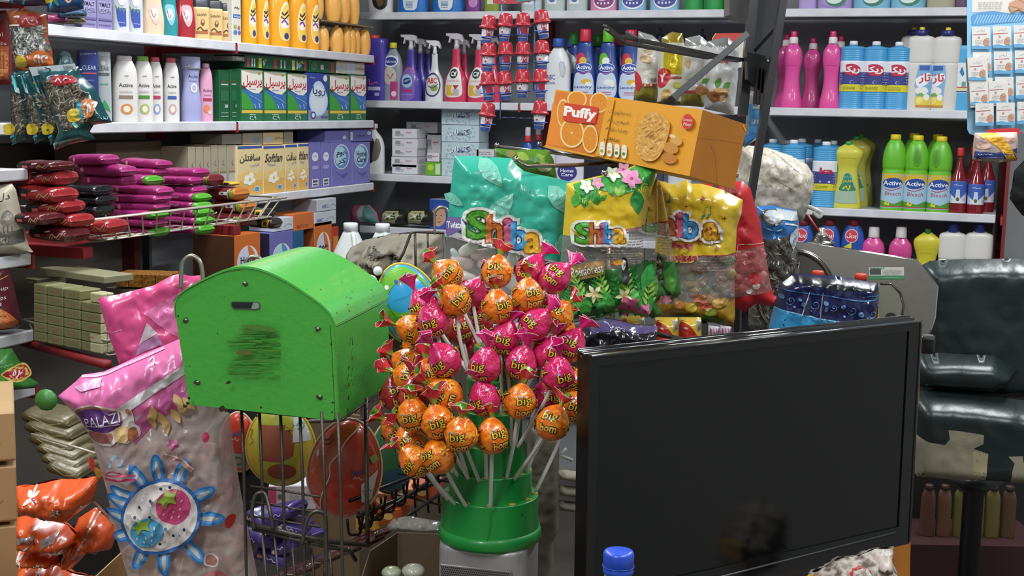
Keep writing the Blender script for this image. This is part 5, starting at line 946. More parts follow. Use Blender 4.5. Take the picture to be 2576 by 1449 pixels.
# ---------------------------------------------------------------- green metal box with arched lid
GR = C('#4bab3f', .32, bump=.12, bscale=140, coat=.2); RUST = '#3a2a1c'
zb_ = P(857, 1058, 1.5).z
fr = P(857, 1058, 1.5); bk = PZ(985, 962, zb_); BD = (bk-fr).length; e2 = (bk-fr).normalized()
gp = Pl(0, 0, 1, o=fr, n=-e2); fl_ = gp.at(478, 1016); e1 = (fr-fl_).normalized(); e3 = e1.cross(e2)
def gl(px, py): v = gp.at(px, py)-fl_; return (v.dot(e1), v.dot(e3))
_cv = [(446, 800), (444, 770), (452, 748), (475, 728), (520, 703), (562, 684), (590, 676), (625, 674), (665, 682), (720, 707), (775, 742), (815, 772), (835, 795), (846, 820)]; out_px = [(478, 1016), (470, 960)]+Curv(_cv, 4)+[(857, 1058)]
O2 = [gl(*p) for p in out_px]; w_ = O2[-1][0]
O2[0] = (0, 0)
fs_ = lambda u, v, o=0.: Vector((u, -o, v))
box_loc = fl_; 
g = G(); g.prism(O2, fs_, .003, 0, GR)
px_art = lambda els: els
def gfs(x, y, o=0.):
    u, v = gl(x, y); return Vector((u, -.003-o, v))
rn = random.Random(5)
art = []
for i in range(110):
    y = rn.uniform(818, 950); x = rn.uniform(566+(30 if y < 850 else 0), 680); l = rn.uniform(15, 90); l = min(l, 708-x); art.append(L([(x, y), (x+l*.5, y+rn.uniform(-1.5, 1.5)), (x+l, y+rn.uniform(-2, 3))], rn.uniform(.8, 3.4), C(rn.choice(['#469a38', '#4f9a38', '#5a8f38', '#4c9334']), .5)))
art += [Pg(Closed([(604, 884), (624, 874), (648, 882), (630, 888)]), C('#5f6a2c', .5)), Pg(Closed([(618, 812), (690, 816), (700, 830), (640, 824)]), C('#4f8030', .5))]
for x, y, r in [(484, 1008, 5), (488, 996, 4), (478, 1016, 6), (570, 1022, 9), (580, 1026, 5), (656, 1038, 5), (852, 1050, 5), (845, 1030, 3), (847, 1006, 3), (668, 1018, 3), (585, 957, 5), (590, 955, 4), (578, 742, 1.5), (843, 860, 3), (560, 833, 2), (462, 790, 3), (490, 915, 2), (846, 940, 2)]:
    art.append(Pg(Closed([(x+r*cos(t)*rn.uniform(.6, 1.2), y+r*sin(t)*rn.uniform(.5, 1.1)) for t in (0, 1, 2, 3, 4, 5)], 3), RUST))
art.append(L([(853, 1052), (849, 960), (845, 870), (841, 812)], 1.6, RUST)); art.append(L(Curv([(450, 754), (480, 727), (560, 687), (620, 676)]), 1.4, RUST)); art.append(L([(577, 797), (584, 798)], 1, '#2f6a2a'))
# slot
sl = [(584, 760), (588, 757), (650, 758), (657, 762), (658, 774), (652, 778), (592, 776), (585, 770)]
g.art(art, gfs, base=.0002)
slot = G(); slot.art([Pg(sl, '#4a5a48'), Pg([(587, 761), (590, 759), (640, 760), (634, 775), (592, 774), (588, 770)], '#1a2420'), Pg([(640, 760), (650, 760), (655, 764), (655, 774), (644, 776), (636, 775)], '#8f9a90')], gfs, base=.0012)
screws = []
for x, y in [(471, 804), (802, 826), (500, 960), (807, 996), (619, 712)]:
    s = G(); u, v = gl(x, y); X = Matrix.Translation((u, -.003, v)) @ Matrix.Rotation(pi/2, 4, 'X')
    s.art([Pg(Closed([(x+9*cos(t)*rn.uniform(.5, 1.1), y+9*sin(t)*rn.uniform(.5, 1.1)) for t in (0, 1, 2, 3, 4, 5)], 3), '#3a3224')], gfs, base=.0012); s.lathe([(.0022, 0), (.0024, .001), (.0016, .0022), (.0004, .0025)], C('#9a9a90', .3, .8), 12, X=X); s.lathe([(.0008, .0022), (.0007, .003)], '#22221f', 8, X=X); screws.append(('screw', s))
cx_ = w_/2
body = G(); O3 = [(cx_+(u-cx_)*.985, v*.985+.0005) for u, v in O2]
body.prism(O3, fs_, -.0005, -BD, GR)
sa = []
def side(u, v, o=0.): return Vector((O3[-1][0]+.0006+o, u, v))
for i in range(60):
    t = i/60; sa.append(E_(.012+t*(BD-.02), .038+t*.012+.003*sin(i*2.1)+.002*sin(i*5.3), .0013, .0009, '#1f5a1c', n=6))
for i in range(26): sa.append(E_(.002+rn.random()*.003, rn.uniform(.0, .1), .0012, .003, RUST, n=6)); sa.append(E_(rn.uniform(.01, BD), rn.uniform(0, .004), .002, .0014, RUST, n=6))
body.art(sa, side, base=.0006)
roof = G(); RO = [p for p in O2[2:-1]]; n = len(RO); vs = []; fs2 = []
for k, (o_, sc) in enumerate([(.004, 1.006), (-BD-.002, 1.006), (-BD-.002, 1.0), (.004, 1.0)]):
    for u, v in RO: vs.append(Vector((cx_+(u-cx_)*(sc+.004), -o_ if k in (0, 3) else -o_, v*sc+(.0012 if k < 2 else -.0004))))
for i in range(n-1):
    for k in range(4): a = k*n+i; b = ((k+1) % 4)*n+i; fs2.append((a, a+1, b+1, b))
for q_ in range(4): roof.add(vs, [f for j_, f in enumerate(fs2) if j_ % 4 == q_], C('#4fb648', .3, bump=.1, bscale=120, coat=.3), True)  # lighter green than the box, light from above put into the roof colour
for i in range(18):
    k = rn.choice(range(n-14, n-2)); (u0, v0), (u1, v1) = RO[k-1], RO[k]; t = rn.random(); y = rn.uniform(.005, BD*.8); r = rn.uniform(.0006, .0018)
    bu, bv = cx_+(u0+(u1-u0)*t-cx_)*1.0105, (v0+(v1-v0)*t)*1.006+.0016
    roof.add([(bu+dx*r*.4, y+dy*r*1.5, bv+.0004-dx*r*.7*(abs(v1-v0)/(abs(u1-u0)+1e-5))*.5) for dx, dy in ((-1, -.3), (0, -1), (1, .2), (.2, 1))], [(0, 1, 2, 3)], RUST)
thing('metal_box', 'green painted metal box with arched lid, slot and rusty chips on a wire rack', 'box', [('front_panel', g, [('slot', slot)]+screws), ('body', body), ('roof', roof)], box_loc, Matrix((e1, e2, e3)).transposed().to_euler())
# ---------------------------------------------------------------- tall wire rack under the green box
def wpath(pts, r, m, n=8): g = G(); g.tube([tuple(P(*p)) for p in pts], r, m, n); return g
RKD = C('#57504a', .4, .6, bump=.2, bscale=200)
ws = []
for x, d in ((610, 1.56), (655, 1.55), (708, 1.54), (757, 1.53), (812, 1.50), (852, 1.49)): ws.append(('upright_wire', wpath([(x-3, 1014+(x-610)*.1, d), (x+4, 1200, d), (x+10, 1449, d), (x+16, 1700, d)], .0019, RKD)))
ws += [('frame_bar', wpath([(920, 1000, 1.60), (923, 1250, 1.60), (925, 1375, 1.60)], .0028, RKD)), ('frame_bar', wpath([(632, 1320, 1.545), (720, 1340, 1.53), (815, 1360, 1.52), (925, 1372, 1.60)], .0032, RKD)), ('frame_bar', wpath([(636, 1330, 1.55), (720, 1352, 1.535), (808, 1372, 1.525), (880, 1385, 1.56), (895, 1410, 1.57)], .0026, RKD))]
for y0 in (1222, 1262, 1298): ws.append(('cross_wire', wpath([(628, y0, 1.55), (720, y0+14, 1.545), (805, y0+28, 1.53)], .0014, RKD)))
ws += [('loop', wpath(Curv([(640, 1330, 1.54), (634, 1290, 1.54), (640, 1252, 1.54), (652, 1240, 1.54), (668, 1244, 1.54), (680, 1290, 1.53), (686, 1330, 1.53)]), .0024, RKD)), ('loop', wpath(Curv([(760, 1370, 1.51), (772, 1310, 1.51), (790, 1288, 1.51), (812, 1290, 1.51), (820, 1320, 1.51), (818, 1449, 1.5)]), .0024, RKD))]
for x in (670, 700, 742, 790, 835): ws.append(('lower_wire', wpath([(x-10, 1345, 1.54), (x, 1449, 1.53), (x+6, 1600, 1.53)], .0017, RKD)))
ws.append(('frame_bar', wpath([(478+400*.2, 1026, 1.57), (860, 1056, 1.515), (980, 968, 1.70)], .0022, RKD)))
thing('wire_rack', 'brown wire rack standing under the green metal box', 'rack', ws)
ws = []
for x, y in ((650, 1205), (690, 1186), (740, 1184)): pass
for i in range(9):
    a = (880+i*28, 1345-i*19, 1.66+i*.03)
    ws.append(('wire', wpath(Curv([(a[0]-6, a[1]-40+i, a[2]), (a[0]-2, a[1]-4, a[2]), (a[0]+12, a[1], a[2]), (a[0]+26, a[1]-6, a[2]-.01), (a[0]+34, a[1]-60, a[2]-.02)], 4), .0018, C('#26221f', .35, .6))))
for (x0, y0, x1, y1, d0, d1) in ((905, 1330, 1125, 1180, 1.66, 1.92), (930, 1365, 1130, 1225, 1.64, 1.9), (880, 1260, 1110, 1168, 1.7, 1.95), (900, 1300, 1130, 1200, 1.68, 1.93)): ws.append(('rim', wpath([(x0, y0, d0), (x1, y1, d1)], .0026, C('#26221f', .35, .6))))
for (x0, y0, x1, y1, d) in ((1000, 1190, 1130, 1212, 1.9), (960, 1235, 1130, 1275, 1.85), (940, 1165, 1110, 1180, 1.95), (1070, 1170, 1078, 1290, 1.9), (1040, 1180, 1046, 1300, 1.88), (1100, 1170, 1106, 1290, 1.9)): ws.append(('wire', wpath([(x0, y0, d), (x1, y1, d)], .0018, C('#2c2824', .35, .6))))
thing('wire_basket', 'black wire basket behind the rack, left of the lollipop stand', 'basket', ws)
# ---------------------------------------------------------------- egg shaped toy tins
def egg(name, lab, px, py, d, w, h, col, lean, art, col2=None, seam='#d8c8a8', yaw=0., ml=.006, extra=None):
    """two shells, w x h in pixels"""
    s = d/FPX; hw, hh = w*s/2, h*s/2
    g = G(); n = 18; secs = []
    for i in range(n+1):
        t = -pi/2+pi*i/n; secs.append((hh*sin(t), max(.0004, hw*cos(t)*(1-.10*sin(t))), max(.0004, hw*.62*cos(t)*(1-.10*sin(t)))))
    g.loft(secs, col, 36)
    def sf(u, v, o=0.):
        u, v = u*s, v*s; r = interp(secs, v); x = max(-.98*r[0], min(.98*r[0], u)); return Vector((x, -r[1]*sqrt(1-(x/r[0])**2)-o, v))
    g.art(art, sf, ml=9., base=.0007, step=.0002)
    sm = G(); sm.tube([(hw*1.03*cos(2*pi*i/48)*(1-.10*sin(2*pi*i/48)), .001, hh*1.02*sin(2*pi*i/48)) for i in range(48)], .0016, seam, 8, closed=True)
    parts = [('shell', g), ('seam', sm)]+(extra(sf, s) if extra else [])
    return thing(name, lab, 'toy', parts, P(px, py, d), (0, lean, YAW+yaw))
egg('egg_tin', 'red orange egg shaped tin with dark hood seam hanging below the green box', 868, 1178, 1.74, 180, 252, C('#c2402c', .25, coat=.5), .16,
    [Pg(Closed([(-86, 20), (-70, 70), (-30, 108), (20, 118), (-10, 70), (-30, 10), (-44, -60), (-50, -100), (-74, -50)]), C('#d06436', .25, coat=.5)), L(Curv([(24, 122), (-4, 84), (-16, 50), (-34, 20), (-30, -10), (-44, -70), (-42, -110)]), 3, '#e8d8b8'), L(Curv([(-60, 70), (-48, 76), (-42, 90)]), 3, '#7a3420'), L(Curv([(-56, 62), (-44, 68), (-38, 80)]), 3, '#7a3420'), E_(-70, 36, 4, 9, '#e6e6e0'), Pg([(50, -20), (84, 20), (80, -60), (58, -70)], '#c9c2b8'), T('ژله', 66, -40, 20, '#4a5a60', w=20, res=1, rot=1.4), L(Curv([(22, 14), (30, 6), (42, 10), (56, 20)]), 5, '#3a5a98'), R(70, 46, 16, 20, '#8a9a4a', rot=.6), SQ(40, -4, 22, 8, '#d8b8a8')])
egg('egg_tin', 'yellow green avocado shaped tin with brown face patches behind the rack', 706, 1120, 1.84, 170, 205, C('#c9b83a', .28, coat=.4), .0,
    [Pg(Closed([(-50, 80), (0, 96), (40, 80), (58, 20), (40, -60), (0, -88), (-40, -70)]), C('#a8a83a', .3)), Pg([(-44, 60), (20, 62), (44, 30), (40, -14), (10, -30), (-44, -28)], '#8f5030'), E_(10, -56, 36, 22, '#8f5030'), R(58, 50, 40, 60, '#d0d6da'), L(Curv([(46, 58), (52, 66), (62, 60), (58, 50), (48, 52)]), 4, '#5a9a8a'), L(Curv([(-76, 40), (-66, 44), (-70, 28), (-62, 20), (-74, 6)]), 1.5, '#5a5a1c'), R(30, 56, 20, 12, '#b0a83c'), L([(24, 58), (30, 50), (40, 62)], 1.5, '#5a5a1c')], seam='#d8cf6a')
egg('egg_tin', 'red tin with blue lettering partly behind the pink snack bag', 600, 1112, 1.86, 90, 150, C('#c93a28', .3, coat=.3), 0., [Pg([(-30, -20), (36, -24), (34, -66), (-24, -60)], '#b8b0a8'), E_(4, -42, 13, 12, '#6a8a84'), E_(4, -42, 8, 7, '#b8b0a8'), L(Curv([(-26, 34), (-20, 24), (0, 26), (10, 34)]), 5, '#3a5a98'), SQ(-4, 14, 22, 9, '#d8b8b0'), L([(30, 60), (20, -60)], 2, '#8a2a20')])
egg('egg_tin', 'dark green tin in the shade behind the red one', 985, 1150, 1.96, 110, 190, C('#2c5a34', .35), .05, [Pg(Closed([(-10, -30), (50, -20), (44, -70), (0, -88)]), '#244a5a'), L([(-30, 60), (-34, -40)], 1.5, '#3f7a4a')])
def earx(sf, s):
    h = G(); ball(h, (-70*s, -20*s, 88*s), 17*s, '#e9e9ec', 12, (1.1, .8, .9)); h2 = G(); ball(h2, (-44*s, -8*s, 104*s), 12*s, '#e9e9ec', 10); return [('knob', h), ('knob', h2)]
egg('egg_tin', 'blue and green egg shaped tin with white knobs above the lollipops', 1028, 764, 1.80, 152, 206, C('#3aa6e0', .22, coat=.5), -.35,
    [Pg(Closed([(-48, 36), (-10, 62), (40, 60), (60, 30), (60, 46), (30, 88), (-10, 98), (-50, 70)]), '#6fb52c'), Pg(Closed([(-56, 20), (-20, -10), (40, -12), (56, -20), (40, -70), (0, -90), (-30, -60), (-50, -20)]), '#6fb52c'), L(Curv([(-58, 60), (-62, 10), (-48, -40), (-20, -84)]), 2, '#d0f0b8'), E_(-34, 60, 6, 6, '#f2f2f0'), L(Curv([(-10, 70), (0, 64), (14, 66), (24, 78)]), 6, '#2f4fa8'), SQ(8, 60, 24, 8, '#c9a83a'), Pg([(30, 18), (66, 14), (66, -12), (30, -8)], '#e0e6ea'), L(Curv([(38, 6), (44, 12), (52, 6), (46, 0), (38, 2)]), 3, '#5a9a8a'), L([(-50, 50), (-44, 10), (-30, -40)], 1.2, '#3a5a1c'), SQ(-6, 24, 44, 3, '#1f5a88', 12), E_(-30, -30, 4, 3, '#e8f0e8')]+[R(44+i*4, -22, 1.5, 14, '#2a2a2a') for i in range(5)], extra=earx, seam='#f0c83a')
g = G(); g.tube([tuple(P(940, 690, 1.86)), tuple(P(960, 660, 2.0))], .0015, RKD, 6)
# peg rail that the tins hang from
g = G()
for a in (((560, 1070, 1.86), (1030, 1050, 1.98)),): g.tube([tuple(P(*a[0])), tuple(P(*a[1]))], .003, RKD, 8)
thing('hanging_rail', 'thin dark rail behind the green box from which the tins hang', 'rail', g)
# ---------------------------------------------------------------- grey cloth sack with a wire stand
CL = C('#6d6858', .8, bump=1., bscale=11, mix='#837c68', mscale=7)
sk = Pl(1000, 700, 2.7, -.1)
pack('cloth_sack', 'crumpled grey brown cloth sack behind the lollipops', 'sack', sk, [(876, 720), (878, 640), (884, 622), (920, 602), (990, 588), (1060, 584), (1118, 584), (1126, 700), (1122, 800), (900, 800)], .12, 60, CL, [Pg(Closed([(945, 612), (980, 616), (1030, 630), (1062, 640), (1060, 652), (1020, 640), (960, 634)]), C('#4f4b3f', .85))], cr=.075, seed=14, g_=6., cs=.03)
sb_ = sk.at(1000, 800); g = G(); g.box((0, .1, sb_.z/2), (.2, .16, sb_.z), C('#4f4538', .8), .004); thing('wooden_crate', 'upright crate under the grey cloth sack', 'crate', g, (sb_.x, sb_.y, 0))
ws = [('wire', wpath([(995, 672, 2.5), (1015, 636, 2.5), (1030, 596, 2.5), (1034, 586, 2.5), (1044, 583, 2.5), (1118, 586, 2.5)], .0028, RKD)), ('wire', wpath([(1116, 586, 2.5), (1118, 640, 2.5), (1112, 690, 2.5)], .0026, RKD)), ('wire', wpath([(1044, 586, 2.5), (1045, 640, 2.5), (1046, 700, 2.5)], .0026, RKD)), ('wire', wpath([(1076, 586, 2.5), (1077, 640, 2.5)], .002, RKD)),
      ('handle', wpath(Curv([(1094, 590, 2.5), (1093, 560, 2.5), (1094, 535, 2.5), (1104, 523, 2.5), (1118, 522, 2.5), (1127, 532, 2.5), (1130, 560, 2.5)]), .0028, C('#8a857c', .35, .6)))]
thing('wire_stand', 'brown wire frame with a looped handle over the grey sack', 'stand', ws)
# counter and the platform carrying the near things
g = G(); g.box((0, 0, 0), (1, 1, 1), '#7a6a58')
def slab(name, lab, cat, p0, p1, p2, p3, z0, z1, m):
    g = G(); q = [Vector((p.x, p.y)) for p in (p0, p1, p2, p3)]; o = Vector((sum(v.x for v in q)/4, sum(v.y for v in q)/4, z0))
    g.add([Vector((v.x-o.x, v.y-o.y, 0)) for v in q]+[Vector((v.x-o.x, v.y-o.y, z1-z0)) for v in q], [(3, 2, 1, 0), (4, 5, 6, 7), (0, 1, 5, 4), (1, 2, 6, 5), (2, 3, 7, 6), (3, 0, 4, 7)], m)
    return thing(name, lab, cat, g, o)
CT = .80
F2 = lambda a, b: EYE+_r0*a+Vector((_f.x, _f.y, 0)).normalized()*b
slab('counter', 'shop counter carrying the lollipop stand and the black screen', 'counter', F2(-.62, .95), F2(.62, .95), F2(.62, 1.9), F2(-.62, 1.9), 0, CT, C('#6f5b46', .55, mix='#5f4c3a', mscale=6))
# ---------------------------------------------------------------- silver speaker, green stand and the lollipops
SA = P(1232, 1330, 1.55); SS = 1.55/FPX; AX = Vector((SA.x, SA.y, 0))
def zrow(py, r=0.):      # height of the axis point seen at picture row py
    v = Vector((-_f.x, -_f.y, 0)).normalized(); a = Pl(0, 0, 1, o=AX+v*r, n=v); return a.at(1232, py).z
ST = C('#1f8f3c', .38, coat=.2, bump=.06, bscale=30)
tiers = [(.0575, zrow(1392, .058), zrow(1276, .057)), (.0495, zrow(1276, .057), zrow(1206, .049)), (.0435, zrow(1206, .049), zrow(1130, .043)), (.0365, 0, 0), (.030, 0, 0), (.022, 0, 0)]
h_ = .038
for i in (3, 4, 5): z = tiers[i-1][2]; tiers[i] = (tiers[i][0], z, z+h_)
z0 = tiers[0][1]; g = G()
g.lathe([(.0600, 0), (.0618, .004), (.0618, .010), (.0602, .016)], ST, 48); RR = lambda i: tiers[i][0]
for i, (r, a, b) in enumerate(tiers):
    nr = RR(i+1) if i < 5 else .001
    g.lathe([(r*(1.03 if i == 0 else 1.012), a-z0+(.012 if i == 0 else 0)), (r, a-z0+.03 if i == 0 else a-z0+.006), (r, b-z0-.0012)], ST, 48, cap=False)
    g.lathe([(r, b-z0-.0012), (r-.0004, b-z0-.0003), (r-.0014, b-z0)], ST, 48, cap=False); g.lathe([(r-.0014, b-z0), (nr*.98, b-z0)], ST, 48, cap=False)
crk = []
def cyl(u, v, o=0., r=.0592): t = u/r-YAW*0; a = -pi/2+t+YAW; return Vector(((r+o)*cos(a), (r+o)*sin(a), v))
g.art([L([(-.004, .006), (.001, .026), (.002, .048), (.008, .056)], .0005, '#0f4a1c'), L([(.002, .06), (.006, .07), (.007, .09)], .0004, '#5ab86a'), E_(.040, .043, .0012, .0016, '#0f4a1c')], lambda u, v, o: cyl(u, v, o+.0006), ml=.004)
holes = []; hn = [12, 12, 10, 8, 7, 5]
for i, (r, a, b) in enumerate(tiers):
    for k in range(hn[i]):
        an = 2*pi*k/hn[i]+i*.4+YAW; rr = r-.0050; c = Vector((rr*cos(an), rr*sin(an), b-z0+.0004)); h = G()
        h.tube([c+Vector((.0030*cos(t), .0030*sin(t), 0)) for t in [2*pi*j/14 for j in range(14)]], .0009, C('#c9a832', .5), 6, closed=True)
        h.add([c+Vector((.0028*cos(t), .0028*sin(t), .0001)) for t in [2*pi*j/14 for j in range(14)]], [tuple(range(14))], C('#2a3a14', .8)); holes.append(('hole', h))
thing('lollipop_stand', 'tiered green plastic stand with yellow rimmed holes on the silver speaker', 'stand', [('tower', g)]+holes, (AX.x, AX.y, z0))
# speaker
sp = G(); q = F2(0, 0); H = z0-CT
spw, spd = .108, .10
sec = lambda z, k: (z, spw/2*k, spd/2*k, 0, 0, 5.)
sp.loft([sec(0, .98), sec(.004, 1), sec(H-.006, 1), sec(H-.001, .985), sec(H, .95)], C('#b4b2b0', .35, .5), 40, 5.)
gr = G(); gr.box((-.002, -spd/2-.0006, H/2-.008), (spw*.80, .002, H-.026), C('#8e8c8b', .4, .5), .0008)
dots = []; nx, nz = 34, 22
for iz in range(nz):
    for ix in range(nx): dots.append((-.002-spw*.385+(ix+.5*(iz % 2))*spw*.77/nx, H-.024-iz*.0026))
vs = []; fs = []
for x, z in dots:
    b = len(vs); vs += [Vector((x+.0009*cos(t*pi/3), -spd/2-.0018, z+.0009*sin(t*pi/3))) for t in range(6)]; fs.append(tuple(range(b, b+6)))
gr.add(vs, fs, '#2c2a2a')
thing('speaker', 'silver speaker box with perforated grille carrying the green stand', 'speaker', [('housing', sp), ('grille', gr)], (AX.x, AX.y, CT), (0, 0, YAW-.25))
# lollipops
def wrapmat(kind):
    key = 'wrap'+kind
    if key in _mats: return _mats[key]
    m = C({'o': '#e8641c', 'p': '#d82668', 'r': '#b01f30'}[kind], .18, bump=.9, bscale=95, mix={'o': ('#e9741c', '#f0941e', '#e4581c', '#f2a83a'), 'p': ('#d42a6c', '#c81f50', '#e0407c'), 'r': ('#a81c30', '#c8303c', '#8a1a2a')}[kind], mscale=55, coat=.6)
    _mats[key] = m; return m
def lolly_proto(kind, seed, tailk):
    rn = random.Random(seed); r = .0186; g = G(); n = 28; m = 22; NK = .34 if kind != 'o' else .16; vs = []; fs = []
    def rad(t, a): return r*(1+.025*sin(6*a+seed)*cos(t)+.02*noise.noise(Vector((3*cos(a)*cos(t)+seed, 3*sin(a)*cos(t), 3*sin(t)))))
    for i in range(m+1):
        t = -pi/2+pi*i/m
        nk = max(0., (t-.55)/(pi/2-.55)); pn = NK*nk**1.6
        for k in range(n):
            a = 2*pi*k/n; q = rad(t, a)*(1+.05*nk*sin(13*a+seed)); vs.append((max(q*cos(t), .0022)*cos(a), max(q*cos(t), .0022)*sin(a), q*sin(t)*1.04+r*pn))
    for i in range(m):
        for k in range(n): fs.append((i*n+k, i*n+(k+1) % n, (i+1)*n+(k+1) % n, (i+1)*n+k))
    g.add(vs, fs, wrapmat(kind), True)
    def sf(u, v, o=0.):
        t = max(-1.45, min(1.45, v/r)); a = -pi/2+u/r/max(.25, cos(t*.8)); q = rad(t, a)+o+.0005; return Vector((q*cos(t)*cos(a), q*cos(t)*sin(a), q*sin(t)*1.04))
    art = []
    Y1, Y2, KB_ = C('#e8c62c', .3), C('#e2b04c', .3), C('#2a2018', .3)
    for rot in (0, 2.3, 4.3):
        ox = rot*r; s = 1.
        def TT(w, dx, dy, h, wd, col, off): return T(w, ox+dx, dy, h, col, w=wd, off=off, rot=.25, sh=.1)
        art += [TT('big', -.001, .0048, .0110, .0165, KB_, .06), TT('bom', .002, -.0066, .0078, .0185, KB_, .10), TT('big', -.001, .0048, .0110, .0165, Y1, 0.), TT('bom', .002, -.0066, .0078, .0185, Y2, .03), E_(ox-.0075, .0095, .0016, .001, '#7ab8d8')]
    if kind == 'o':
        for k in range(5): a = 2*pi*k/5; art.append(E_(1.15*r+.0034*cos(a), .004+.0034*sin(a), .0026, .0011, C('#f0b83a', .3), rot=a, n=8))
        art += [Pg([(3.3*r, .004), (3.3*r+.003, .005), (3.3*r+.0015, .001)], '#7a2a14'), Pg([(3.3*r+.008, .004), (3.3*r+.011, .005), (3.3*r+.0095, .001)], '#7a2a14')]
    g.art(art, sf, ml=.0022, base=.0002, step=.00007)
    # tail: gathered neck and flared frill
    tl = G(); rings = 7; nn = 30; vs = []; cols = {}
    L_ = .016 if tailk != 2 else .021; wd = .0118
    for i in range(rings+1):
        t = i/rings; z = r*(.98+NK)+L_*t
        for k in range(nn):
            a = 2*pi*k/nn; f = .0024+(wd*(.25+.75*t)-.0024)*(t**.8)
            q = f*(1+.30*sin(3*a+seed)*t+.20*sin(7*a+seed*2)*t+.16*rn.uniform(-1, 1)*t); fl = .38+.12*sin(seed)
            vs.append((q*cos(a)+(.004*t*t*sin(seed*1.7)), q*sin(a)*fl+(.003*sin(4*a+seed)*t), z+.0035*sin(2*a+seed*1.3)*t*(1 if tailk == 1 else 1.5)-.004*t*(1-abs(cos(a)))))
    if kind == 'o': cm = lambda i, k: C('#5fb82c', .2, coat=.6) if (k % nn) in range(3, 12) or (i < 3 and k % 3) else C('#c8343a', .2, coat=.6)
    else: cm = lambda i, k: C('#d8287a', .18, coat=.6) if kind == 'p' else C('#b82a48', .2, coat=.5)
    gr = {}
    for i in range(rings):
        for k in range(nn): mm = cm(i, k); gr.setdefault(mm.name, (mm, []))[1].append((i*nn+k, i*nn+(k+1) % nn, (i+1)*nn+(k+1) % nn, (i+1)*nn+k))
    for mm, f in gr.values(): tl.add(vs, f, mm, True)
    rim = [vs[rings*nn+k] for k in range(nn)]; tl.tube(rim, .0004, C('#e0b0b8' if kind != 'o' else '#d8a8a0', .3), 4, closed=True)
    return g.mesh('candy'), tl.mesh('wrapper_tail')
LP = {}
for kd in 'opr':
    for j in range(3): LP[kd, j] = lolly_proto(kd, 3+j*5+ord(kd) % 7, j)
ll = [  # kind, px, py, layer (0 front..3 rear), tail direction in degrees (90 = up), label
('o', 1126, 692, 2, 135, 'orange lollipop at the top left with a red and green frill leaning left'), ('o', 1249, 686, 2, 80, 'orange lollipop in the top middle before the marshmallow bag'), ('p', 1333, 684, 2, 55, 'pink lollipop at the top right of centre with pointed tail'), ('p', 1394, 700, 2, 40, 'pink lollipop at the top right corner'),
('o', 1145, 758, 1, 130, 'large orange lollipop below the top left one'), ('o', 1252, 774, 1, 95, 'orange lollipop with a tangerine face below the top middle one'), ('o', 1328, 746, 1, 90, 'orange lollipop left of the top right pink pair'), ('p', 1186, 742, 3, 60, 'pink lollipop peeking out behind two orange ones near the top'),
('p', 1068, 776, 2, 120, 'pink lollipop with curled frill at the upper left edge'), ('p', 1090, 810, 1, 105, 'pink lollipop with yellow lettering at the upper left'), ('o', 1040, 828, 2, 165, 'orange lollipop with green frill pointing left'), ('p', 1266, 856, 1, 70, 'slender pink lollipop in the centre with long tail'),
('p', 1345, 818, 1, 50, 'pink lollipop with folded top right of the centre'), ('o', 1403, 796, 2, 50, 'orange lollipop with red green frill at the right edge'), ('p', 1433, 872, 2, 60, 'purple frilled lollipop at the far right beside the dark packet'), ('o', 1050, 872, 2, 110, 'orange lollipop at the left behind the pink ones'),
('p', 1120, 908, 0, 125, 'large pink lollipop at the left front with yellow letters'), ('p', 1220, 922, 0, 85, 'pink rose shaped lollipop in the centre front'), ('p', 1310, 916, 1, 75, 'pink lollipop right of the centre rose'), ('p', 1373, 892, 1, 65, 'pink lollipop with tall curled tail at the right'),
('o', 1028, 916, 1, 150, 'orange lollipop at the left edge beside the green box'), ('o', 1033, 952, 1, 160, 'orange lollipop under the left edge one'), ('o', 1078, 950, 1, 100, 'orange lollipop between left edge and the big front one'), ('o', 1122, 992, 0, 150, 'big orange lollipop at the left front with frill to the left'),
('p', 1220, 1006, 0, 110, 'pink lollipop with rosette top in the lower centre'), ('o', 1307, 1012, 0, 80, 'orange lollipop with green frill right of the lower centre'), ('p', 1405, 946, 0, 90, 'pink rosette lollipop at the right front'), ('p', 1376, 998, 1, 80, 'pink lollipop below the right rosette'),
('o', 1440, 962, 2, 20, 'orange lollipop at the right edge with its frill against the screen'), ('o', 1389, 1066, 0, 65, 'orange lollipop hanging lowest at the right'), ('r', 994, 994, 2, 100, 'dark red lollipop at the left below the green box corner'), ('r', 1042, 1000, 1, 95, 'dark red lollipop with flat frill at the left'),
('o', 1040, 1046, 1, 95, 'orange lollipop at the lower left, second row'), ('o', 1101, 1064, 0, 100, 'orange lollipop facing forward in the lower left'), ('o', 1160, 1094, 0, 88, 'plain orange lollipop left of the lowest centre pair'), ('o', 1238, 1100, 0, 92, 'orange lollipop, right one of the lowest centre pair'),
('o', 1000, 1080, 1, 140, 'orange lollipop at the far lower left with pink green frill'), ('o', 1034, 1116, 1, 130, 'red orange lollipop at the lower left under the far left one'), ('o', 1104, 1150, 0, 110, 'lowest orange lollipop at the left, above three sticks'), ('o', 1046, 1160, 1, 140, 'orange lollipop half hidden at the very bottom left'),
('o', 1437, 1026, 2, 60, 'orange lollipop pressed against the left edge of the screen'), ('r', 1204, 812, 3, 90, 'dark brownish lollipop deep in the middle of the bunch'), ('r', 1158, 830, 3, 100, 'brownish lollipop deep in the bunch on the left'), ('o', 1412, 836, 3, 70, 'orange lollipop behind the right pink ones'), ('p', 1300, 856, 3, 80, 'pink lollipop hidden behind the central ones'), ('r', 1185, 885, 3, 90, 'dark lollipop in the shade between the sticks'), ('p', 1365, 742, 3, 70, 'pink lollipop hidden behind the top right pair')]
LD_ = {0: 1.455, 1: 1.50, 2: 1.555, 3: 1.61}
pos = []
for k, x, y, l, t, lab in ll:
    d = LD_[l]-(.02 if y > 1040 else 0); pos.append([x, y, d])
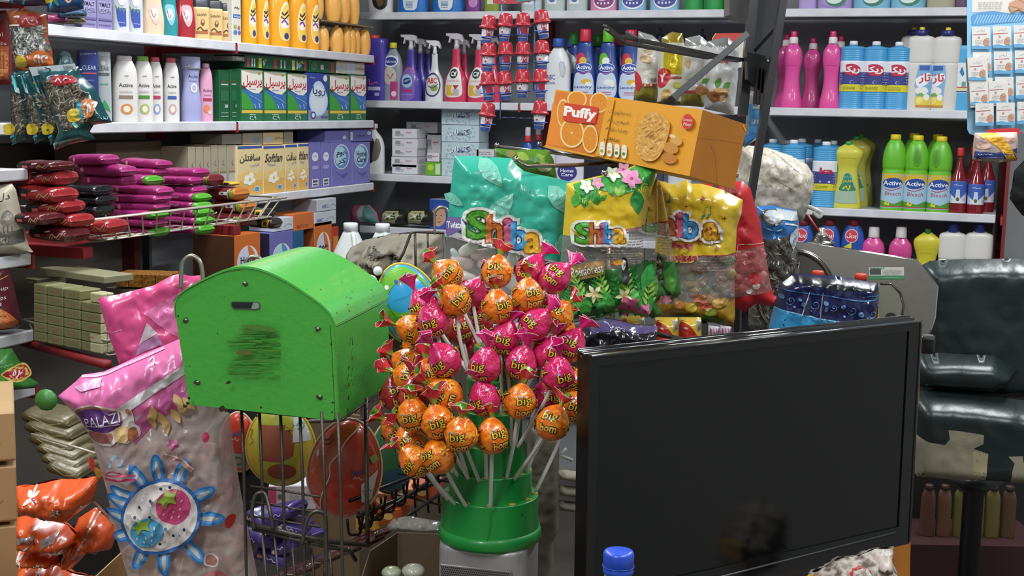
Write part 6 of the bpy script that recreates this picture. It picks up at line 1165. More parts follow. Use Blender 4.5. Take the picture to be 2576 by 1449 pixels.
for it in range(200):
    mv = False
    for i in range(len(pos)):
        for j in range(i):
            a, b = P(*pos[i]), P(*pos[j]); dd = (a-b).length
            if dd < .0345:
                s = 1 if pos[i][2] > pos[j][2] else -1
                pos[i][2] += s*.0015; pos[j][2] -= s*.0015; mv = True
    if not mv: break
WH = C('#dcdad4', .4)
for (k, x, y, l, t, lab), (px, py, d) in zip(ll, pos):
    B = P(px, py, d); n = Vector((B.x-AX.x, B.y-AX.y, 0)); rad_ = n.length; n = n.normalized() if rad_ > .002 else Vector((0, -1, 0))
    best = None
    for i, (r, a, b) in enumerate(tiers):
        base = AX+n*(r-.0050)+Vector((0, 0, b)); ln = (B-base).length
        if B.z-b < .03: continue
        c = abs(ln-.105)
        if best is None or c < best[0]: best = (c, base)
    base = best[1] if best else AX+n*(tiers[0][0]-.005)+Vector((0, 0, tiers[0][2]))
    root = bpy.data.objects.new('lollipop', None); COL.objects.link(root); root.location = base; root.empty_display_size = .01
    sg = G(); dv = (B-base); mid = dv*.5+n*.004; sg.tube(Curv([(0, 0, -.006), tuple(mid), tuple(dv-dv.normalized()*.010)], 4), .0023, WH, 10)
    so = bpy.data.objects.new('stick', sg.mesh('stick')); COL.objects.link(so); so.parent = root
    j = abs(int(x*7+y)) % 3; cm, tm = LP[k, j]
    spin = ((x*13+y*7) % 100)/100*1.2-.6
    view = Matrix.Rotation(YAW, 4, 'Z')           # local -Y towards the eye
    rot = view @ Matrix.Rotation(-(radians(t)-pi/2), 4, 'Y') @ Matrix.Rotation(-.25*((x % 5)-2)/2, 4, 'X')
    for nm, me, sp_ in (('candy', cm, spin), ('wrapper_tail', tm, spin*2)):
        o = bpy.data.objects.new(nm, me); COL.objects.link(o); o.parent = root
        o.matrix_local = Matrix.Translation(dv) @ rot @ Matrix.Rotation(sp_, 4, 'Z')
    meta(root, lab, 'lollipop', 'lollipops in the green stand')
# ---------------------------------------------------------------- candy bags on chrome hooks
def shiba(els, cols, xs, y, h, tilt, lets='Shiba', sc=1.):
    """rounded letters with a pale rim, placed one by one"""
    o = []
    for ring, cc in ((.17, '#e8e4dc'), (.075, None), (.03, None)):
        for i, ch in enumerate(lets):
            up = ch in 'Sbh' ; hh = h*(1.0 if ch == 'S' else .98 if up else .95 if ch == 'i' else .7)
            yy = y+(i-2)*tilt+(0 if up or ch == 'i' else h*.14)
            col = cc or (C({'#58a838': '#2f6a24', '#d8783c': '#8a3a1c', '#c85a78': '#8a2c4a', '#4a9ad0': '#2a5a98', '#e8b030': '#a86a1c'}[cols[i]], .3) if ring > .05 else C(cols[i], .3))
            o.append(T(ch, xs[i], yy, -hh, col, w=h*{'S': .74, 'h': .56, 'i': .2, 'b': .58, 'a': .6}[ch], off=ring*.8, res=3))
    return els+o
SC5 = ['#58a838', '#d8783c', '#c85a78', '#4a9ad0', '#e8b030']
def leaf(x, y, l, a, c, w=.28): return Pg([(x+l*(t*cos(a)-s*w*sin(pi*t)*sin(a)), y+l*(t*sin(a)+s*w*sin(pi*t)*cos(a))) for t, s in [(0, 0), (.15, 1), (.35, 1), (.55, 1), (.8, 1), (1, 0), (.8, -1), (.55, -1), (.35, -1), (.15, -1)]], c)
def frond(x, y, l, a, c, n=7):
    o = [L([(x, y), (x+l*cos(a), y+l*sin(a))], 1.4, c)]
    for i in range(1, n):
        t = i/n; q = l*.34*(1-t*.7)
        for s in (-1, 1): o.append(leaf(x+l*t*cos(a), y+l*t*sin(a), q, a+s*.75, c, .14))
    return o
def blossom(x, y, r, c, c2='#e0c03a', n=5, w=.34): return [leaf(x, y, r, 2*pi*k/n+.4, c, w) for k in range(n)]+[E_(x, y, r*.16, r*.16, c2, n=8)]
BT = Pl(1290, 600, 1.9, .05)
TEAL = C('#38b298', .3, coat=.3)
tout = [(1143, 393), (1210, 393), (1285, 398), (1300, 416), (1318, 430), (1340, 436), (1400, 448), (1452, 462), (1449, 505), (1444, 560), (1438, 620), (1434, 690), (1428, 770), (1300, 792), (1120, 770), (1110, 690), (1122, 600), (1132, 490)]
tcut = [(1114, 640), (1124, 596), (1150, 580), (1200, 606), (1260, 624), (1330, 636), (1390, 650), (1436, 658)]
rn = random.Random(4)
def above(cut): return lambda x, y: y < interp([(a, b) for a, b in cut], x)[0]
ab = above(tcut)
FT = film('#e6e2dc', .17)
def shell(x, y, r, a): return [Pg([(x+r*(u*cos(a)-v*sin(a)), y+r*(u*sin(a)+v*cos(a))) for u, v in ((-1, 0), (-.6, .42), (0, .5), (.6, .3), (1.1, 0), (.6, -.3), (0, -.5), (-.6, -.42))], C('#7cc9b4', .3, coat=.3))]+[L([(x+r*(u*cos(a)-v*sin(a)), y+r*(u*sin(a)+v*cos(a))) for u, v in ((t, -.42*(1-abs(t))), (t+.12, 0), (t, .42*(1-abs(t))))], 1, '#4fae98') for t in (-.5, -.2, .1, .4)]
art = shell(1232, 430, 44, .9)+shell(1255, 525, 50, -.9)+shell(1405, 500, 46, .9)+shell(1420, 600, 40, -.8)+shell(1140, 500, 26, .5)
art += [Pg(Closed([(1124, 550), (1140, 543), (1165, 545), (1170, 556), (1158, 574), (1132, 588), (1122, 586)]), '#7a68a0'), T('Twister', 1146, 562, -15, '#f0f0f4', w=44, off=.03, rot=-.08)]
art += [L(Curv([(1130, 590), (1200, 606), (1330, 638), (1434, 660)]), 3, '#c9a8b8')]
art = shiba(art, SC5, [1201, 1241, 1274, 1302, 1335], 578, 64, 9)
rb = [L([(1299+i*3.4, 452), (1302+i*3.4, 484)], 1., '#2f9a84') for i in range(12)]
def marsh(sf):
    out = []
    for i, (x, y, l, a, c) in enumerate([(1180, 625, 44, -.6, '#e6dfd0'), (1215, 640, 48, -.2, '#dcb8b4'), (1162, 660, 46, .25, '#d8b4b0'), (1240, 668, 60, .15, '#dcbcb4'), (1290, 650, 46, -1.2, '#e4dccc'), (1320, 672, 50, -.9, '#d8c4c4'), (1350, 690, 54, .9, '#e0d4cc'), (1170, 700, 56, .4, '#e2d6cc'), (1225, 715, 60, .1, '#d8b0ac'), (1285, 705, 56, .7, '#dfd2c8'), (1390, 690, 50, 1.2, '#cfc4c8'), (1340, 735, 60, .2, '#dcc0bc'), (1400, 740, 50, .8, '#dfd6cc'), (1180, 750, 56, .2, '#dcb8b4'), (1260, 760, 60, 0, '#e2d6cc'), (1145, 640, 26, .9, '#cfe0d8')]):
        g = G(); s = 1.9/FPX; p = BT.at(x, y, -.002); vs = []; fs = []; n, m = 16, 14; rx = l*.66*s; rr = l*.33*s
        for j in range(m+1):
            t = -pi/2+pi*j/m
            for k in range(n):
                q = 2*pi*k/n; w = rr*cos(t)**.7*(1+.14*sin(3*q+t*3)) if abs(cos(t)) > 1e-6 else 1e-5
                vs.append(Vector((rx*sin(t), w*cos(q)*.8, w*sin(q))))
        for j in range(m):
            for k in range(n): fs.append((j*n+k, j*n+(k+1) % n, (j+1)*n+(k+1) % n, (j+1)*n+k))
        X = Matrix.Translation(p-BT.at(sum(q[0] for q in tout)/len(tout), 792)) @ Matrix.Rotation(YAW, 4, 'Z') @ Matrix.Rotation(a, 4, 'Y')
        g.add(vs, fs, C(c, .6), True, X); g2 = g; out.append(('marshmallow', g2))
    return out
g = G(); sf = sheet(g, BT, tout, .032, 60, .004, 3, TEAL, 6.5, (tcut,), lambda x, y: TEAL if ab(x, y) else FT, True, film('#e6e2dc', .1), .03)
g.art(art+rb, sf, ml=6., base=.001, step=.00012)
o_ = BT.at(sum(q[0] for q in tout)/len(tout), 792)
pk = G(); pk.v, pk.f, pk.mi, pk.sm, pk.mats = g.v, g.f, g.mi, g.sm, g.mats
pm = pk.mesh('bag', o_); ms_ = marsh(sf)
thing('candy_bag', 'teal marshmallow bag with colourful letters, leftmost of the hanging candy bags', 'bag', [('bag', pm)]+ms_, o_)
def hangbag(lab, d, yaw, out, cuts, mfn, art, seed, Tk=.028, cr=.004, extra=None, g_=6.5, grp=None, back=None, kk=45):
    pl = Pl(out[0][0], out[0][1], d, yaw); g = G(); sf = sheet(g, pl, out, Tk, kk, cr, seed, None, g_, cuts, mfn, True, back or film('#e6e2dc', .1), .03); g.art(art, sf, ml=5., base=.001, step=(.00012 if len(art) < 90 else .00006))
    o = pl.at(sum(q[0] for q in out)/len(out), max(q[1] for q in out)); parts = [('bag', g.mesh('bag', o))]
    if extra: parts += extra(pl, o, sf)
    return thing('candy_bag', lab, 'bag', parts, o, group=grp), pl
GRN = C('#3f9a40', .3, coat=.3); YEL = C('#e2c02c', .3, coat=.3)
def lumps(n, pts, cols, r, seed, push=-.002, sq=.8):
    def f(pl, o, sf):
        rn = random.Random(seed); g = G(); k = 0
        x0 = min(p[0] for p in pts); x1 = max(p[0] for p in pts); y0 = min(p[1] for p in pts); y1 = max(p[1] for p in pts)
        while k < n:
            x, y = rn.uniform(x0, x1), rn.uniform(y0, y1)
            if not inside((x, y), pts): continue
            k += 1; ball(g, pl.at(x, y, push+rn.uniform(-.003, .003))-o, r*rn.uniform(.7, 1.15), rn.choice(cols), 10, (1, .7, rn.uniform(.6, 1)))
        return [('filling', g)]
    return f
rf_out = [(1425, 462), (1500, 444), (1560, 432), (1600, 414), (1652, 403), (1654, 434), (1640, 476), (1630, 520), (1622, 566), (1620, 640), (1618, 710), (1632, 772), (1622, 794), (1590, 786), (1552, 776), (1503, 793), (1421, 807), (1404, 800), (1410, 650), (1420, 540)]
c1_ = [(1418, 520), (1450, 510), (1500, 494), (1560, 490), (1630, 480)]; c2_ = [(1414, 590), (1500, 590), (1560, 573), (1622, 562)]; c3_ = [(1406, 706), (1440, 690), (1480, 670), (1520, 672), (1560, 668), (1600, 660), (1620, 652)]
a1, a2, a3 = above(c1_), above(c2_), above(c3_)
DG = C('#2c6a30', .35, coat=.3)
rfm = lambda x, y: YEL if a2(x, y) else FT if a3(x, y) else DG
art = [Pg([(1440, 462), (1500, 446), (1560, 434), (1600, 416), (1650, 406), (1650, 434), (1640, 466), (1600, 470), (1560, 486), (1500, 474), (1460, 500), (1440, 520)], GRN)]
for x, y, l, a, c in [(1460, 470, 50, 1.5, '#2f8a3a'), (1480, 470, 46, 1.2, '#3fa044'), (1590, 470, 66, 1.45, '#2a8a3c'), (1450, 480, 40, 1.9, '#57b04a'), (1520, 462, 34, 1.0, '#4aa03c'), (1610, 430, 42, .6, '#4ab04a'), (1600, 440, 40, 2.4, '#2f8a3a'), (1640, 430, 40, 1.9, '#57b84a'), (1560, 462, 30, 1.9, '#7ab83a'), (1540, 466, 26, 1.3, '#9ac04a'), (1500, 500, 22, -.6, '#4aa03c')]: art.append(leaf(x, y, l, a, c))
art += frond(1602, 450, 62, 1.05, '#a8c848')+frond(1452, 494, 40, .6, '#8ac04a')+frond(1500, 462, 36, 2.3, '#5ab04a')
art += blossom(1470, 466, 18, '#d8e8d0')+blossom(1498, 458, 16, '#d890b0')+blossom(1538, 436, 20, '#e0ecd8')+blossom(1580, 446, 26, '#d888b0', '#b03a68')+blossom(1566, 426, 20, '#e0a0bc', '#b03a68')
art += [L([(1555, 576), (1590, 570), (1621, 564)], 2.6, '#a8303c')]+text_box(110, 6, 1556, 588, 7, '#8f867c', 3)+text_box(90, 5, 1560, 630, 6, '#9a9188', 5)+[R(1510, 612, 60, 5, '#c09a98')]
art = shiba(art, SC5, [1459, 1486, 1505, 1521, 1543], 580, 48, 0)
art += [Pg([(1424, 662), (1508, 643), (1509, 682), (1426, 700)], '#9a7448'), Pg([(1427, 665), (1505, 647), (1506, 679), (1429, 696)], '#a98352'), T('Rainforest', 1466, 672, -22, '#5a3c20', w=78, off=.05, rot=-.2), T('Rainforest', 1466, 671, -22, '#f0ece0', w=78, off=.015, rot=-.2)]
for i in range(16): art += frond(1422+i*13, 775-(i % 3)*6, 62+14*(i % 4), -1.57+.3*sin(i*1.7), ['#3fa044', '#6ab83c', '#2c8a3c', '#9ac048'][i % 4])
for i in range(10): art.append(leaf(1430+i*20, 790, 60+10*(i % 3), -1.57+.4*sin(i*2.3), ['#2a8a3c', '#2f7a34', '#4fae48'][i % 3], .2))
art += [leaf(1600, 720, 70, -1.1, '#3aa048'), Pg(Closed([(1548, 668), (1556, 650), (1562, 660), (1566, 690), (1556, 704), (1546, 690)]), '#26282c'), Pg(Closed([(1546, 646), (1554, 641), (1558, 650), (1554, 668), (1548, 664)]), '#ece8e4'), Pg(Closed([(1548, 642), (1534, 644), (1518, 652), (1536, 656), (1548, 652)]), '#e0a038'), Pg([(1518, 652), (1530, 652), (1534, 656), (1526, 656)], '#c8543a'), Pg(Closed([(1545, 638), (1556, 637), (1562, 650), (1560, 662), (1555, 644)]), '#1f2024')]
art += blossom(1479, 725, 24, '#ece0b0', '#d8b03a', w=.22)+blossom(1552, 730, 22, '#ece0b0', '#d8b03a', w=.22)+blossom(1566, 758, 30, '#d8688c', '#b03060')+blossom(1606, 770, 22, '#d8789c', '#b03060')+[Pg([(1430, 800), (1500, 782), (1552, 766), (1620, 784), (1618, 790), (1552, 774), (1503, 790), (1424, 804)], '#4fb050')]
hangbag('rainforest candy bag with toucan and flowers, front one of three alike', 1.84, .1, rf_out, (c2_, c3_), rfm, art, 5, extra=lumps(60, [(1420, 640), (1615, 620), (1610, 760), (1425, 780)], ['#2c4a2c', '#6a3a2c', '#3a5a2c', '#7a6a3a'], .007, 2), grp='rainforest candy bags')
for i, (o, d, lab) in enumerate([([(1634, 470), (1652, 440), (1656, 560), (1650, 690), (1668, 724), (1676, 742), (1650, 762), (1668, 790), (1640, 802), (1616, 780), (1622, 640)], 1.90, 'rainforest candy bag, second one seen from its edge'), ([(1650, 450), (1662, 460), (1682, 560), (1700, 660), (1714, 738), (1692, 752), (1668, 738), (1660, 620)], 1.95, 'rainforest candy bag, rearmost one with only its right edge showing')]):
    k1 = [(1600, 568+i*4), (1720, 540+i*10)]; k2 = [(1600, 672), (1640, 700), (1660, 640), (1720, 650)]
    u1, u2 = above(k1), above(k2)
    hangbag(lab, d, .35, o, (), lambda x, y: C('#c9a03c', .3) if u1(x, y) else FT if y < 655 else DG, [leaf(1630+i*44, 730, 80, -1.4, '#3f8a40', .2), leaf(1640+i*44, 740, 60, -1.8, '#5a9a44', .2), L([(o[0][0]+4, 560), (o[0][0]+26, 554)], 3, '#8a3038')]+text_box(20, 9, o[0][0]+20, 575, 7, '#9a8a7c', i)+blossom(o[0][0]+24, 752, 14, '#d888a8'), 9+i, Tk=.012, cr=.003, kk=20, extra=lumps(14, [(o[0][0], 640), (o[0][0]+24, 640), (o[0][0]+30, 720), (o[0][0]+6, 720)], ['#5a3a2c', '#3a4a2c'], .006, i), grp='rainforest candy bags')
yo = [(1652, 452), (1693, 464), (1726, 452), (1738, 462), (1764, 462), (1814, 476), (1869, 503), (1864, 540), (1853, 574), (1850, 640), (1848, 710), (1849, 797), (1843, 823), (1790, 812), (1700, 800), (1650, 796), (1646, 700), (1650, 560)]
y1_ = [(1640, 640), (1741, 637), (1852, 634)]; y2_ = [(1640, 760), (1720, 752), (1800, 762), (1850, 748)]
b1_, b2_ = above(y1_), above(y2_)
art = [L([(1680, 638), (1741, 637), (1851, 635)], 2.2, '#a8304c')]+text_box(100, 5, 1795, 644, 7, '#8f8278', 7)
for x, y, r in ((1760, 494, 8), (1718, 515, 6), (1812, 544, 7), (1748, 600, 10), (1793, 617, 7)): art += [Pg([(x, y-r), (x+r*.22, y-r*.22), (x+r, y), (x+r*.22, y+r*.22), (x, y+r), (x-r*.22, y+r*.22), (x-r, y), (x-r*.22, y-r*.22)], '#b0404c')]
for x, y in ((1665, 498), (1765, 530)): art += [E_(x-5, y+9, 4.5, 3.4, '#3a7a6c', rot=-.3), E_(x+9, y+6, 4.5, 3.4, '#3a7a6c', rot=-.3), L([(x-1, y+8), (x-1, y-12), (x+13, y-16), (x+13, y+5)], 2, '#3a7a6c')]
art = shiba(art, SC5, [1640, 1672, 1702, 1728, 1780], 560, 56, 4)
art += [T('Party', 1708, 612, -18, '#b03a5c', w=50, off=.06), T('cakes', 1712, 640, -18, '#e0c040', w=60, off=.16), T('cakes', 1712, 640, -18, '#b0305c', w=60, off=.06)]
for i, (x, y, r, c) in enumerate([(1752, 745, 18, '#c87a5c'), (1768, 762, 14, '#b8483c'), (1796, 752, 15, '#c9a24a'), (1812, 748, 13, '#b88a3c'), (1730, 765, 15, '#c8b03a'), (1778, 776, 14, '#9ab04a'), (1700, 755, 14, '#a8703c')]): art += [E_(x, y, r, r*.8, c), L(Curv([(x-r*.6, y), (x, y-r*.5), (x+r*.6, y)]), 1.4, '#e0c080')]
art += [Pg(Closed([(1680, 790), (1730, 786), (1780, 786), (1815, 806), (1740, 802)]), '#4a7a2c')]
AMB = C('#b8922c', .35, coat=.3)
hangbag('yellow party cakes bag with music notes, right of the rainforest bags', 2.0, 0., yo, (y1_, y2_), lambda x, y: YEL if b1_(x, y) else FT if b2_(x, y) else AMB, art, 12, Tk=.035, cr=.006, extra=lumps(80, [(1655, 650), (1845, 650), (1845, 760), (1655, 760)], ['#3a302a', '#7a5a3a', '#5a6a2c', '#8a4a3a', '#4a3c34', '#8f7a3a'], .009, 3))
ro = [(1756, 462), (1800, 456), (1868, 456), (1888, 474), (1900, 520), (1912, 560), (1926, 640), (1938, 712), (1946, 742), (1970, 756), (1948, 772), (1900, 764), (1872, 786), (1845, 770), (1800, 700), (1770, 600)]
r1_ = [(1750, 634), (1860, 626), (1930, 614)]; r2_ = [(1760, 752), (1872, 742), (1950, 728)]; q1, q2 = above(r1_), above(r2_)
RDB = C('#c0242c', .4, coat=.15)
hangbag('red candy bag behind the yellow one, tall and folded', 2.1, -.1, ro, (r1_, r2_), lambda x, y: RDB if q1(x, y) else film('#d87878', .45) if q2(x, y) else RDB, [E_(1832, 478, 22, 16, '#8a1a20'), Pg([(1796, 462), (1812, 458), (1800, 480), (1784, 480)], '#5a2a30'), L([(1850, 640), (1854, 612), (1922, 610)], 2, '#d8b0a8'), E_(1900, 715, 10, 8, '#e0c8c4'), E_(1882, 728, 9, 7, '#e0ccc8'), Pg(Closed([(1880, 690), (1900, 680), (1912, 700), (1896, 712)]), '#b83038')], 15, Tk=.02, cr=.007, extra=lumps(40, [(1800, 640), (1920, 632), (1935, 730), (1820, 740)], ['#b0505a', '#c88a8a', '#8a3038', '#d0a8a0'], .008, 5, -.012))
gso = [(1243, 372), (1300, 378), (1345, 374), (1378, 378), (1392, 400), (1402, 450), (1300, 440), (1250, 392)]
hangbag('green jungle candy bag behind the teal one, only its top showing', 2.0, 0., gso, (), lambda x, y: C('#5a8a2c', .3, coat=.3), [leaf(1262, 380, 30, .8, '#3f7a24'), leaf(1300, 384, 36, .5, '#8aa83a'), E_(1285, 386, 12, 8, '#8a7a4a'), leaf(1350, 384, 36, 1., '#7aa830'), E_(1370, 420, 18, 12, '#b9b88a'), leaf(1330, 400, 30, 0., '#3f7a24')], 17, Tk=.015)
# chrome arms
CH = C('#b8b6b0', .18, 1.); CHB = C('#8f8478', .3, .9)
def rod(pts, r, m, tip=None, n=8):
    g = G(); g.tube([tuple(P(*p)) for p in pts], r, m, n)
    if tip: ball(g, P(*tip[:3]), tip[3], CH, 12)
    return g
arms = [('arm', rod([(1535, 404, 2.0), (1400, 386, 2.02), (1250, 368, 2.04)], .0022, CH, (1250, 366, 2.04, .0045))), ('arm', rod([(1535, 406, 2.0), (1440, 394, 2.06), (1358, 368, 2.1)], .0022, CH, (1357, 363, 2.1, .0045))), ('arm', rod([(1540, 410, 1.98), (1430, 416, 1.9), (1325, 418, 1.86), (1300, 404, 1.86)], .003, CHB, (1299, 402, 1.86, .005))),
        ('arm', rod([(1540, 412, 1.98), (1530, 430, 1.86), (1522, 440, 1.82)], .0024, CHB, (1518, 434, 1.82, .0035))), ('arm', rod([(1550, 408, 1.98), (1650, 430, 1.92), (1752, 446, 1.94), (1764, 440, 1.94)], .0028, CH, (1766, 438, 1.94, .004))), ('arm', rod([(1550, 410, 1.98), (1700, 440, 2.1), (1850, 444, 2.14)], .0026, CH, (1852, 441, 2.14, .004))),
        ('arm', rod([(1650, 432, 2.0), (1740, 424, 2.0)], .002, CHB))]
hub = G(); p = P(1545, 402, 1.95); hub.lathe([(.011, 0), (.0115, .008), (.0075, .010), (.0075, .015), (.004, .016)], C('#8f887c', .25, 1.), 20, X=Matrix.Translation(p)); ball(hub, p+Vector((0, 0, .022)), .0085, CH, 14)
disc = G(); disc.lathe([(.024, -.003), (.025, 0), (.012, .001)], CHB, 24, X=Matrix.Translation(P(1545, 410, 1.97)))
pole = G(); pb = P(1545, 404, 1.97); pole.tube([tuple(pb), (pb.x, pb.y, .82)], .008, CHB, 12)
thing('hook_stand', 'chrome hook stand with a ball knob holding the candy bags', 'stand', [('hub', hub), ('disc', disc), ('pole', pole)]+arms)
# ---------------------------------------------------------------- orange biscuit box
A_, B_, D_, C_ = P(1398, 225, 2.02), P(1768, 276, 1.75), P(1372, 368, 2.02), P(1733, 442, 1.75)
u_ = (B_-A_).normalized(); v_ = ((D_-A_)+(C_-B_)); v_ = (v_-u_*v_.dot(u_)).normalized(); n_ = u_.cross(v_); n_ = n_ if n_.dot(_f) < 0 else -n_
fp = Pl(0, 0, 1, o=A_, n=n_); ou = [(1398, 225), (1768, 276), (1734, 443), (1372, 368)]
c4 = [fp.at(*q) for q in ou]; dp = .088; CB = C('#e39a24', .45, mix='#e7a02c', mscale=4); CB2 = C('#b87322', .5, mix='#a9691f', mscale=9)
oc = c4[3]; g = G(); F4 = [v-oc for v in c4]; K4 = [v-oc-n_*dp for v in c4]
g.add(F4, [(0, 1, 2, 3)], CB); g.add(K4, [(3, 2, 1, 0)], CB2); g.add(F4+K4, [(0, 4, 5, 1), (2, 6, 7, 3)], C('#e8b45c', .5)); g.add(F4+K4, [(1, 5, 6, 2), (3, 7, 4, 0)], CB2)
sfb = lambda x, y, o=0.: fp.at(x, y, o)-oc
art = [Pg([(1400, 229), (1532, 246), (1502, 392), (1376, 364)], '#dc7a2c'), Pg([(1390, 260), (1450, 290), (1420, 370), (1378, 362)], '#e8892e')]
def slice_(x, y, a, b, rt=0.):
    o = [E_(x, y, a, b, '#f0c070', rt, 28), E_(x, y, a*.93, b*.93, '#f4dca0', rt, 28), E_(x, y, a*.86, b*.86, '#e08a24', rt, 28)]
    for k in range(9):
        t = 2*pi*k/9+rt; o.append(L([(x, y), (x+a*.84*cos(t), y+b*.84*sin(t))], .9, '#eba848'))
    return o+[E_(x, y, 3, 3, '#f0c888')]
clipx = lambda e: e
art += slice_(1452, 250, 25, 22)[:3]+slice_(1508, 258, 24, 26)[:12]+slice_(1418, 285, 16, 36)[:12]+slice_(1441, 335, 31, 38)+slice_(1487, 350, 20, 36)[:12]
art = [e for e in art]
art += [Pg([(1532, 246), (1550, 249), (1520, 396), (1502, 392)], CB), Pg([(1376, 372), (1372, 366), (1500, 392), (1498, 396)], CB)]
art += [Pg(Closed([(1424, 262), (1440, 262), (1500, 270), (1508, 275), (1502, 304), (1496, 312), (1440, 308), (1420, 300)], 4), '#cf4028'), T('Puffy', 1462, 288, -30, '#f4ece4', w=78, off=.05, rot=.13)]
for i, s_t in enumerate(('بیسکویت', 'سبوس دار', 'چندغله')): art.append(T(s_t, 1562-i*4, 284+i*22, -13, '#7a5a1c', w=56, rot=.12))
art += [T('پرتقالی', 1542, 352, -10, '#4a3418', w=38, rot=.12, off=.02)]+[L([(1612-i*1.6, 282+i*7), (1611-i*1.6, 285+i*7)], 1, '#8a6420') for i in range(9)]
for i in range(4): x, y = 1519+i*18.5, 376+i*2.6; art += [Pg(Closed([(x-5, y-16), (x+6, y-14), (x+5, y+14), (x-6, y+12)], 4), '#e6e4d0'), E_(x-1, y+5, 4, 4.4, ['#8aa84a', '#d88a3a', '#2c7a4a', '#2f8a4a'][i]), R(x, y-6, 6, 1, '#8a8a7a')]
CK = C('#d9a04c', .6, mix=('#cf9440', '#e3b060'), mscale=90, bump=.6, bscale=200)
art += [E_(1706, 356, 15, 12, '#d9a050', .4), E_(1692, 374, 20, 14, '#c98a3c', .3), E_(1688, 400, 20, 13, '#c07c30', .2), E_(1697, 344, 8, 5, '#e8c890', .3), Pg(Closed([(1646, 282), (1666, 288), (1686, 304), (1690, 324), (1676, 372), (1656, 402), (1630, 406), (1608, 388), (1606, 350), (1616, 310), (1628, 290)], 5), CK)]
for i in range(26): a = rn.uniform(0, 6.28); r_ = rn.uniform(0, 1); x, y = 1648+34*r_*cos(a)+4*sin(a), 344+52*r_*sin(a); art.append(L(Curv([(x-5, y+3), (x, y), (x+4, y-2)], 2), 1.6, '#b9803a'))
art += [E_(1736, 308, 15, 19, '#cc3c34', .1), T('Contains', 1736, 303, -7, '#f0dcd4', w=24, rot=.13), T('Fiber', 1736, 315, -8, '#f0dcd4', w=20, rot=.13), L([(1725, 352), (1732, 354)], 1, '#8a6420')]
g.art(art, sfb, base=.0004, step=.00004)
ns = u_; side = lambda s_, t_, o: B_
sB, sC = F4[1], F4[2]
g.art([L([(.30, .45), (.45, .6), (.62, 1.)], .006, '#a86a20'), L([(.02, .42), (.4, .36), (.95, .30)], .004, '#a86a20'), L([(.9, .02), (.99, .1)], .02, '#e8b83a')], lambda s_, t_, o: sB+(sC-sB)*t_-n_*dp*s_+u_*(o+.0002), base=.0004)
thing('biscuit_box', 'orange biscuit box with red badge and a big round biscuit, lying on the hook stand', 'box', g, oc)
# ---------------------------------------------------------------- black metal rack, nut packets, fins
BK = C('#2b2c2e', .35, .2); BK2 = C('#3a3b3c', .4, .2)
def bar(p0, p1, w, m, dep=.02):
    a, b = P(*p0), P(*p1); t = (b-a).normalized(); sd = t.cross(_f).normalized(); fo = sd.cross(t).normalized(); q = []
    s = w*p0[2]/FPX/2
    for e in (a, b):
        for i, j in ((-1, -1), (1, -1), (1, 1), (-1, 1)): q.append(e+sd*s*i+fo*dep/2*j)
    g = G(); g.add(q, [(3, 2, 1, 0), (4, 5, 6, 7), (0, 1, 5, 4), (1, 2, 6, 5), (2, 3, 7, 6), (3, 0, 4, 7)], m); return g
rk = [('upright', bar((1912, -200, 2.25), (1868, 290, 2.25), 22, BK)), ('upright', bar((2003, -200, 2.15), (1888, 500, 2.15), 18, BK)), ('foot', bar((1888, 500, 2.15), (1872, 760, 2.15), 16, BK)), ('foot', bar((1872, 760, 2.15), (1862, 1400, 2.15), 16, BK)), ('brace', bar((1872, 92, 2.2), (1684, 255, 1.98), 15, C('#1d1e1f', .7))), ('shelf_arm', bar((1562, 92, 2.05), (1790, 138, 2.2), 7, C('#4a4b4a', .35, .5), .012)), ('shelf_arm', bar((1570, 108, 2.02), (1786, 146, 2.15), 6, C('#4a4b4a', .35, .5), .012)),
      ('shelf_arm', bar((1522, 64, 2.0), (1566, 98, 2.03), 5, C('#4a4b4a', .35, .5), .01)), ('shelf_arm', bar((1526, 74, 1.98), (1572, 108, 2.02), 5, C('#4a4b4a', .35, .5), .01)), ('shelf_arm', bar((1786, 140, 2.18), (1862, 152, 2.25), 8, BK, .015)), ('rib', bar((1576, 86, 2.2), (1612, 106, 2.05), 5, BK2, .01)), ('tie', bar((1905, 120, 2.25), (1960, 60, 2.17), 8, BK2))]
h = G()
for x in range(5): h.prism([(1905+x*9, 168+x*3), (1908+x*9, 168+x*3), (1902+x*9, 262+x*2), (1899+x*9, 262+x*2)], npl(1920, 200, 2.2, 0).at, .004, -.02, BK)
hs = Pl(1920, 200, 2.2, .1); h.prism([(1884, 130), (1930, 140), (1950, 180), (1946, 210), (1936, 280), (1922, 292), (1926, 240), (1886, 200)], hs.at, -.012, -.03, C('#232426', .3)); rk.append(('slotted_holder', h))
h = G(); h.prism([(1908, -90), (1990, -90), (1952, 150), (1896, 150)], npl(1920, 200, 2.3, 0).at, 0, -.01, C('#3c3d40', .5)); rk.append(('side_plate', h))
pack('hanging_packet', 'grey and blue packet hanging in the rack behind the biscuit box corner', 'packet', Pl(1900, 300, 2.3, .1), [(1884, 228), (1932, 236), (1938, 280), (1926, 320), (1900, 352), (1872, 372), (1876, 300)], .02, 16, C('#8a8c8a', .3, coat=.3), [Pg([(1882, 262), (1912, 258), (1908, 330), (1878, 340)], '#3a80b4'), R(1898, 268, 22, 12, '#b9c4bc'), R(1896, 306, 24, 12, '#a8b4b8'), Pg([(1874, 340), (1896, 336), (1884, 364), (1873, 370)], '#3a80c0')], seed=19)
thing('display_rack', 'black metal display rack with diagonal brace right of the nut packets', 'rack', rk)
g = G(); lp = Pl(1860, 20, 2.35, .1); g.prism([(1830, -90), (1900, -90), (1890, 20), (1878, 56), (1850, 52), (1828, 40)], lp.at, .02, -.02, C('#6f6e6c', .35, .3)); thing('lamp_shade', 'grey metal scoop shaped shade beside the rack at the top', 'lamp', g)
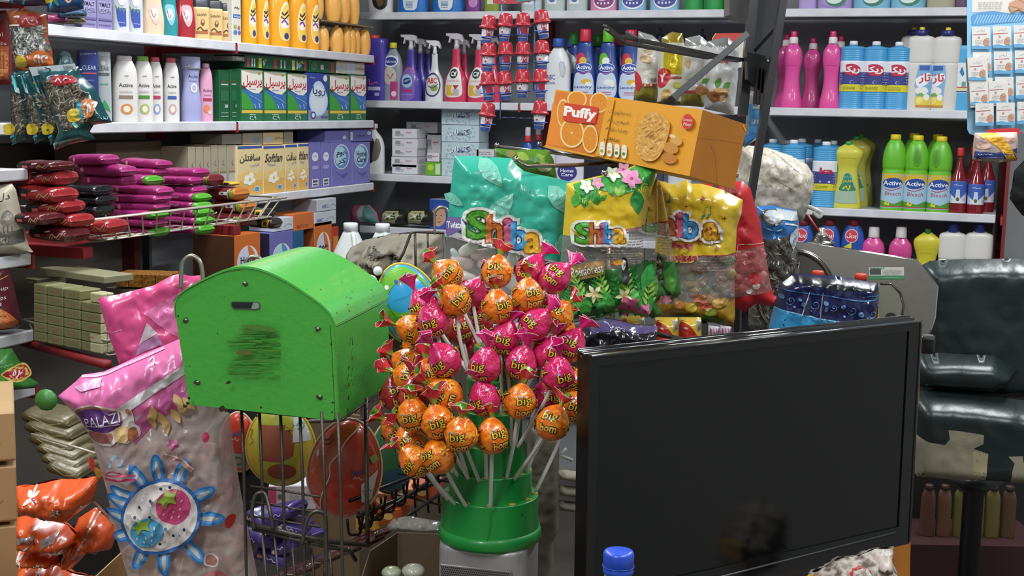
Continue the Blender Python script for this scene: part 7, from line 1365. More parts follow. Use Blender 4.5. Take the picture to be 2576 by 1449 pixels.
def nut(lab, out, d, col, art, seed, low=None, cut=None, lo=C('#8a8230', .3, coat=.3), top=C('#a3a4a2', .25, .5)):
    pl = Pl(out[0][0], 200, d, 0.); g = G(); f = (lambda x, y: top if y < cut[0] else (lo if y > cut[1] else C(col, .35, coat=.3)))
    sf = sheet(g, pl, out, .025, 26, .006, seed, None, 6., ([(out[0][0]-20, cut[0]), (out[0][0]+90, cut[0])], [(out[0][0]-20, cut[1]), (out[0][0]+90, cut[1])]) if False else (), f, True, C(col, .4), .04); g.art(art, sf, ml=8., base=.0009)
    thing('nut_packet', lab, 'packet', g, pl.at(sum(q[0] for q in out)/len(out), max(q[1] for q in out)), group='nut packets on the black rack', world=True)
nut('white nut packet with cream shapes and red corner, leftmost on the black rack', [(1606, 78), (1640, 88), (1668, 112), (1664, 180), (1652, 262), (1594, 250), (1600, 180), (1604, 120)], 2.4, '#cfccc4', [Pg(Closed([(1608, 150), (1612, 138), (1626, 140), (1638, 150), (1632, 160), (1616, 158)]), '#c9ac84'), Pg(Closed([(1616, 126), (1630, 122), (1634, 136), (1626, 138)]), '#c9ac84'), Pg(Closed([(1597, 180), (1608, 192), (1610, 216), (1600, 230)]), '#c02a38'), R(1636, 178, 14, 16, '#b9c4b0'), E_(1633, 178, 4, 5, '#7a9a5a'), R(1638, 202, 22, 10, '#d6d6d2')]+[R(1629+i*3, 202, 1.2, 9, '#4a4a46') for i in range(7)]+[R(1628, 215, 46, 8, '#a8483c'), E_(1618, 215, 3, 3, '#d8c0a0'), E_(1634, 215, 3, 3, '#d8c0a0')], 1, cut=(112, 219))
nut('gold and white nut packet, second on the black rack', [(1664, 96), (1690, 80), (1716, 84), (1724, 120), (1720, 180), (1712, 262), (1652, 262), (1658, 190), (1664, 130)], 2.36, '#d2ceb8', [Pg([(1668, 132), (1716, 136), (1712, 188), (1666, 186)], C('#d2bc22', .2, .3)), Pg([(1676, 140), (1700, 142), (1698, 176), (1678, 170)], C('#e8d43a', .2, .3)), Pg(Closed([(1656, 180), (1668, 172), (1682, 180), (1680, 200), (1664, 220), (1656, 216)]), '#c02a38'), T('Y', 1664, 196, -20, '#f0e8e4', w=12, off=.05), R(1696, 196, 34, 6, '#a8483c'), E_(1672, 238, 12, 14, '#c9a86a'), R(1700, 215, 18, 14, '#c9c04a'), E_(1666, 250, 6, 8, '#a88a5a')], 2, cut=(110, 256), top=C('#9a8a2c', .25, .4))
nut('white nut packet behind the diagonal brace, third on the rack', [(1724, 96), (1760, 88), (1786, 110), (1778, 180), (1770, 270), (1712, 264), (1720, 160)], 2.42, '#cac8c4', [R(1730, 192, 16, 16, '#b9c4b0'), Pg(Closed([(1722, 146), (1732, 150), (1730, 172), (1722, 168)]), '#c9ac84'), R(1738, 232, 46, 8, '#a8483c')], 3, cut=(116, 238))
nut('grey white almond packet with green leaves, rightmost on the rack', [(1782, 104), (1830, 92), (1860, 120), (1856, 200), (1846, 290), (1772, 274), (1776, 180)], 2.38, '#c4c4c4', [leaf(1796, 222, 28, -1.2, '#5a9a3c'), leaf(1812, 224, 26, -.7, '#5a9a3c'), E_(1800, 240, 24, 14, '#a87040'), E_(1806, 228, 22, 6, '#c9a468'), E_(1790, 244, 10, 14, '#8a5428'), E_(1812, 248, 8, 10, '#d8b888'), leaf(1764, 210, 22, -.6, '#5a9a3c'), E_(1764, 228, 16, 12, '#a87040'), T('بادام', 1806, 156, -16, '#b83038', w=40, off=.02, res=1)], 4, cut=(118, 300))
pl = PLB(-.45)
g = G(); pq = PLB(-.02); g.prism([(1792, 96), (1800, 84), (1945, 82), (1948, 140), (1930, 158), (1900, 170), (1800, 170)], pq.at, .003, 0, C('#dcd4c8', .5)); g.art([Pg([(1794, 96), (1802, 84), (1945, 82), (1946, 98), (1796, 108)], '#cf4a3c'), R(1918, 91, 38, 3, '#e0c07a'), Pg([(1915, 122), (1932, 120), (1929, 146), (1918, 146)], '#8a5a50'), L([(1920, 120), (1918, 108)], 1.2, '#8a5a50'), E_(1905, 106, 4, 4, '#5a7a60'), E_(1918, 105, 4, 4, '#a8a8a8'), E_(1932, 105, 4, 4, '#a87a4a'), E_(1804, 112, 6, 6, '#c85a4c')], lambda x, y, o: pq.at(x, y, o+.003))
thing('poster', 'cream poster with red top band and a drink cup behind the rack', 'poster', g)
# ---------------------------------------------------------------- strip of red capped cups
RC = C('#c02c3c', .3, coat=.4)
cups = [(1230, 55, -.12), (1272, 50, -.06), (1316, 49, .0), (1362, 41, .14), (1230, 124, -.05), (1272, 121, 0), (1316, 121, 0), (1363, 118, .06), (1227, 197, .06), (1269, 196, .12), (1315, 191, 0), (1359, 190, .05), (1228, 275, -.14), (1359, 270, -.05)]
CD = 2.6; cs_ = CD/FPX
RW = ['top row', 'second row', 'third row', 'bottom row']
for i, (x, y, t) in enumerate(cups):
    lid = G(); lid.lathe([(22*cs_, -17*cs_), (23*cs_, -15*cs_), (22.5*cs_, -12*cs_), (19*cs_, -11*cs_), (18.5*cs_, -8*cs_), (17*cs_, 8*cs_), (15*cs_, 13*cs_), (10*cs_, 16*cs_), (3*cs_, 17*cs_)], RC, 24)
    bd = G(); sc = [(-56*cs_, 11*cs_, 11*cs_), (-52*cs_, 12*cs_, 12*cs_), (-17*cs_, 16*cs_, 16*cs_)]; bd.loft(sc, C('#d2d0dc', .35), 22)
    def sf(u, v, o, sc=sc): r = interp(sc, v*cs_); X_ = max(-.95*r[0], min(.95*r[0], u*cs_)); return Vector((X_, -sqrt(r[0]**2-X_**2)-o, v*cs_))
    k = i % 3
    a = [R(0, -50, 24, 9, '#3f62b0'), R(0, -41, 30, 3, '#2a3f90')]
    a += [[R(6, -28, 12, 18, '#c0303c'), E_(-6, -26, 5, 6, '#e8e6e4'), T('M', 6, -28, 12, '#eceaf0', w=9)], [E_(-3, -26, 9, 9, '#e6e0dc'), E_(-4, -31, 3, 2.4, '#c0402c'), E_(-7, -22, 1.4, 1.4, '#3a3a40'), E_(0, -22, 1.4, 1.4, '#3a3a40')], [R(5, -28, 16, 16, '#b83040'), Pg([(-12, -20), (-2, -18), (-6, -36), (-12, -36)], '#5a6ab8')]][k]
    bd.art(a, sf, ml=4., base=.0005)
    ring = G(); ring.tube([(17*cs_*cos(2*pi*j/20), 17*cs_*sin(2*pi*j/20), -38*cs_) for j in range(20)], .0011, C('#2f4fb0', .3), 6, closed=True)
    row = 0 if i < 4 else 1 if i < 8 else 2 if i < 12 else 3; cc = i-4*row if row < 3 else (0 if i == 12 else 3)
    thing('candy_cup', 'red capped candy cup, '+RW[row]+' of the strip, '+(['leftmost', 'second from left', 'third from left', 'rightmost'][cc] if row < 3 else ['left one', 'right one'][cc//3]), 'cup', [('lid', lid), ('cup', bd)], P(x, y, CD), (0, -t, YAW*.5), group='red capped candy cups')
st = []
for a in ([(1262, -60), (1261, 100), (1260, 200), (1258, 300)], [(1346, -60), (1345, 60), (1344, 160), (1342, 225)]): st.append(('strip_rod', rod([(x, y, CD+.012) for x, y in a], .0017, C('#5f86c0', .3))))
for x, y, t in cups: p = P(x, y+38, CD); g = G(); g.tube([tuple(p+Vector((18*cs_*cos(2*pi*j/18), 18*cs_*sin(2*pi*j/18), 0))) for j in range(18)], .0012, C('#2f4fb0', .3), 6, closed=True); st.append(('ring', g))
for x, y in ((1281, 296), (1322, 298)): p = P(x, y, CD); g = G(); g.tube([tuple(p+Vector((18*cs_*cos(2*pi*j/18), 18*cs_*sin(2*pi*j/18), 0))) for j in range(18)], .0012, C('#23305a', .3), 6, closed=True); st.append(('ring', g, None, 'empty dark ring'))
g = G(); hp = Pl(1300, 0, CD+.01, 0.); g.prism([(1240, -90), (1364, -90), (1362, -2), (1300, 10), (1240, 9)], hp.at, .002, 0, C('#c24a5a', .4)); g.art([Pg([(1300, 6), (1362, -2), (1362, -8), (1296, 2)], '#4a9a98'), L([(1256, -4), (1272, 6)], 2, '#e0b8c0')], lambda x, y, o: hp.at(x, y, o+.002)); st.append(('header_card', g))
thing('hanging_strip', 'blue plastic strip of rings carrying the red capped cups', 'strip', st)
# ---------------------------------------------------------------- black screen
TLp = P(1478, 893, 1.36); TRp = P(2313, 796, 1.63); TRp.z = TLp.z
eu = (TRp-TLp); TWd = eu.length; eu.normalize(); en = Vector((eu.y, -eu.x, 0)); en = en if en.dot(_f) < 0 else -en
ev = Vector((0, 0, -1)); ev = (Matrix.Rotation(.012, 3, en) @ ev)
TH = .292
def tv(u, v, o=0.): return TLp+eu*u+ev*v+en*o
def tvbox(g, u0, u1, v0, v1, o0, o1, m, r=.0):
    q = [tv(u0, v0, o1), tv(u1, v0, o1), tv(u1, v1, o1), tv(u0, v1, o1), tv(u0, v0, o0), tv(u1, v0, o0), tv(u1, v1, o0), tv(u0, v1, o0)]
    g.add(q, [(3, 2, 1, 0), (4, 5, 6, 7), (0, 1, 5, 4), (1, 2, 6, 5), (2, 3, 7, 6), (3, 0, 4, 7)], m)
GL = C('#0b0c0d', .12, spec=.45, coat=.3); GL2 = C('#101112', .2, spec=.45)
bz = G(); B_W = .019
pr2 = [(0, 0), (TWd, 0), (TWd, TH), (0, TH)]
for (a, b, c, d) in ((0, TWd, 0, .012), (0, TWd, TH-.026, TH), (0, .012, .012, TH-.026), (TWd-.022, TWd, .012, TH-.026)): tvbox(bz, a, b, c, d, -.018, .004, GL2)
bz.tube([tuple(tv(.002, .001, .0045)), tuple(tv(TWd-.004, .001, .0045)), tuple(tv(TWd-.001, .004, .0045)), tuple(tv(TWd-.001, TH-.003, .0045))], .0016, C('#3b3d3e', .1, coat=.6), 8)
bz.tube([tuple(tv(.0, .002, -.010)), tuple(tv(TWd, .002, -.010))], .004, C('#1b1c1d', .12, coat=.8), 10); bz.tube([tuple(tv(.0, .0, -.018)), tuple(tv(TWd, .0, -.018))], .004, C('#1b1c1d', .12, coat=.8), 10)
bz.tube([tuple(tv(.06, TH-.012, .0045)), tuple(tv(TWd-.03, TH-.020, .0045))], .0012, C('#4a4b4c', .2), 6)
sn = G(); tvbox(sn, .012, TWd-.022, .012, TH-.026, -.016, .0022, C('#0b0c0d', .14, spec=.4))
bk_ = G(); tvbox(bk_, .02, TWd-.03, .02, TH-.02, -.045, -.018, C('#151617', .5))
nk = G(); nk.tube([tuple(tv(TWd*.45, TH*.6, -.05)), tuple(tv(TWd*.45, TH+.06, -.05))], .014, GL2, 10)
zz_ = tv(0, TH+.06, 0).z; ft = G(); pc = tv(TWd*.45, 0, -.03); ft.lathe([(.10, CT+.001), (.10, CT+.008), (.03, CT+.014), (.014, max(zz_, CT+.02))], GL2, 28, X=Matrix.Translation((pc.x, pc.y, 0)))
o = tv(TWd*.45, TH, 0)
def relo(g): g.v = [v-o for v in g.v]; return g
thing('computer_screen', 'large glossy black screen turned away at the right of the lollipops', 'screen', [('bezel', relo(bz)), ('panel', relo(sn)), ('rear_shell', relo(bk_)), ('neck', relo(nk)), ('foot', relo(ft))], o)
g = G(); g.prism([(2296, 905), (2316, 890), (2312, 1000), (2296, 1180), (2290, 1400), (2284, 1700), (2200, 1700), (2236, 1449), (2262, 1200)], Pl(2290, 1100, 1.70, .25).at, 0, -.03, C('#c07a2c', .5, mix='#b06c24', mscale=5)); thing('foam_board', 'orange upright board standing behind the right edge of the screen', 'board', g)
g = G(); q = P(2334, 866, 1.72); g.box(q, (.018, .02, .024), C('#18191a', .3), .004, seg=2); g.box(q+Vector((0, -.004, .010)), (.016, .018, .006), C('#9a9c9a', .2, 1.), .002); thing('clamp', 'small black and chrome clamp beside the right edge of the screen', 'clamp', g)
# ---------------------------------------------------------------- steel plate scale and spray can
SP_ = Pl(2200, 700, 2.15, -.15, .25); SM = C('#a39e96', .26, .9, mix='#9a958f', mscale=5, bump=.03, bscale=60)
so_ = [(1985, 606), (2030, 612), (2170, 634), (2305, 656), (2330, 684), (2357, 722), (2350, 800), (2330, 860), (2260, 960), (1960, 960), (1960, 700)]
g = G(); g.prism(so_, SP_.at, .004, -.004, SM); rim = G(); rim.tube([tuple(SP_.at(*q)) for q in so_[1:8]], .0028, C('#c9c7c2', .15, 1.), 8)
dk = G(); dk.add([SP_.at(2000+95*cos(2*pi*i/60), 740+105*sin(2*pi*i/60), .0048) for i in range(60)], [tuple(range(60))], C('#5a5652', .3, .85)); dr = G(); dr.tube([tuple(SP_.at(2000+96*cos(2*pi*i/60), 740+106*sin(2*pi*i/60), .006)) for i in range(60)], .0045, C('#a8a6a2', .12, 1.), 8, closed=True)
lu = G(); lo = [(2212, 716), (2240, 716), (2262, 740), (2270, 770), (2262, 830), (2200, 840), (2200, 740)]; lu.prism(lo, SP_.at, .012, .004, C('#8a8a7c', .3, .7)); lu.tube([tuple(SP_.at(*q, .012)) for q in lo[:5]], .002, C('#6a6a60', .2, .9), 6); lu.add([SP_.at(2238+14*cos(2*pi*i/20), 800+12*sin(2*pi*i/20), .013) for i in range(20)], [tuple(range(20))], C('#3a3a34', .3, .6))
sk_ = G(); sk_.art([R(2229, 688, 88, 30, '#b9bab0'), R(2229, 699, 88, 10, '#2c7a4a'), R(2202, 684, 26, 16, '#3a3c3a'), Pg([(2186, 680), (2194, 676), (2200, 678), (2200, 690), (2188, 692)], '#3a3c3a'), T('PAND', 2206, 675, -6, '#3f7a54', w=36), SQ(2240, 699, 40, 3, '#8fc0a0', 12)]+text_box(46, 3, 2245, 682, 4, '#8a8c86', 1), lambda x, y, o: SP_.at(x, y, o+.0042))
o = SP_.at(2150, 950)
def rel2(g, o): g.v = [v-o for v in g.v]; return g
thing('scale', 'steel scale plate with a cut corner and green sticker behind the black screen', 'scale', [('plate', rel2(g, o)), ('rim', rel2(rim, o)), ('disc', rel2(dk, o)), ('disc_ring', rel2(dr, o)), ('boss', rel2(lu, o)), ('sticker', rel2(sk_, o))], o)
q = P(2066, 606, 2.3); s = 2.3/FPX; SV = C('#b8b6b0', .15, 1.)
b_ = G(); b_.lathe([(31*s, -.18), (31*s, -8*s), (33*s, -6*s), (33*s, -3*s), (30*s, -1*s), (26*s, 0), (23*s, 3*s), (20*s, 8*s), (16*s, 11*s), (15*s, 14*s), (10*s, 14*s)], SV, 32)
c_ = G(); c_.lathe([(13*s, 13*s), (13*s, 18*s), (9*s, 19*s), (8.5*s, 31*s), (7*s, 33*s)], C('#c9c7bc', .25, .6), 20)
r_ = G(); a = P(2062, 584, 2.27)-q; e = P(2032, 540, 2.27)-q; r_.tube([tuple(a), tuple(e)], .0016, C('#d84a4a', .3), 8)
thing('spray_can', 'silver spray can top with a thin red straw above the steel scale', 'can', [('can', b_), ('valve', c_), ('straw', r_)], q)
# bundle of wrapped packs in a clear bag
BN = Pl(1930, 470, 2.42, -.1); BM = C('#b9ac98', .6, bump=1., bscale=55, mix=('#cfc4b2', '#a89a84'), mscale=34)
def kn(x, y): return .012*noise.noise(Vector((x*.09, y*.09, 3)))
g = G(); bo = [(1858, 372), (1880, 366), (1930, 372), (1990, 392), (2030, 414), (2046, 440), (2046, 480), (2034, 520), (2020, 556), (1990, 560), (1950, 552), (1900, 556), (1862, 540), (1850, 480)]
sf = sheet(g, BN, bo, .08, 50, .012, 21, None, 6., (), lambda x, y: C('#cdc3b0', .55, bump=1., bscale=60, mix=('#b0a48e', '#ddd4c4'), mscale=60) if y < 470+.2*(x-1960) else C('#a59c90', .5, bump=.6, bscale=40, mix='#b9b2a8', mscale=26), True, C('#a09888', .6), .06)
wp = G(); sf2 = sheet(wp, Pl(1930, 470, 2.38, -.1), [(x+(x-1950)*.02, y+(y-460)*.02) for x, y in bo], .085, 50, .012, 22, film('#f0eee8', .14), 9., (), None, False, None, .05)
kt = G(); kt.tube(Curv([tuple(P(2034, 520, 2.38)), tuple(P(2048, 526, 2.37)), tuple(P(2066, 536, 2.37)), tuple(P(2060, 546, 2.37)), tuple(P(2046, 534, 2.37))], 5), .004, C('#c9c6c0', .3), 8)
cr_ = [L([(1876, 400), (1900, 380), (1922, 388)], 1.6, '#8a8070'), R(1886, 414, 22, 8, '#7a7468', rot=-.3), L([(1940, 380), (1968, 400), (1950, 430)], 1.2, '#8a8070'), L([(1960, 396), (2000, 430)], 1.2, '#8f8474'), L([(1930, 440), (1980, 470)], 1.4, '#7a7062'), L([(1916, 500), (1946, 520)], 1.2, '#7a7062')]
g.art(cr_, sf, ml=8., base=.001)
o = BN.at(1950, 560); thing('wrapped_bundle', 'bulky cream bundle of packs in a knotted clear bag behind the black rack', 'bundle', [('packs', rel2(g, o)), ('clear_bag', rel2(wp, o)), ('knot', rel2(kt, o))], o)
carton('carton', 'pale green grey carton edge under the wrapped bundle', 'box', Pl(1910, 550, 2.5, 0.), 1890, 1936, P(1910, 585, 2.5).z, 120, .06, '#a9b4a4', [R(18, 70, 10, 100, '#8a8074')])
# blue and clear seed bag
SB = Pl(1960, 640, 2.2, -.1); g = G(); bo = [(1902, 520), (1940, 516), (2004, 530), (2010, 560), (2008, 610), (2022, 650), (2024, 700), (2020, 760), (1930, 860), (1880, 820), (1890, 700), (1906, 600)]
sf = sheet(g, SB, bo, .05, 40, .008, 31, None, 6., (), lambda x, y: C('#2f78c0', .2, coat=.6) if y < 590+.2*(1960-x) and not ((x-1938)**2/900+(y-542)**2/380 < 1) else C('#55544e', .2, coat=.5, mix=('#6f6e66', '#45443f'), mscale=60), True, C('#4a4a46', .4), .05)
mesh_seeds(g, sf, [(1906, 610), (2000, 600), (2014, 690), (1990, 760), (1930, 840), (1890, 780), (1900, 680)], 220, 11, 1.7, ['#8a8880', '#6a6860', '#a8a69c', '#3f3e3a', '#55534c'], 9, .0015)
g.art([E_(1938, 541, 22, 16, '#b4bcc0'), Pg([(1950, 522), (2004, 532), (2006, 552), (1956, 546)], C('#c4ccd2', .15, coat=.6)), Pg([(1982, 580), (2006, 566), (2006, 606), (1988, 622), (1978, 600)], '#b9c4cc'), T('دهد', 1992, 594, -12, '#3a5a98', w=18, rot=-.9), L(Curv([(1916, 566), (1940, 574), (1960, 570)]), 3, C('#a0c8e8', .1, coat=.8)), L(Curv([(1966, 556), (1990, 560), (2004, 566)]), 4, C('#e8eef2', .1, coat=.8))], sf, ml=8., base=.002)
thing('seed_bag', 'blue topped clear bag of seeds between the red candy bag and the scale', 'bag', rel2(g, SB.at(1950, 860)), SB.at(1950, 860))
# dark crate behind the red bag
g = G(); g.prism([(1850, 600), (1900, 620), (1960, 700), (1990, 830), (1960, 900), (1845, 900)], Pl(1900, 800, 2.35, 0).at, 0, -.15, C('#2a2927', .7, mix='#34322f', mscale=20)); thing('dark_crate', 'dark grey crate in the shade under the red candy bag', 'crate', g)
# navy and blue pouch pack
NP = Pl(2060, 760, 1.95, -.05); NV = C('#1f2350', .2, coat=.5)
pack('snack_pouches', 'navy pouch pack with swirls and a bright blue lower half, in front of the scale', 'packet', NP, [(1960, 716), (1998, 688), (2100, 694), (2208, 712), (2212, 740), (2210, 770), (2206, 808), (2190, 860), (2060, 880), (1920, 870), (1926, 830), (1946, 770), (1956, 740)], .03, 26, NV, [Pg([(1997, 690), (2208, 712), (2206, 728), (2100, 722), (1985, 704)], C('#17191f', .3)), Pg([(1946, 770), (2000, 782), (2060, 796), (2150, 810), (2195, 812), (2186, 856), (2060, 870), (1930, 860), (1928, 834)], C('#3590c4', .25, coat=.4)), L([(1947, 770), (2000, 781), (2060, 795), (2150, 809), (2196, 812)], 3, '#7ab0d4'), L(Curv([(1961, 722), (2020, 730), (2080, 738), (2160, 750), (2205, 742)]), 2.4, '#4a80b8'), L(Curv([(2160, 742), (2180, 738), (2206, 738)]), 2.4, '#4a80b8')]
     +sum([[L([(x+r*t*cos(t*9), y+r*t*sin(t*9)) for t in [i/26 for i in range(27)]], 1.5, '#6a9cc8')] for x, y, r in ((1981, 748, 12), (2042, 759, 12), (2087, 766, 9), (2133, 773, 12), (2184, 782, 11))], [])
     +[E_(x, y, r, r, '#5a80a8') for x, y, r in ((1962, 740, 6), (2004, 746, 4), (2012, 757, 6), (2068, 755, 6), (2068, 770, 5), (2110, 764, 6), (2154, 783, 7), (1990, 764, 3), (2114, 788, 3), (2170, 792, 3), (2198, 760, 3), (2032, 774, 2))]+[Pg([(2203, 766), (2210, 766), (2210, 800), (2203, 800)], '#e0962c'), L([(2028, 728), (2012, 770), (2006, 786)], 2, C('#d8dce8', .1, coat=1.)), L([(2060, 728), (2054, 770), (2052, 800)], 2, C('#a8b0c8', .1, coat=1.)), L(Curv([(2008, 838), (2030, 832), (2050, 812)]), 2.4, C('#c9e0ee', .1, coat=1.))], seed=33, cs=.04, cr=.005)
for i, (x, y) in enumerate(((2057, 688), (2165, 695))):
    q = P(x, y+10, 2.04); s = 2.04/FPX; g = G(); g.lathe([(15*s, 0), (15*s, 14*s), (14*s, 16*s), (11*s, 17*s)], C('#d8432e', .4), 24); n_ = G(); n_.lathe([(18*s, -160*s), (18*s, -24*s), (16*s, -8*s), (14*s, -2*s), (14*s, 1*s)], C('#c9bcb0', .2, trans=.2), 20)
    thing('bottle', ['small bottle with red cap behind the navy pouches, left one', 'small bottle with red cap behind the navy pouches, right one'][i], 'bottle', [('cap', g), ('neck', n_)], q, group='red capped bottles')
slab('side_cabinet', 'low dark cabinet behind the screen carrying the red capped bottles', 'cabinet', F2(.40, 1.92), F2(.57, 1.92), F2(.57, 2.10), F2(.40, 2.10), 0, P(2057, 698, 2.04).z-.1005, C('#3a3632', .6))
# purple black packet and noodle packs under the hanging bags
PB = Pl(1560, 850, 1.80, .15)
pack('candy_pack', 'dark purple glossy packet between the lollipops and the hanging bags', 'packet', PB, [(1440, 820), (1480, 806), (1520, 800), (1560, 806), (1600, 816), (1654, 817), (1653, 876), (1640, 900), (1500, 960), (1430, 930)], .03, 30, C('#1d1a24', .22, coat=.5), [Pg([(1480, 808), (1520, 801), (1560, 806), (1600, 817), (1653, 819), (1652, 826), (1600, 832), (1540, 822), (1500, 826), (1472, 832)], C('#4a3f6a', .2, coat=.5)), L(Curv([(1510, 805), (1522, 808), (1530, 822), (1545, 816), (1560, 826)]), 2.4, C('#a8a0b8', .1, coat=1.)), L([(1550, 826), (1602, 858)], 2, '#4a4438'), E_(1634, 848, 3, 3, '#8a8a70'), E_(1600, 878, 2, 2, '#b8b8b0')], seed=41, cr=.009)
NPk = Pl(1710, 840, 1.9, .1)
for i, (x0, x1) in enumerate(((1562, 1622), (1648, 1706), (1708, 1764))):
    y0 = 798 if i else 794
    pack('noodle_pack', ['red and yellow noodle packet, left one above the purple packet', 'red and yellow noodle packet, middle one behind the screen edge', 'red and yellow noodle packet, right one behind the screen edge'][i], 'packet', Pl(1710, 840, 1.9+.02*i, .1), [(x0, y0), (x1, y0), (x1+2, 890), (x0-2, 890)], .02, 18, C('#c9a83a', .25, coat=.4), [Pg(Closed([(x0+2, y0+8), (x0+20, y0+18), (x0+40, y0+48), (x0+44, 886), (x0+2, 886)]), '#c2342c'), L(Curv([(x0+2, y0+6), (x0+22, y0+16), (x0+42, y0+48), (x0+46, 880)]), 2, '#e0c83a'), R(x1-12, y0+16, 14, 24, '#b8b4a0'), E_(x0+34, y0+60, 9, 5, '#d8d0c0'), E_(x0+10, y0+22, 4, 3, '#e8d8d0'), E_(x1-8, y0+58, 5, 10, '#a8803a')]+[R(x1-12+i2*2-5, y0+16, .9, 20, '#3a3a34') for i2 in range(6)], seed=43+i, group='red and yellow noodle packets')
for i in range(2):
    x0 = 1782+i*30
    pack('stick_pack', ['pink and white striped sachet, left one under the yellow bag', 'pink and white striped sachet, right one under the yellow bag'][i], 'packet', Pl(1800, 840, 1.95, 0), [(x0, 818), (x0+28, 822), (x0+26, 880), (x0-2, 880)], .01, 10, C('#b9b0b4', .4), [R(x0+4+k*7, 850, 3, 52, '#8a4a78') for k in range(4)], seed=47+i, group='striped sachets')
g = G(); g.prism([(1766, 815), (1782, 815), (1780, 900), (1764, 900)], Pl(1770, 850, 2.0, 0).at, 0, -.03, C('#3a3c3a', .4)); thing('post', 'dark grey post between the noodle packets and the striped sachets', 'post', g)
g = G(); g.tube([tuple(P(1652, 840, 1.84)), tuple(P(1700, 850, 1.84)), tuple(P(1760, 868, 1.8))], .0035, C('#2c241c', .4), 8); thing('rail', 'dark brown rail across the noodle packets', 'rail', g)
# ---------------------------------------------------------------- black leather chair
LE = C('#26302f', .32, bump=.12, bscale=70, spec=.5); CHP = Pl(2440, 900, 2.75, -.25)
def cush(nm, out, Tk, k, seed, art=(), off=0., cr=.006, m=LE, g_=14.):
    pl = Pl(2440, 900, 2.75+off, -.25); g = G(); sf = sheet(g, pl, out, Tk, k, cr, seed, m, g_, (), None, True, None, .012)
    if art: g.art(art, sf, ml=12., base=.0012)
    return (nm, g)
o = CHP.at(2450, 1200)
TAPE = C('#a59c84', .7, mix='#8f8872', mscale=14)
prt = [cush('backrest', [(2318, 668), (2340, 656), (2420, 652), (2560, 650), (2640, 660), (2700, 700), (2710, 900), (2690, 1000), (2330, 1000), (2316, 960), (2312, 800)], .06, 40, 51),
       cush('lumbar_roll', [(2300, 893), (2320, 886), (2420, 890), (2500, 894), (2560, 930), (2540, 960), (2500, 985), (2400, 980), (2310, 972), (2296, 930)], .07, 34, 52, off=-.06),
       cush('seat', [(2290, 990), (2330, 980), (2450, 990), (2600, 1010), (2700, 1040), (2710, 1200), (2620, 1215), (2400, 1204), (2296, 1196), (2284, 1090)], .08, 44, 53, [Pg([(2300, 1075), (2330, 1088), (2370, 1094), (2382, 1080), (2378, 1058), (2400, 1060), (2465, 1070), (2464, 1092), (2440, 1104), (2475, 1116), (2470, 1188), (2400, 1192), (2300, 1184)], TAPE), Pg([(2525, 1124), (2560, 1122), (2562, 1138), (2600, 1146), (2600, 1210), (2530, 1206), (2534, 1160), (2540, 1140)], TAPE), Pg([(2470, 1116), (2476, 1118), (2470, 1188), (2440, 1186), (2438, 1110)], C('#b5a886', .7))], off=-.10)]
bs = G(); pc = CHP.at(2460, 1200, -.06); bs.lathe([(.022, .30), (.022, pc.z-.05), (.06, pc.z-.02)], BK, 16, X=Matrix.Translation((pc.x, pc.y, 0)))
fe = G()
for k in range(5): a = 2*pi*k/5; fe.tube([(pc.x, pc.y, .32), (pc.x+.24*cos(a), pc.y+.24*sin(a), .04)], .02, BK, 8)
thing('office_chair', 'worn black leather office chair with torn seat patched by pale tape', 'chair', [(n, rel2(g, o)) for n, g in prt+[('column', bs), ('star_base', fe)]], o)
# dark shelf of jars below the chair
g = G(); jp = Pl(2450, 1330, 3.0, -.25); p = jp.at(2440, 1449)
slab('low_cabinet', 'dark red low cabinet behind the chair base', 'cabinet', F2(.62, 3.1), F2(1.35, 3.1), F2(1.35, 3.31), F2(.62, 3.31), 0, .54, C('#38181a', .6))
slab('shade_board', 'added black board standing in for the shade behind the dim jars under the chair', 'board', F2(.60, 3.32), F2(1.5, 3.32), F2(1.5, 3.34), F2(.60, 3.34), 0, .98, C('#1b1a1b', .6))  # added dark sheet, takes the place of the shade under the chair
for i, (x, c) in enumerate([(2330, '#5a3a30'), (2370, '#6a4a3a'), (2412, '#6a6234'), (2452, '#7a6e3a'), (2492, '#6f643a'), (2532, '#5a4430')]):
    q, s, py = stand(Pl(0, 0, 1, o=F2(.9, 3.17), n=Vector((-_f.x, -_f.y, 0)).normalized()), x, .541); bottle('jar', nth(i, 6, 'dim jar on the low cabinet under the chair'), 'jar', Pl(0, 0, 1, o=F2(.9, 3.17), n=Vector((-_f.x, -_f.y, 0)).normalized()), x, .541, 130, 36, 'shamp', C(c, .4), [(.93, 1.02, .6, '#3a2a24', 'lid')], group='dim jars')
# black jacket at the right edge
pack('black_jacket', 'black cloth bag hanging at the right edge of the photo', 'bag', Pl(2570, 460, 3.6, 0), [(2546, 470), (2552, 430), (2580, 400), (2680, 400), (2690, 560), (2600, 560), (2570, 540), (2540, 500)], .05, 26, C('#141617', .9, bump=.8, bscale=30), cr=.014, seed=61)
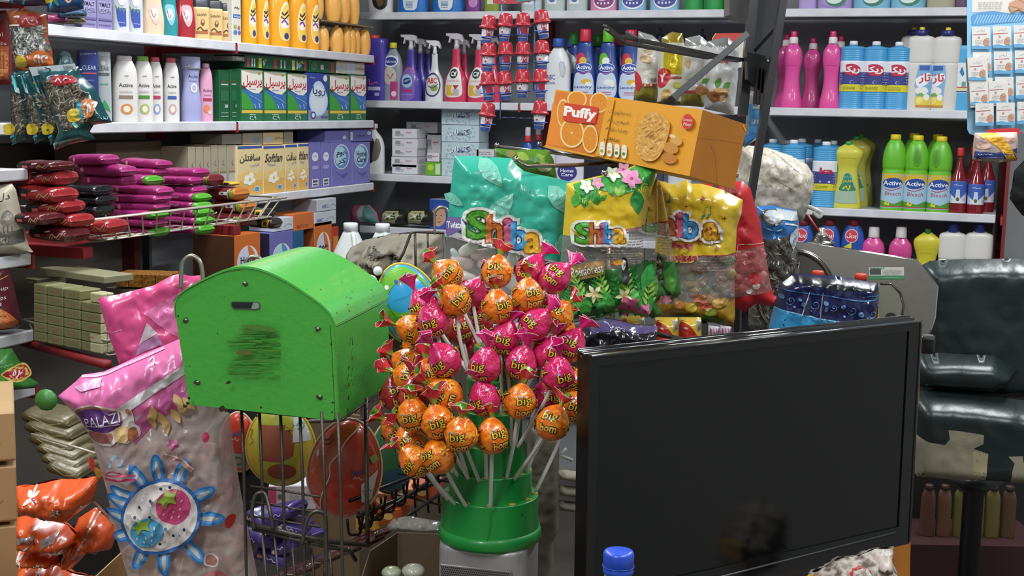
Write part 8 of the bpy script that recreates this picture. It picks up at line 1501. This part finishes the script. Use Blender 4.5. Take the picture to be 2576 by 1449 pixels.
# ---------------------------------------------------------------- blue card with small cartons
KP = Pl(2500, 180, 3.3, -.12); g = G(); ko = [(2432, -120), (2700, -140), (2700, 330), (2576, 336), (2450, 341), (2438, 336), (2433, 326)]
g.prism(ko, KP.at, .003, 0, C('#8fc4e4', .5))
def mini(x, y, w=52, h=58): return [R(x, y, w, h, '#e0dcd6'), T('آریاض', x, y-h*.33, -8, '#7a8a94', w=w*.45, res=1), L([(x-w*.46, y-h*.14), (x+w*.32, y-h*.18)], 1.6, '#b03a3c'), E_(x-w*.12, y-h*.02, 3, 3, '#c88a84')]+text_box(w*.4, 3, x-w*.12, y+h*.12, 3.4, '#a8a49c', 1)+[Pg(Closed([(x+w*.1, y+h*.16), (x+w*.26, y+h*.0), (x+w*.44, y+h*.04), (x+w*.44, y+h*.3), (x+w*.2, y+h*.32)]), '#c89a80'), L([(x+w*.12, y+h*.16), (x+w*.34, y+h*.26)], 1.2, '#a8745c'), L([(x+w*.16, y+h*.08), (x+w*.4, y+h*.18)], 1.2, '#a8745c'), Pg([(x-w*.5, y+h*.36), (x-w*.2, y+h*.32), (x+w*.1, y+h*.38), (x+w*.5, y+h*.34), (x+w*.5, y+h*.5), (x-w*.5, y+h*.5)], '#6aa8d0')]
art = [Pg([(2446, -110), (2690, -120), (2690, 24), (2600, 26), (2540, 34), (2500, 28), (2444, 32)], '#dedad2'), Pg(Closed([(2448, 36), (2500, 30), (2545, 36), (2600, 30), (2700, 30), (2700, 52), (2580, 54), (2456, 64), (2444, 56)], 4), '#5f9ccc')]+[L([(2450+i*7, 60-(i*.3)), (2460+i*7, 38)], 2, '#a8d0ea') for i in range(18)]
art += text_box(60, 4, 2490, 6, 5, '#a8a49c', 4)+[Pg(Closed([(2536, 10), (2556, -2), (2580, -20), (2620, -20), (2620, 20), (2576, 30), (2560, 24), (2544, 30)]), '#c89a80'), L([(2540, 16), (2570, 24)], 2, '#a8745c'), L([(2560, 0), (2586, 12)], 2, '#a8745c')]
for r in range(4):
    for c in range(4): art += mini(2466+c*52+r*1.5, 96+r*64-c*2, 46, 56)
art += [Pg(Closed([(2480, 336), (2482, 325), (2550, 322), (2558, 330), (2560, 336)], 4), '#cf3c3c')]
g.art(art, lambda x, y, o: KP.at(x, y, o+.003)); o = KP.at(2500, 340)
thing('display_card', 'light blue display card printed with small remedy packets and hands, right edge', 'card', rel2(g, o), o)
for i, (x, y, dd) in enumerate([(2453, 176, 0), (2458, 238, 0), (2504, 235, 0)]):
    g = G(); w, h = 50, 62; g.prism([(x-w/2, y-h/2+2), (x+w/2, y-h/2-3), (x+w/2+2, y+h/2-3), (x-w/2+3, y+h/2+2)], KP.at, .024, .0035, C('#e3e0da', .5), C('#8a8a84', .5)); g.art(mini(x, y, 44, 54), lambda a, b, o: KP.at(a, b, o+.024)); o = KP.at(x, y+h/2)
    thing('remedy_box', ['small white remedy box stuck on the blue card, upper one', 'small white remedy box on the card, lower left one', 'small white remedy box on the card, lower right one'][i], 'box', rel2(g, o), o, group='remedy boxes on the blue card')
pack('snack_packet', 'clear packet with a yellow banana shaped picture under the blue card', 'packet', Pl(2500, 370, 3.25, -.12), [(2452, 334), (2558, 332), (2562, 352), (2560, 404), (2500, 410), (2446, 402), (2448, 360)], .02, 16, C('#b9a49c', .25, coat=.3), [Pg([(2450, 380), (2500, 384), (2556, 372), (2556, 400), (2448, 398)], '#2f3c74'), E_(2536, 348, 14, 12, '#c89a90'), Pg(Closed([(2460, 340), (2500, 334), (2524, 350), (2540, 376), (2552, 388), (2550, 402), (2530, 402), (2520, 388), (2506, 370), (2484, 356)]), '#e0a82c'), Pg(Closed([(2455, 358), (2476, 350), (2488, 366), (2478, 374), (2456, 372)]), '#d8b4a8'), SQ(2474, 388, 36, 4, '#c8cce0', 9), R(2490, 396, 60, 3, '#8a90b8'), R(2540, 392, 10, 8, '#c88a24')], seed=63)
# low things near the bottom edge
q = P(1555, 1440, 1.15); s = 1.15/FPX; g = G(); g.lathe([(38*s, 0), (39*s, 4*s), (39*s, 14*s), (37*s, 16*s), (38.5*s, 18*s), (39*s, 50*s), (36*s, 56*s), (28*s, 58*s)], C('#2a4fc0', .35, coat=.2), 36); b2 = G(); b2.loft([(z*s, r*s, r*s) for z, r in ((-640, 90), (-630, 96), (-200, 96), (-120, 88), (-50, 60), (-20, 36), (-2, 34))], C('#b9c4c8', .1, trans=.85), 32); tr = G(); tr.tube([(39.5*s*cos(2*pi*i/40), 39.5*s*sin(2*pi*i/40), 18*s) for i in range(40)], 1.4*s, C('#2446a8', .35), 6, closed=True)
thing('water_bottle', 'clear bottle with a bright blue screw cap in front of the screen', 'bottle', [('cap', g), ('cap_ring', tr), ('body', b2)], q)
GC = Pl(1380, 1250, 1.72, .1); pack('grey_sleeve', 'grey brown paper sleeve standing between the green stand and the screen', 'sleeve', GC, [(1326, 1060), (1408, 1090), (1404, 1260), (1406, 1330), (1392, 1360), (1396, 1600), (1310, 1600), (1316, 1200)], .02, 20, C('#6a6256', .7, mix='#5c554b', mscale=6), seed=71)
g = G(); g.tube([tuple(P(1425, 1128, 1.6)), tuple(P(1408, 1145, 1.6)), tuple(P(1440, 1158, 1.6))], .0022, C('#b8b4ac', .4), 6); thing('wire_hook', 'short white bent wire left of the screen', 'wire', g)
for i, (y, c) in enumerate([(1180, '#8f8674'), (1220, '#7a7264'), (1258, '#6a6256')]): pack('paper_roll', nth(i, 3, 'beige paper bundle in the gap left of the screen').replace('leftmost', 'topmost').replace('rightmost', 'lowest').replace('from left', 'from the top'), 'paper', Pl(1430, y, 1.66, .1), [(1404, y), (1460, y+6), (1462, y+32), (1408, y+26)], .015, 12, C(c, .7), seed=73+i)
pack('crumpled_paper', 'crumpled white and yellow wrappers under the lower right edge of the screen', 'wrapper', Pl(2150, 1430, 1.50, 0), [(2040, 1440), (2080, 1424), (2110, 1404), (2160, 1398), (2200, 1380), (2250, 1376), (2240, 1400), (2256, 1440), (2250, 1520), (2000, 1520)], .03, 30, C('#8a7a6c', .5, mix=('#c9c0b4', '#6a5a50'), mscale=60, bump=.6), [Pg([(2010, 1449), (2060, 1438), (2120, 1446), (2100, 1480), (2000, 1480)], '#d0a02c'), E_(2090, 1442, 18, 6, '#8a8a3a'), L(Curv([(2120, 1420), (2150, 1410), (2180, 1420)]), 3, '#b83038'), Pg([(2190, 1390), (2246, 1382), (2230, 1430), (2196, 1420)], '#b8a8a0')], seed=77, cr=.014, cs=.07)
# ---------------------------------------------------------------- pink snack bag and everything at the lower left
PP = Pl(420, 1100, 1.66, .12); PKF = C('#e0508c', .3, coat=.3); PK2 = C('#e878b0', .3, coat=.3)
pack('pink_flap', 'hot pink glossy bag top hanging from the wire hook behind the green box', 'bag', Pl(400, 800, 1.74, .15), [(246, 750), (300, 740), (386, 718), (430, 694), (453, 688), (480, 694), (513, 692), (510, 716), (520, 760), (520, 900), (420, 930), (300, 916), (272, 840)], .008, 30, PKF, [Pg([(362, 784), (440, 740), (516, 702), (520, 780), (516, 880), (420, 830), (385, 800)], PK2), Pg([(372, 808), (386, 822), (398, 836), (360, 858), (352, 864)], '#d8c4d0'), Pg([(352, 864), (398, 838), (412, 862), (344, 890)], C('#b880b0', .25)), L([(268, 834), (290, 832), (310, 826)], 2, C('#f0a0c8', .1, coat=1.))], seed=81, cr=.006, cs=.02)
pbo = [(146, 996), (190, 960), (208, 942), (262, 934), (304, 916), (360, 890), (416, 868), (500, 830), (520, 900), (560, 1030), (578, 1040), (586, 1120), (606, 1240), (630, 1360), (650, 1460), (660, 1600), (380, 1600), (318, 1440), (292, 1350), (268, 1230), (246, 1160), (230, 1100), (196, 1046)]
pcut = [(120, 1090), (228, 1080), (330, 1045), (400, 1010), (470, 960), (530, 920), (580, 1000)]
ap = above(pcut); CF = film('#e6d2cd', .56, .25, .4)
BL = '#2f7fc8'; art = [Pg([(300, 1018), (330, 996), (470, 905), (500, 892), (500, 912), (400, 975), (350, 1010), (320, 1036)], C('#e0d8dc', .3)), Pg([(345, 1060), (380, 1010), (480, 940), (500, 930), (520, 990), (420, 1030), (350, 1100)], C('#c8609c', .3, coat=.2)),
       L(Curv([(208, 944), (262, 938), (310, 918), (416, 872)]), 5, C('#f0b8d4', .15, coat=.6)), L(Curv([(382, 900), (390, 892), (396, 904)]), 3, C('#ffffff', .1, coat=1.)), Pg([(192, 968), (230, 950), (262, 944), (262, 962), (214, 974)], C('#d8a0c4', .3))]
art += [Pg(Closed([(192, 1030), (206, 1012), (240, 1004), (290, 1010), (318, 1018), (338, 1010), (346, 1026), (350, 1050), (362, 1060), (362, 1080), (330, 1096), (310, 1090), (288, 1106), (240, 1104), (228, 1096), (218, 1060), (198, 1048)], 5), '#e0d2cc'), Pg(Closed([(196, 1030), (210, 1015), (240, 1008), (288, 1014), (314, 1024), (320, 1050), (300, 1064), (240, 1066), (214, 1050)], 5), '#9a6a4a'), Pg(Closed([(204, 1032), (216, 1020), (242, 1014), (290, 1018), (312, 1030), (316, 1052), (280, 1072), (230, 1070), (212, 1050)], 5), '#5c3070'),
        T('PALAZI', 268, 1042, -24, '#efe6ee', w=90, off=.0, rot=-.22), L([(226, 1062), (314, 1050)], 2, '#efe6ee'), Pg(Closed([(232, 1076), (290, 1072), (292, 1094), (262, 1100), (236, 1098)]), '#a86a60'), Pg(Closed([(302, 1062), (330, 1056), (340, 1070), (330, 1092), (304, 1088)]), '#d8b078'), Pg(Closed([(336, 1062), (354, 1064), (356, 1082), (338, 1088)]), '#a8643c'), E_(346, 1062, 8, 4, '#8a4a34'), E_(334, 1018, 7, 7, '#a87048')]
for x, y, a in ((385, 1052, 1.2), (405, 1046, 1.1), (424, 1062, 1.4), (440, 1040, 1.), (456, 1022, .9), (470, 1010, .8), (396, 1030, 1.5), (448, 1002, 1.)): art.append(leaf(x, y-30, 44, a, C('#d8b070', .5), .24))
cx, cy = 424, 1270
for a, l in ((-92, 1.02), (-62, .98), (-118, .98), (-22, .92), (10, 1.02), (55, 1.08), (95, 1.05), (125, 1.), (160, .95), (186, 1.), (-145, 1.), (205, .98)):
    t = radians(a-6); r0_ = 72
    pc_ = (cx+(r0_+38*l)*cos(t), cy+(r0_+38*l)*sin(t)); art += [E_(*pc_, 40*l, 16, BL, t), E_(*pc_, 33*l, 11, '#58a2dc', t), E_(*pc_, 24*l, 5.5, '#d8d4d4', t)]
art += [E_(cx-5, cy, 100, 90, '#2c62a8', -.45, 36), E_(cx-5, cy, 92, 82, '#ddd4d0', -.45, 36)]
def berry(x, y, a, b, rt, c, lc): return [E_(x, y, a, b, c, rt, 28)]+[E_(x+dx*a, y+dy*b, 2, 4, '#e8c8d4', rt) for dx, dy in ((-.4, 0), (0, .3), (.4, .1), (.1, -.3), (.5, -.35), (-.1, .62), (.35, .5), (-.55, .4))]+[Pg(Closed([(x-a*.9, y-b*.3), (x-a*.5, y-b*.7), (x-a*.5, y-b*1.05), (x-a*.1, y-b*.8), (x+a*.25, y-b), (x+a*.1, y-b*.55), (x+a*.2, y-b*.2), (x-a*.2, y-b*.3), (x-a*.5, y+b*.1), (x-a*.6, y-b*.2)], 4), lc)]
art += berry(450, 1244, 42, 44, .5, '#d0487c', '#8fa83a')+berry(386, 1304, 40, 34, -.1, '#4a9ac0', '#8fa83a')
for x, y in ((421, 1198), (443, 1194), (396, 1227), (369, 1242), (358, 1267), (395, 1264), (433, 1295), (479, 1294), (452, 1310), (420, 1330)): art.append(E_(x, y, 4, 4, '#2a3a58', n=10))
art += blossom(452, 1088, 16, '#d878a8', '#e8c0b8', w=.4)+[L([(455, 1104), (462, 1118)], 3, '#c8789c'), E_(531, 1070, 9, 12, '#cf3c70'), L([(532, 1056), (548, 1040)], 2, '#d8b0c0'), Pg(Closed([(236, 1136), (250, 1130), (258, 1146), (250, 1168), (238, 1154)]), '#d8453a'), Pg(Closed([(256, 1152), (270, 1150), (280, 1160), (268, 1176), (254, 1170)]), '#e0963a'), Pg(Closed([(578, 1270), (592, 1262), (602, 1272), (592, 1292), (580, 1290)]), '#c83a34'), L(Curv([(290, 1156), (310, 1150), (330, 1158)]), 3, '#8a2c4a')]
art += [R(326, 1160, 76, 5, '#c84870'), R(326, 1170, 78, 6, '#b83c60'), L(Curv([(300, 1140), (312, 1112), (330, 1124), (322, 1138), (340, 1136)]), 6, '#9ab8cc'), Pg(Closed([(530, 1356), (546, 1350), (562, 1360), (560, 1378), (544, 1384), (528, 1376)]), '#e8d8d4'), Pg(Closed([(533, 1358), (546, 1354), (558, 1362), (556, 1376), (544, 1380), (532, 1374)]), '#b88078'), E_(556, 1416, 32, 24, '#b86a6a'), Pg(Closed([(480, 1440), (500, 1436), (530, 1446), (530, 1470), (476, 1470)]), '#d8d0cc'), L([(430, 1110), (470, 1124), (500, 1148)], 9, C('#b08078', .3)), L([(434, 1106), (474, 1120), (504, 1144)], 3, C('#d8b8b0', .2)), E_(356, 1410, 8, 7, '#c87848'), E_(400, 1440, 16, 10, '#c8783c')]
g = G(); sf = sheet(g, PP, pbo, .03, 60, .008, 82, None, 7., (pcut,), lambda x, y: PK2 if ap(x, y) else CF, True, CF, .016); g.art(art, sf, ml=5., base=.0016, step=.0003)
fl = G(); rn = random.Random(8)
for i in range(90):
    x, y = rn.uniform(300, 620), rn.uniform(1120, 1590)
    if inside((x, y), pbo) and poly_d((x, y), pbo) > 18: ball(fl, PP.at(x, y, rn.uniform(-.016, -.004)), rn.uniform(.007, .013), rn.choice(['#c89078', '#b87868', '#d8a884', '#a86a5c', '#c88a94', '#caa070']), 10, (1.2, .6, .9))
o = PP.at(460, 1600); thing('snack_bag', 'big clear and pink bag with a blue flower and two strawberries', 'bag', [('film_bag', rel2(g, o)), ('filling', rel2(fl, o))], o)
g = G(); g.tube(Curv([tuple(P(*q)) for q in ((455, 726, 1.72), (456, 690, 1.72), (459, 664, 1.72), (470, 648, 1.72), (484, 644, 1.72), (500, 654, 1.72), (508, 676, 1.72), (511, 720, 1.72), (512, 800, 1.72), (520, 1010, 1.70))], 5), .0030, C('#8f8c80', .35, .7), 10); thing('wire_hook', 'bent grey wire hook over the pink bag', 'hook', g)
g = G(); g.tube(Curv([tuple(P(*q)) for q in ((622, 690, 1.80), (618, 662, 1.80), (628, 648, 1.80), (642, 646, 1.8), (656, 654, 1.8), (660, 700, 1.8))], 4), .0028, C('#8f8c80', .35, .7), 8); thing('wire_hook', 'small bent wire end just behind the green box roof', 'hook', g)
# cartons at the left edge, standing on each other
KC = C('#b59468', .65, mix='#aa8a5e', mscale=6)
zc = P(20, 1449, 2.0).z-.12
for i, (ya, yb, x1) in enumerate([(1027, 1160, 36), (1164, 1312, 40), (1316, 1600, 45)]):
    pl = Pl(20, 1300, 2.0, -.1+.04*i); a = pl.at(-160, ya); b = pl.at(x1, ya); lo_ = pl.at(x1, yb).z; w = (b-a).length; g = G(); g.box((-w/2, .12, (a.z-lo_)/2), (w, .24, abs(a.z-lo_)-.002), KC, .002)
    g.art([L([(-w, .004), (-.002, .004)], .0015, '#8a6c44'), SQ(-.035, (a.z-lo_)*.4, .03, .008, '#b8805a')], lambda u, v, o: Vector((u, -o, v)))
    thing('cardboard_box', ['cardboard box at the left edge, topmost of three', 'cardboard box at the left edge, middle of three', 'cardboard box at the left edge, lowest of three'][i], 'box', g, (b.x, b.y, lo_), (0, 0, YAW+.375), group='cardboard boxes at the left edge')
# orange snack bags
ON = C('#dd5a22', .3, coat=.35)
def sn_(lab, d, out, seed, marks, ex=()): pack('orange_snack_bag', lab, 'packet', Pl(150, 1350, d, .1), out, .045, 34, ON, [q for (x, y, r, a) in marks for q in blossom(x, y, r, '#e8dcd4', '#b04a5a', n=6, w=.2)[:-1]+[leaf(x, y, r*.7, a, '#b03a4c', .25)]]+list(ex), seed=seed, cr=.016, group='orange snack bags', cs=.03)
sn_('orange snack bag at the bottom left corner with a silver seam', 1.96, [(44, 1450), (50, 1420), (140, 1418), (180, 1440), (240, 1452), (240, 1560), (44, 1560)], 91, [(106, 1428, 8, .4)])
sn_('orange snack bag lying lowest with white line, left', 1.92, [(44, 1380), (90, 1372), (150, 1388), (146, 1420), (100, 1424), (46, 1420)], 92, [(58, 1392, 16, .6), (112, 1402, 9, 1.)], [L([(48, 1412), (142, 1410)], 7, C('#c4bcb8', .25, .4))])
sn_('crumpled orange snack bag with silvery patches in the middle of the pile', 1.89, [(44, 1300), (90, 1294), (170, 1320), (200, 1350), (170, 1390), (100, 1384), (44, 1380)], 93, [(100, 1336, 9, .2), (160, 1372, 16, 1.2)], [Pg([(60, 1330), (110, 1318), (108, 1330), (66, 1344)], C('#b8a8a4', .25, .3)), Pg([(124, 1330), (160, 1322), (156, 1340), (128, 1350)], C('#a89c9c', .25, .3)), L([(70, 1366), (104, 1340)], 4, C('#c8b8b4', .25, .3))])
sn_('big orange snack bag on top of the pile with a pointed corner', 1.84, [(42, 1222), (80, 1220), (140, 1206), (200, 1204), (250, 1196), (244, 1222), (232, 1262), (206, 1282), (168, 1312), (130, 1304), (60, 1292), (44, 1280)], 94, [(98, 1232, 20, .5), (160, 1264, 14, 1.1), (120, 1296, 14, .2), (218, 1262, 10, 2.)])
sn_('orange snack bag standing behind with a silver seam, right of the pile', 1.93, [(200, 1300), (240, 1276), (284, 1310), (296, 1340), (280, 1380), (220, 1390), (180, 1430), (150, 1424), (170, 1370)], 95, [(160, 1384, 16, .9)], [L([(254, 1284), (232, 1330), (200, 1382)], 5, C('#c8c0bc', .2, .5)), L([(236, 1262), (270, 1292), (292, 1318)], 6, C('#a8a49c', .3, .4)), R(236, 1382, 24, 18, '#b8866c', rot=.4)])
# khaki foil packs sliding down
KF = C('#5e563a', .35, .2, bump=.4, bscale=40)
for i, (x, y, w, h, a) in enumerate([(142, 1046, 130, 36, .16), (150, 1074, 130, 34, .2), (158, 1104, 120, 34, .24), (172, 1128, 110, 32, .26), (180, 1152, 100, 32, .28), (188, 1172, 90, 34, .3)]):
    bar_pack('foil_pack', nth(i, 6, 'khaki foil pack in the leaning pile').replace('leftmost', 'topmost').replace('rightmost', 'lowest').replace('from left', 'from the top'), x, y, 2.25-.015*i, w, h, .09, KF, .2, [L([(-w*.3, h*.2), (w*.1, -h*.1), (w*.35, h*.15)], 1.6, '#b8ab80')], None, 'khaki foil packs', 90+i, a, dfix=False)
g = G(); ball(g, P(116, 1006, 2.1), .018, '#3a7a34', 12, (1.1, .8, 1)); thing('green_ball', 'small dark green ball above the khaki foil packs', 'toy', g)
g = G(); g.tube([tuple(P(80, 1092, 2.1)), tuple(P(240, 1140, 2.0))], .002, WIRE, 6); thing('wire', 'thin pale wire across the khaki foil packs', 'wire', g)
# things in the shade under the green box
VI = C('#4f428f', .3, coat=.3, bump=.4, bscale=50)
for i, (x, y, w, h, a) in enumerate([(672, 1300, 70, 34, .3), (716, 1284, 90, 36, -.3), (740, 1318, 90, 30, .2), (668, 1345, 80, 38, .1), (732, 1366, 80, 36, -.5), (690, 1392, 90, 40, .3), (770, 1340, 60, 26, .4)]):
    bar_pack('chocolate_bar', nth(i, 7, 'violet chocolate wrapper heaped behind the wires'), x, y, 1.72+.012*i, w, h, .05, VI, .3*(i % 3-1), [SQ(0, 0, w*.4, 9, '#cfcbe0'), E_(-w*.3, 0, 7, 5, '#d8c0b0')], None, 'violet chocolate wrappers', 100+i, a, dfix=False)
carton('carton', 'pink and white carton with barcode lying behind the wires', 'box', Pl(745, 1280, 1.98, .1), 676, 812, P(745, 1282, 1.98).z, 62, .08, '#c9c4c8', [R(-58, 30, 18, 58, '#c84a70'), R(58, 30, 14, 58, '#c84a70'), R(-36, 34, 18, 12, '#6a6a70')]+text_box(50, 4, 10, 18, 8, '#9a9aa0', 2))
BR = C('#5a3430', .15, coat=.8, bump=1., bscale=60)
for i, (x, y, w) in enumerate([(740, 1440, 150), (800, 1412, 160), (850, 1392, 150), (900, 1370, 140), (930, 1350, 110)]):
    bar_pack('brown_sachet', nth(i, 5, 'shiny brown sachet in the cardboard tray'), x, y, 1.62+.01*i, w, 24, .04, BR, -.2, [L([(-w*.3, 4), (-w*.1, -3), (w*.1, 5), (w*.3, -2)], 2, C('#c8b8b4', .1, coat=1.)), R(-w*.2, 0, w*.1, 12, '#8aa04a')], None, 'shiny brown sachets', 110+i, -.42, dfix=False)
for i, (x, y, c) in enumerate([(905, 1275, '#c86a3c'), (960, 1262, '#b8503c'), (1010, 1250, '#c8783c'), (1060, 1240, '#a8442c'), (920, 1318, '#c89a3a'), (975, 1300, '#c4602c')]):
    carton('snack_carton', nth(i, 6, 'orange red snack carton inside the black wire basket'), 'box', Pl(x, y, 2.0, -.3), x-26, x+26, P(x, y+22, 2.0).z, 44, .05, c, [E_(0, 24, 14, 10, '#d8b06a'), R(0, 8, 30, 4, '#8a4a2c'), L(Curv([(-14, 34), (0, 38), (14, 32)]), 2, '#3a8a8a')], group='orange red snack cartons')
# cardboard trays at the bottom
def tray(lab, pts, d, h, c, rim='#a8906a'):
    g = G(); q = [P(x, y, dd) for x, y, dd in pts]; n = len(q); z1 = sum(p.z for p in q)/n
    q = [PZ(x, y, z1) for x, y, dd in pts]; V = q+[Vector((p.x, p.y, z1-h)) for p in q]; cen = sum(q, Vector())/n
    W2 = [Vector((cen.x+(p.x-cen.x)*.97, cen.y+(p.y-cen.y)*.97, p.z)) for p in V]
    g.add(V+W2, [f for i in range(n) for f in ((i, (i+1) % n, n+(i+1) % n, n+i), (2*n+i, 3*n+i, 3*n+(i+1) % n, 2*n+(i+1) % n), (i, 2*n+i, 2*n+(i+1) % n, (i+1) % n))], c); g.add(V[n:], [tuple(range(n))], c)
    o = Vector((cen.x, cen.y, z1-h)); g.v = [v-o for v in g.v]; return thing('cardboard_tray', lab, 'tray', g, o)
tray('open cardboard tray left of the silver speaker', [(930, 1385, 1.6), (1000, 1338, 1.7), (1110, 1342, 1.7), (1110, 1600, 1.3), (860, 1600, 1.3)], 1.6, .10, C('#6f5c46', .7))
tray('open cardboard box with orange bags at the lower left', [(240, 1449, 1.8), (330, 1365, 1.95), (470, 1365, 1.95), (420, 1600, 1.5), (240, 1600, 1.5)], 1.8, .12, C('#a98c62', .7))
pack('plastic_sleeve', 'clear shiny plastic sleeve over the cardboard tray', 'sleeve', Pl(1050, 1320, 1.66, 0), [(990, 1304), (1030, 1298), (1108, 1312), (1110, 1334), (1060, 1336), (1000, 1330), (960, 1350), (975, 1320)], .012, 12, film('#e0dcd4', .35, .1, 1.), seed=120, cr=.006)
for i, (x, y, r, c) in enumerate([(985, 1440, 26, '#8aa06a'), (1040, 1436, 30, '#a9a89c'), (1000, 1470, 30, '#5a7a50')]):
    g = G(); ball(g, (0, 0, 0), r*1.55/FPX, C(c, .3, coat=.4, mix='#c4c4b0', mscale=40), 16, (1, 1, .6)); thing('wrapped_sweet', nth(i, 3, 'green and white wrapped sweet in the cardboard tray'), 'sweet', g, P(x, y, 1.55), group='wrapped sweets in the tray')
print('labels shared:', [k for k, v in _labels.items() if len(v) > 1])
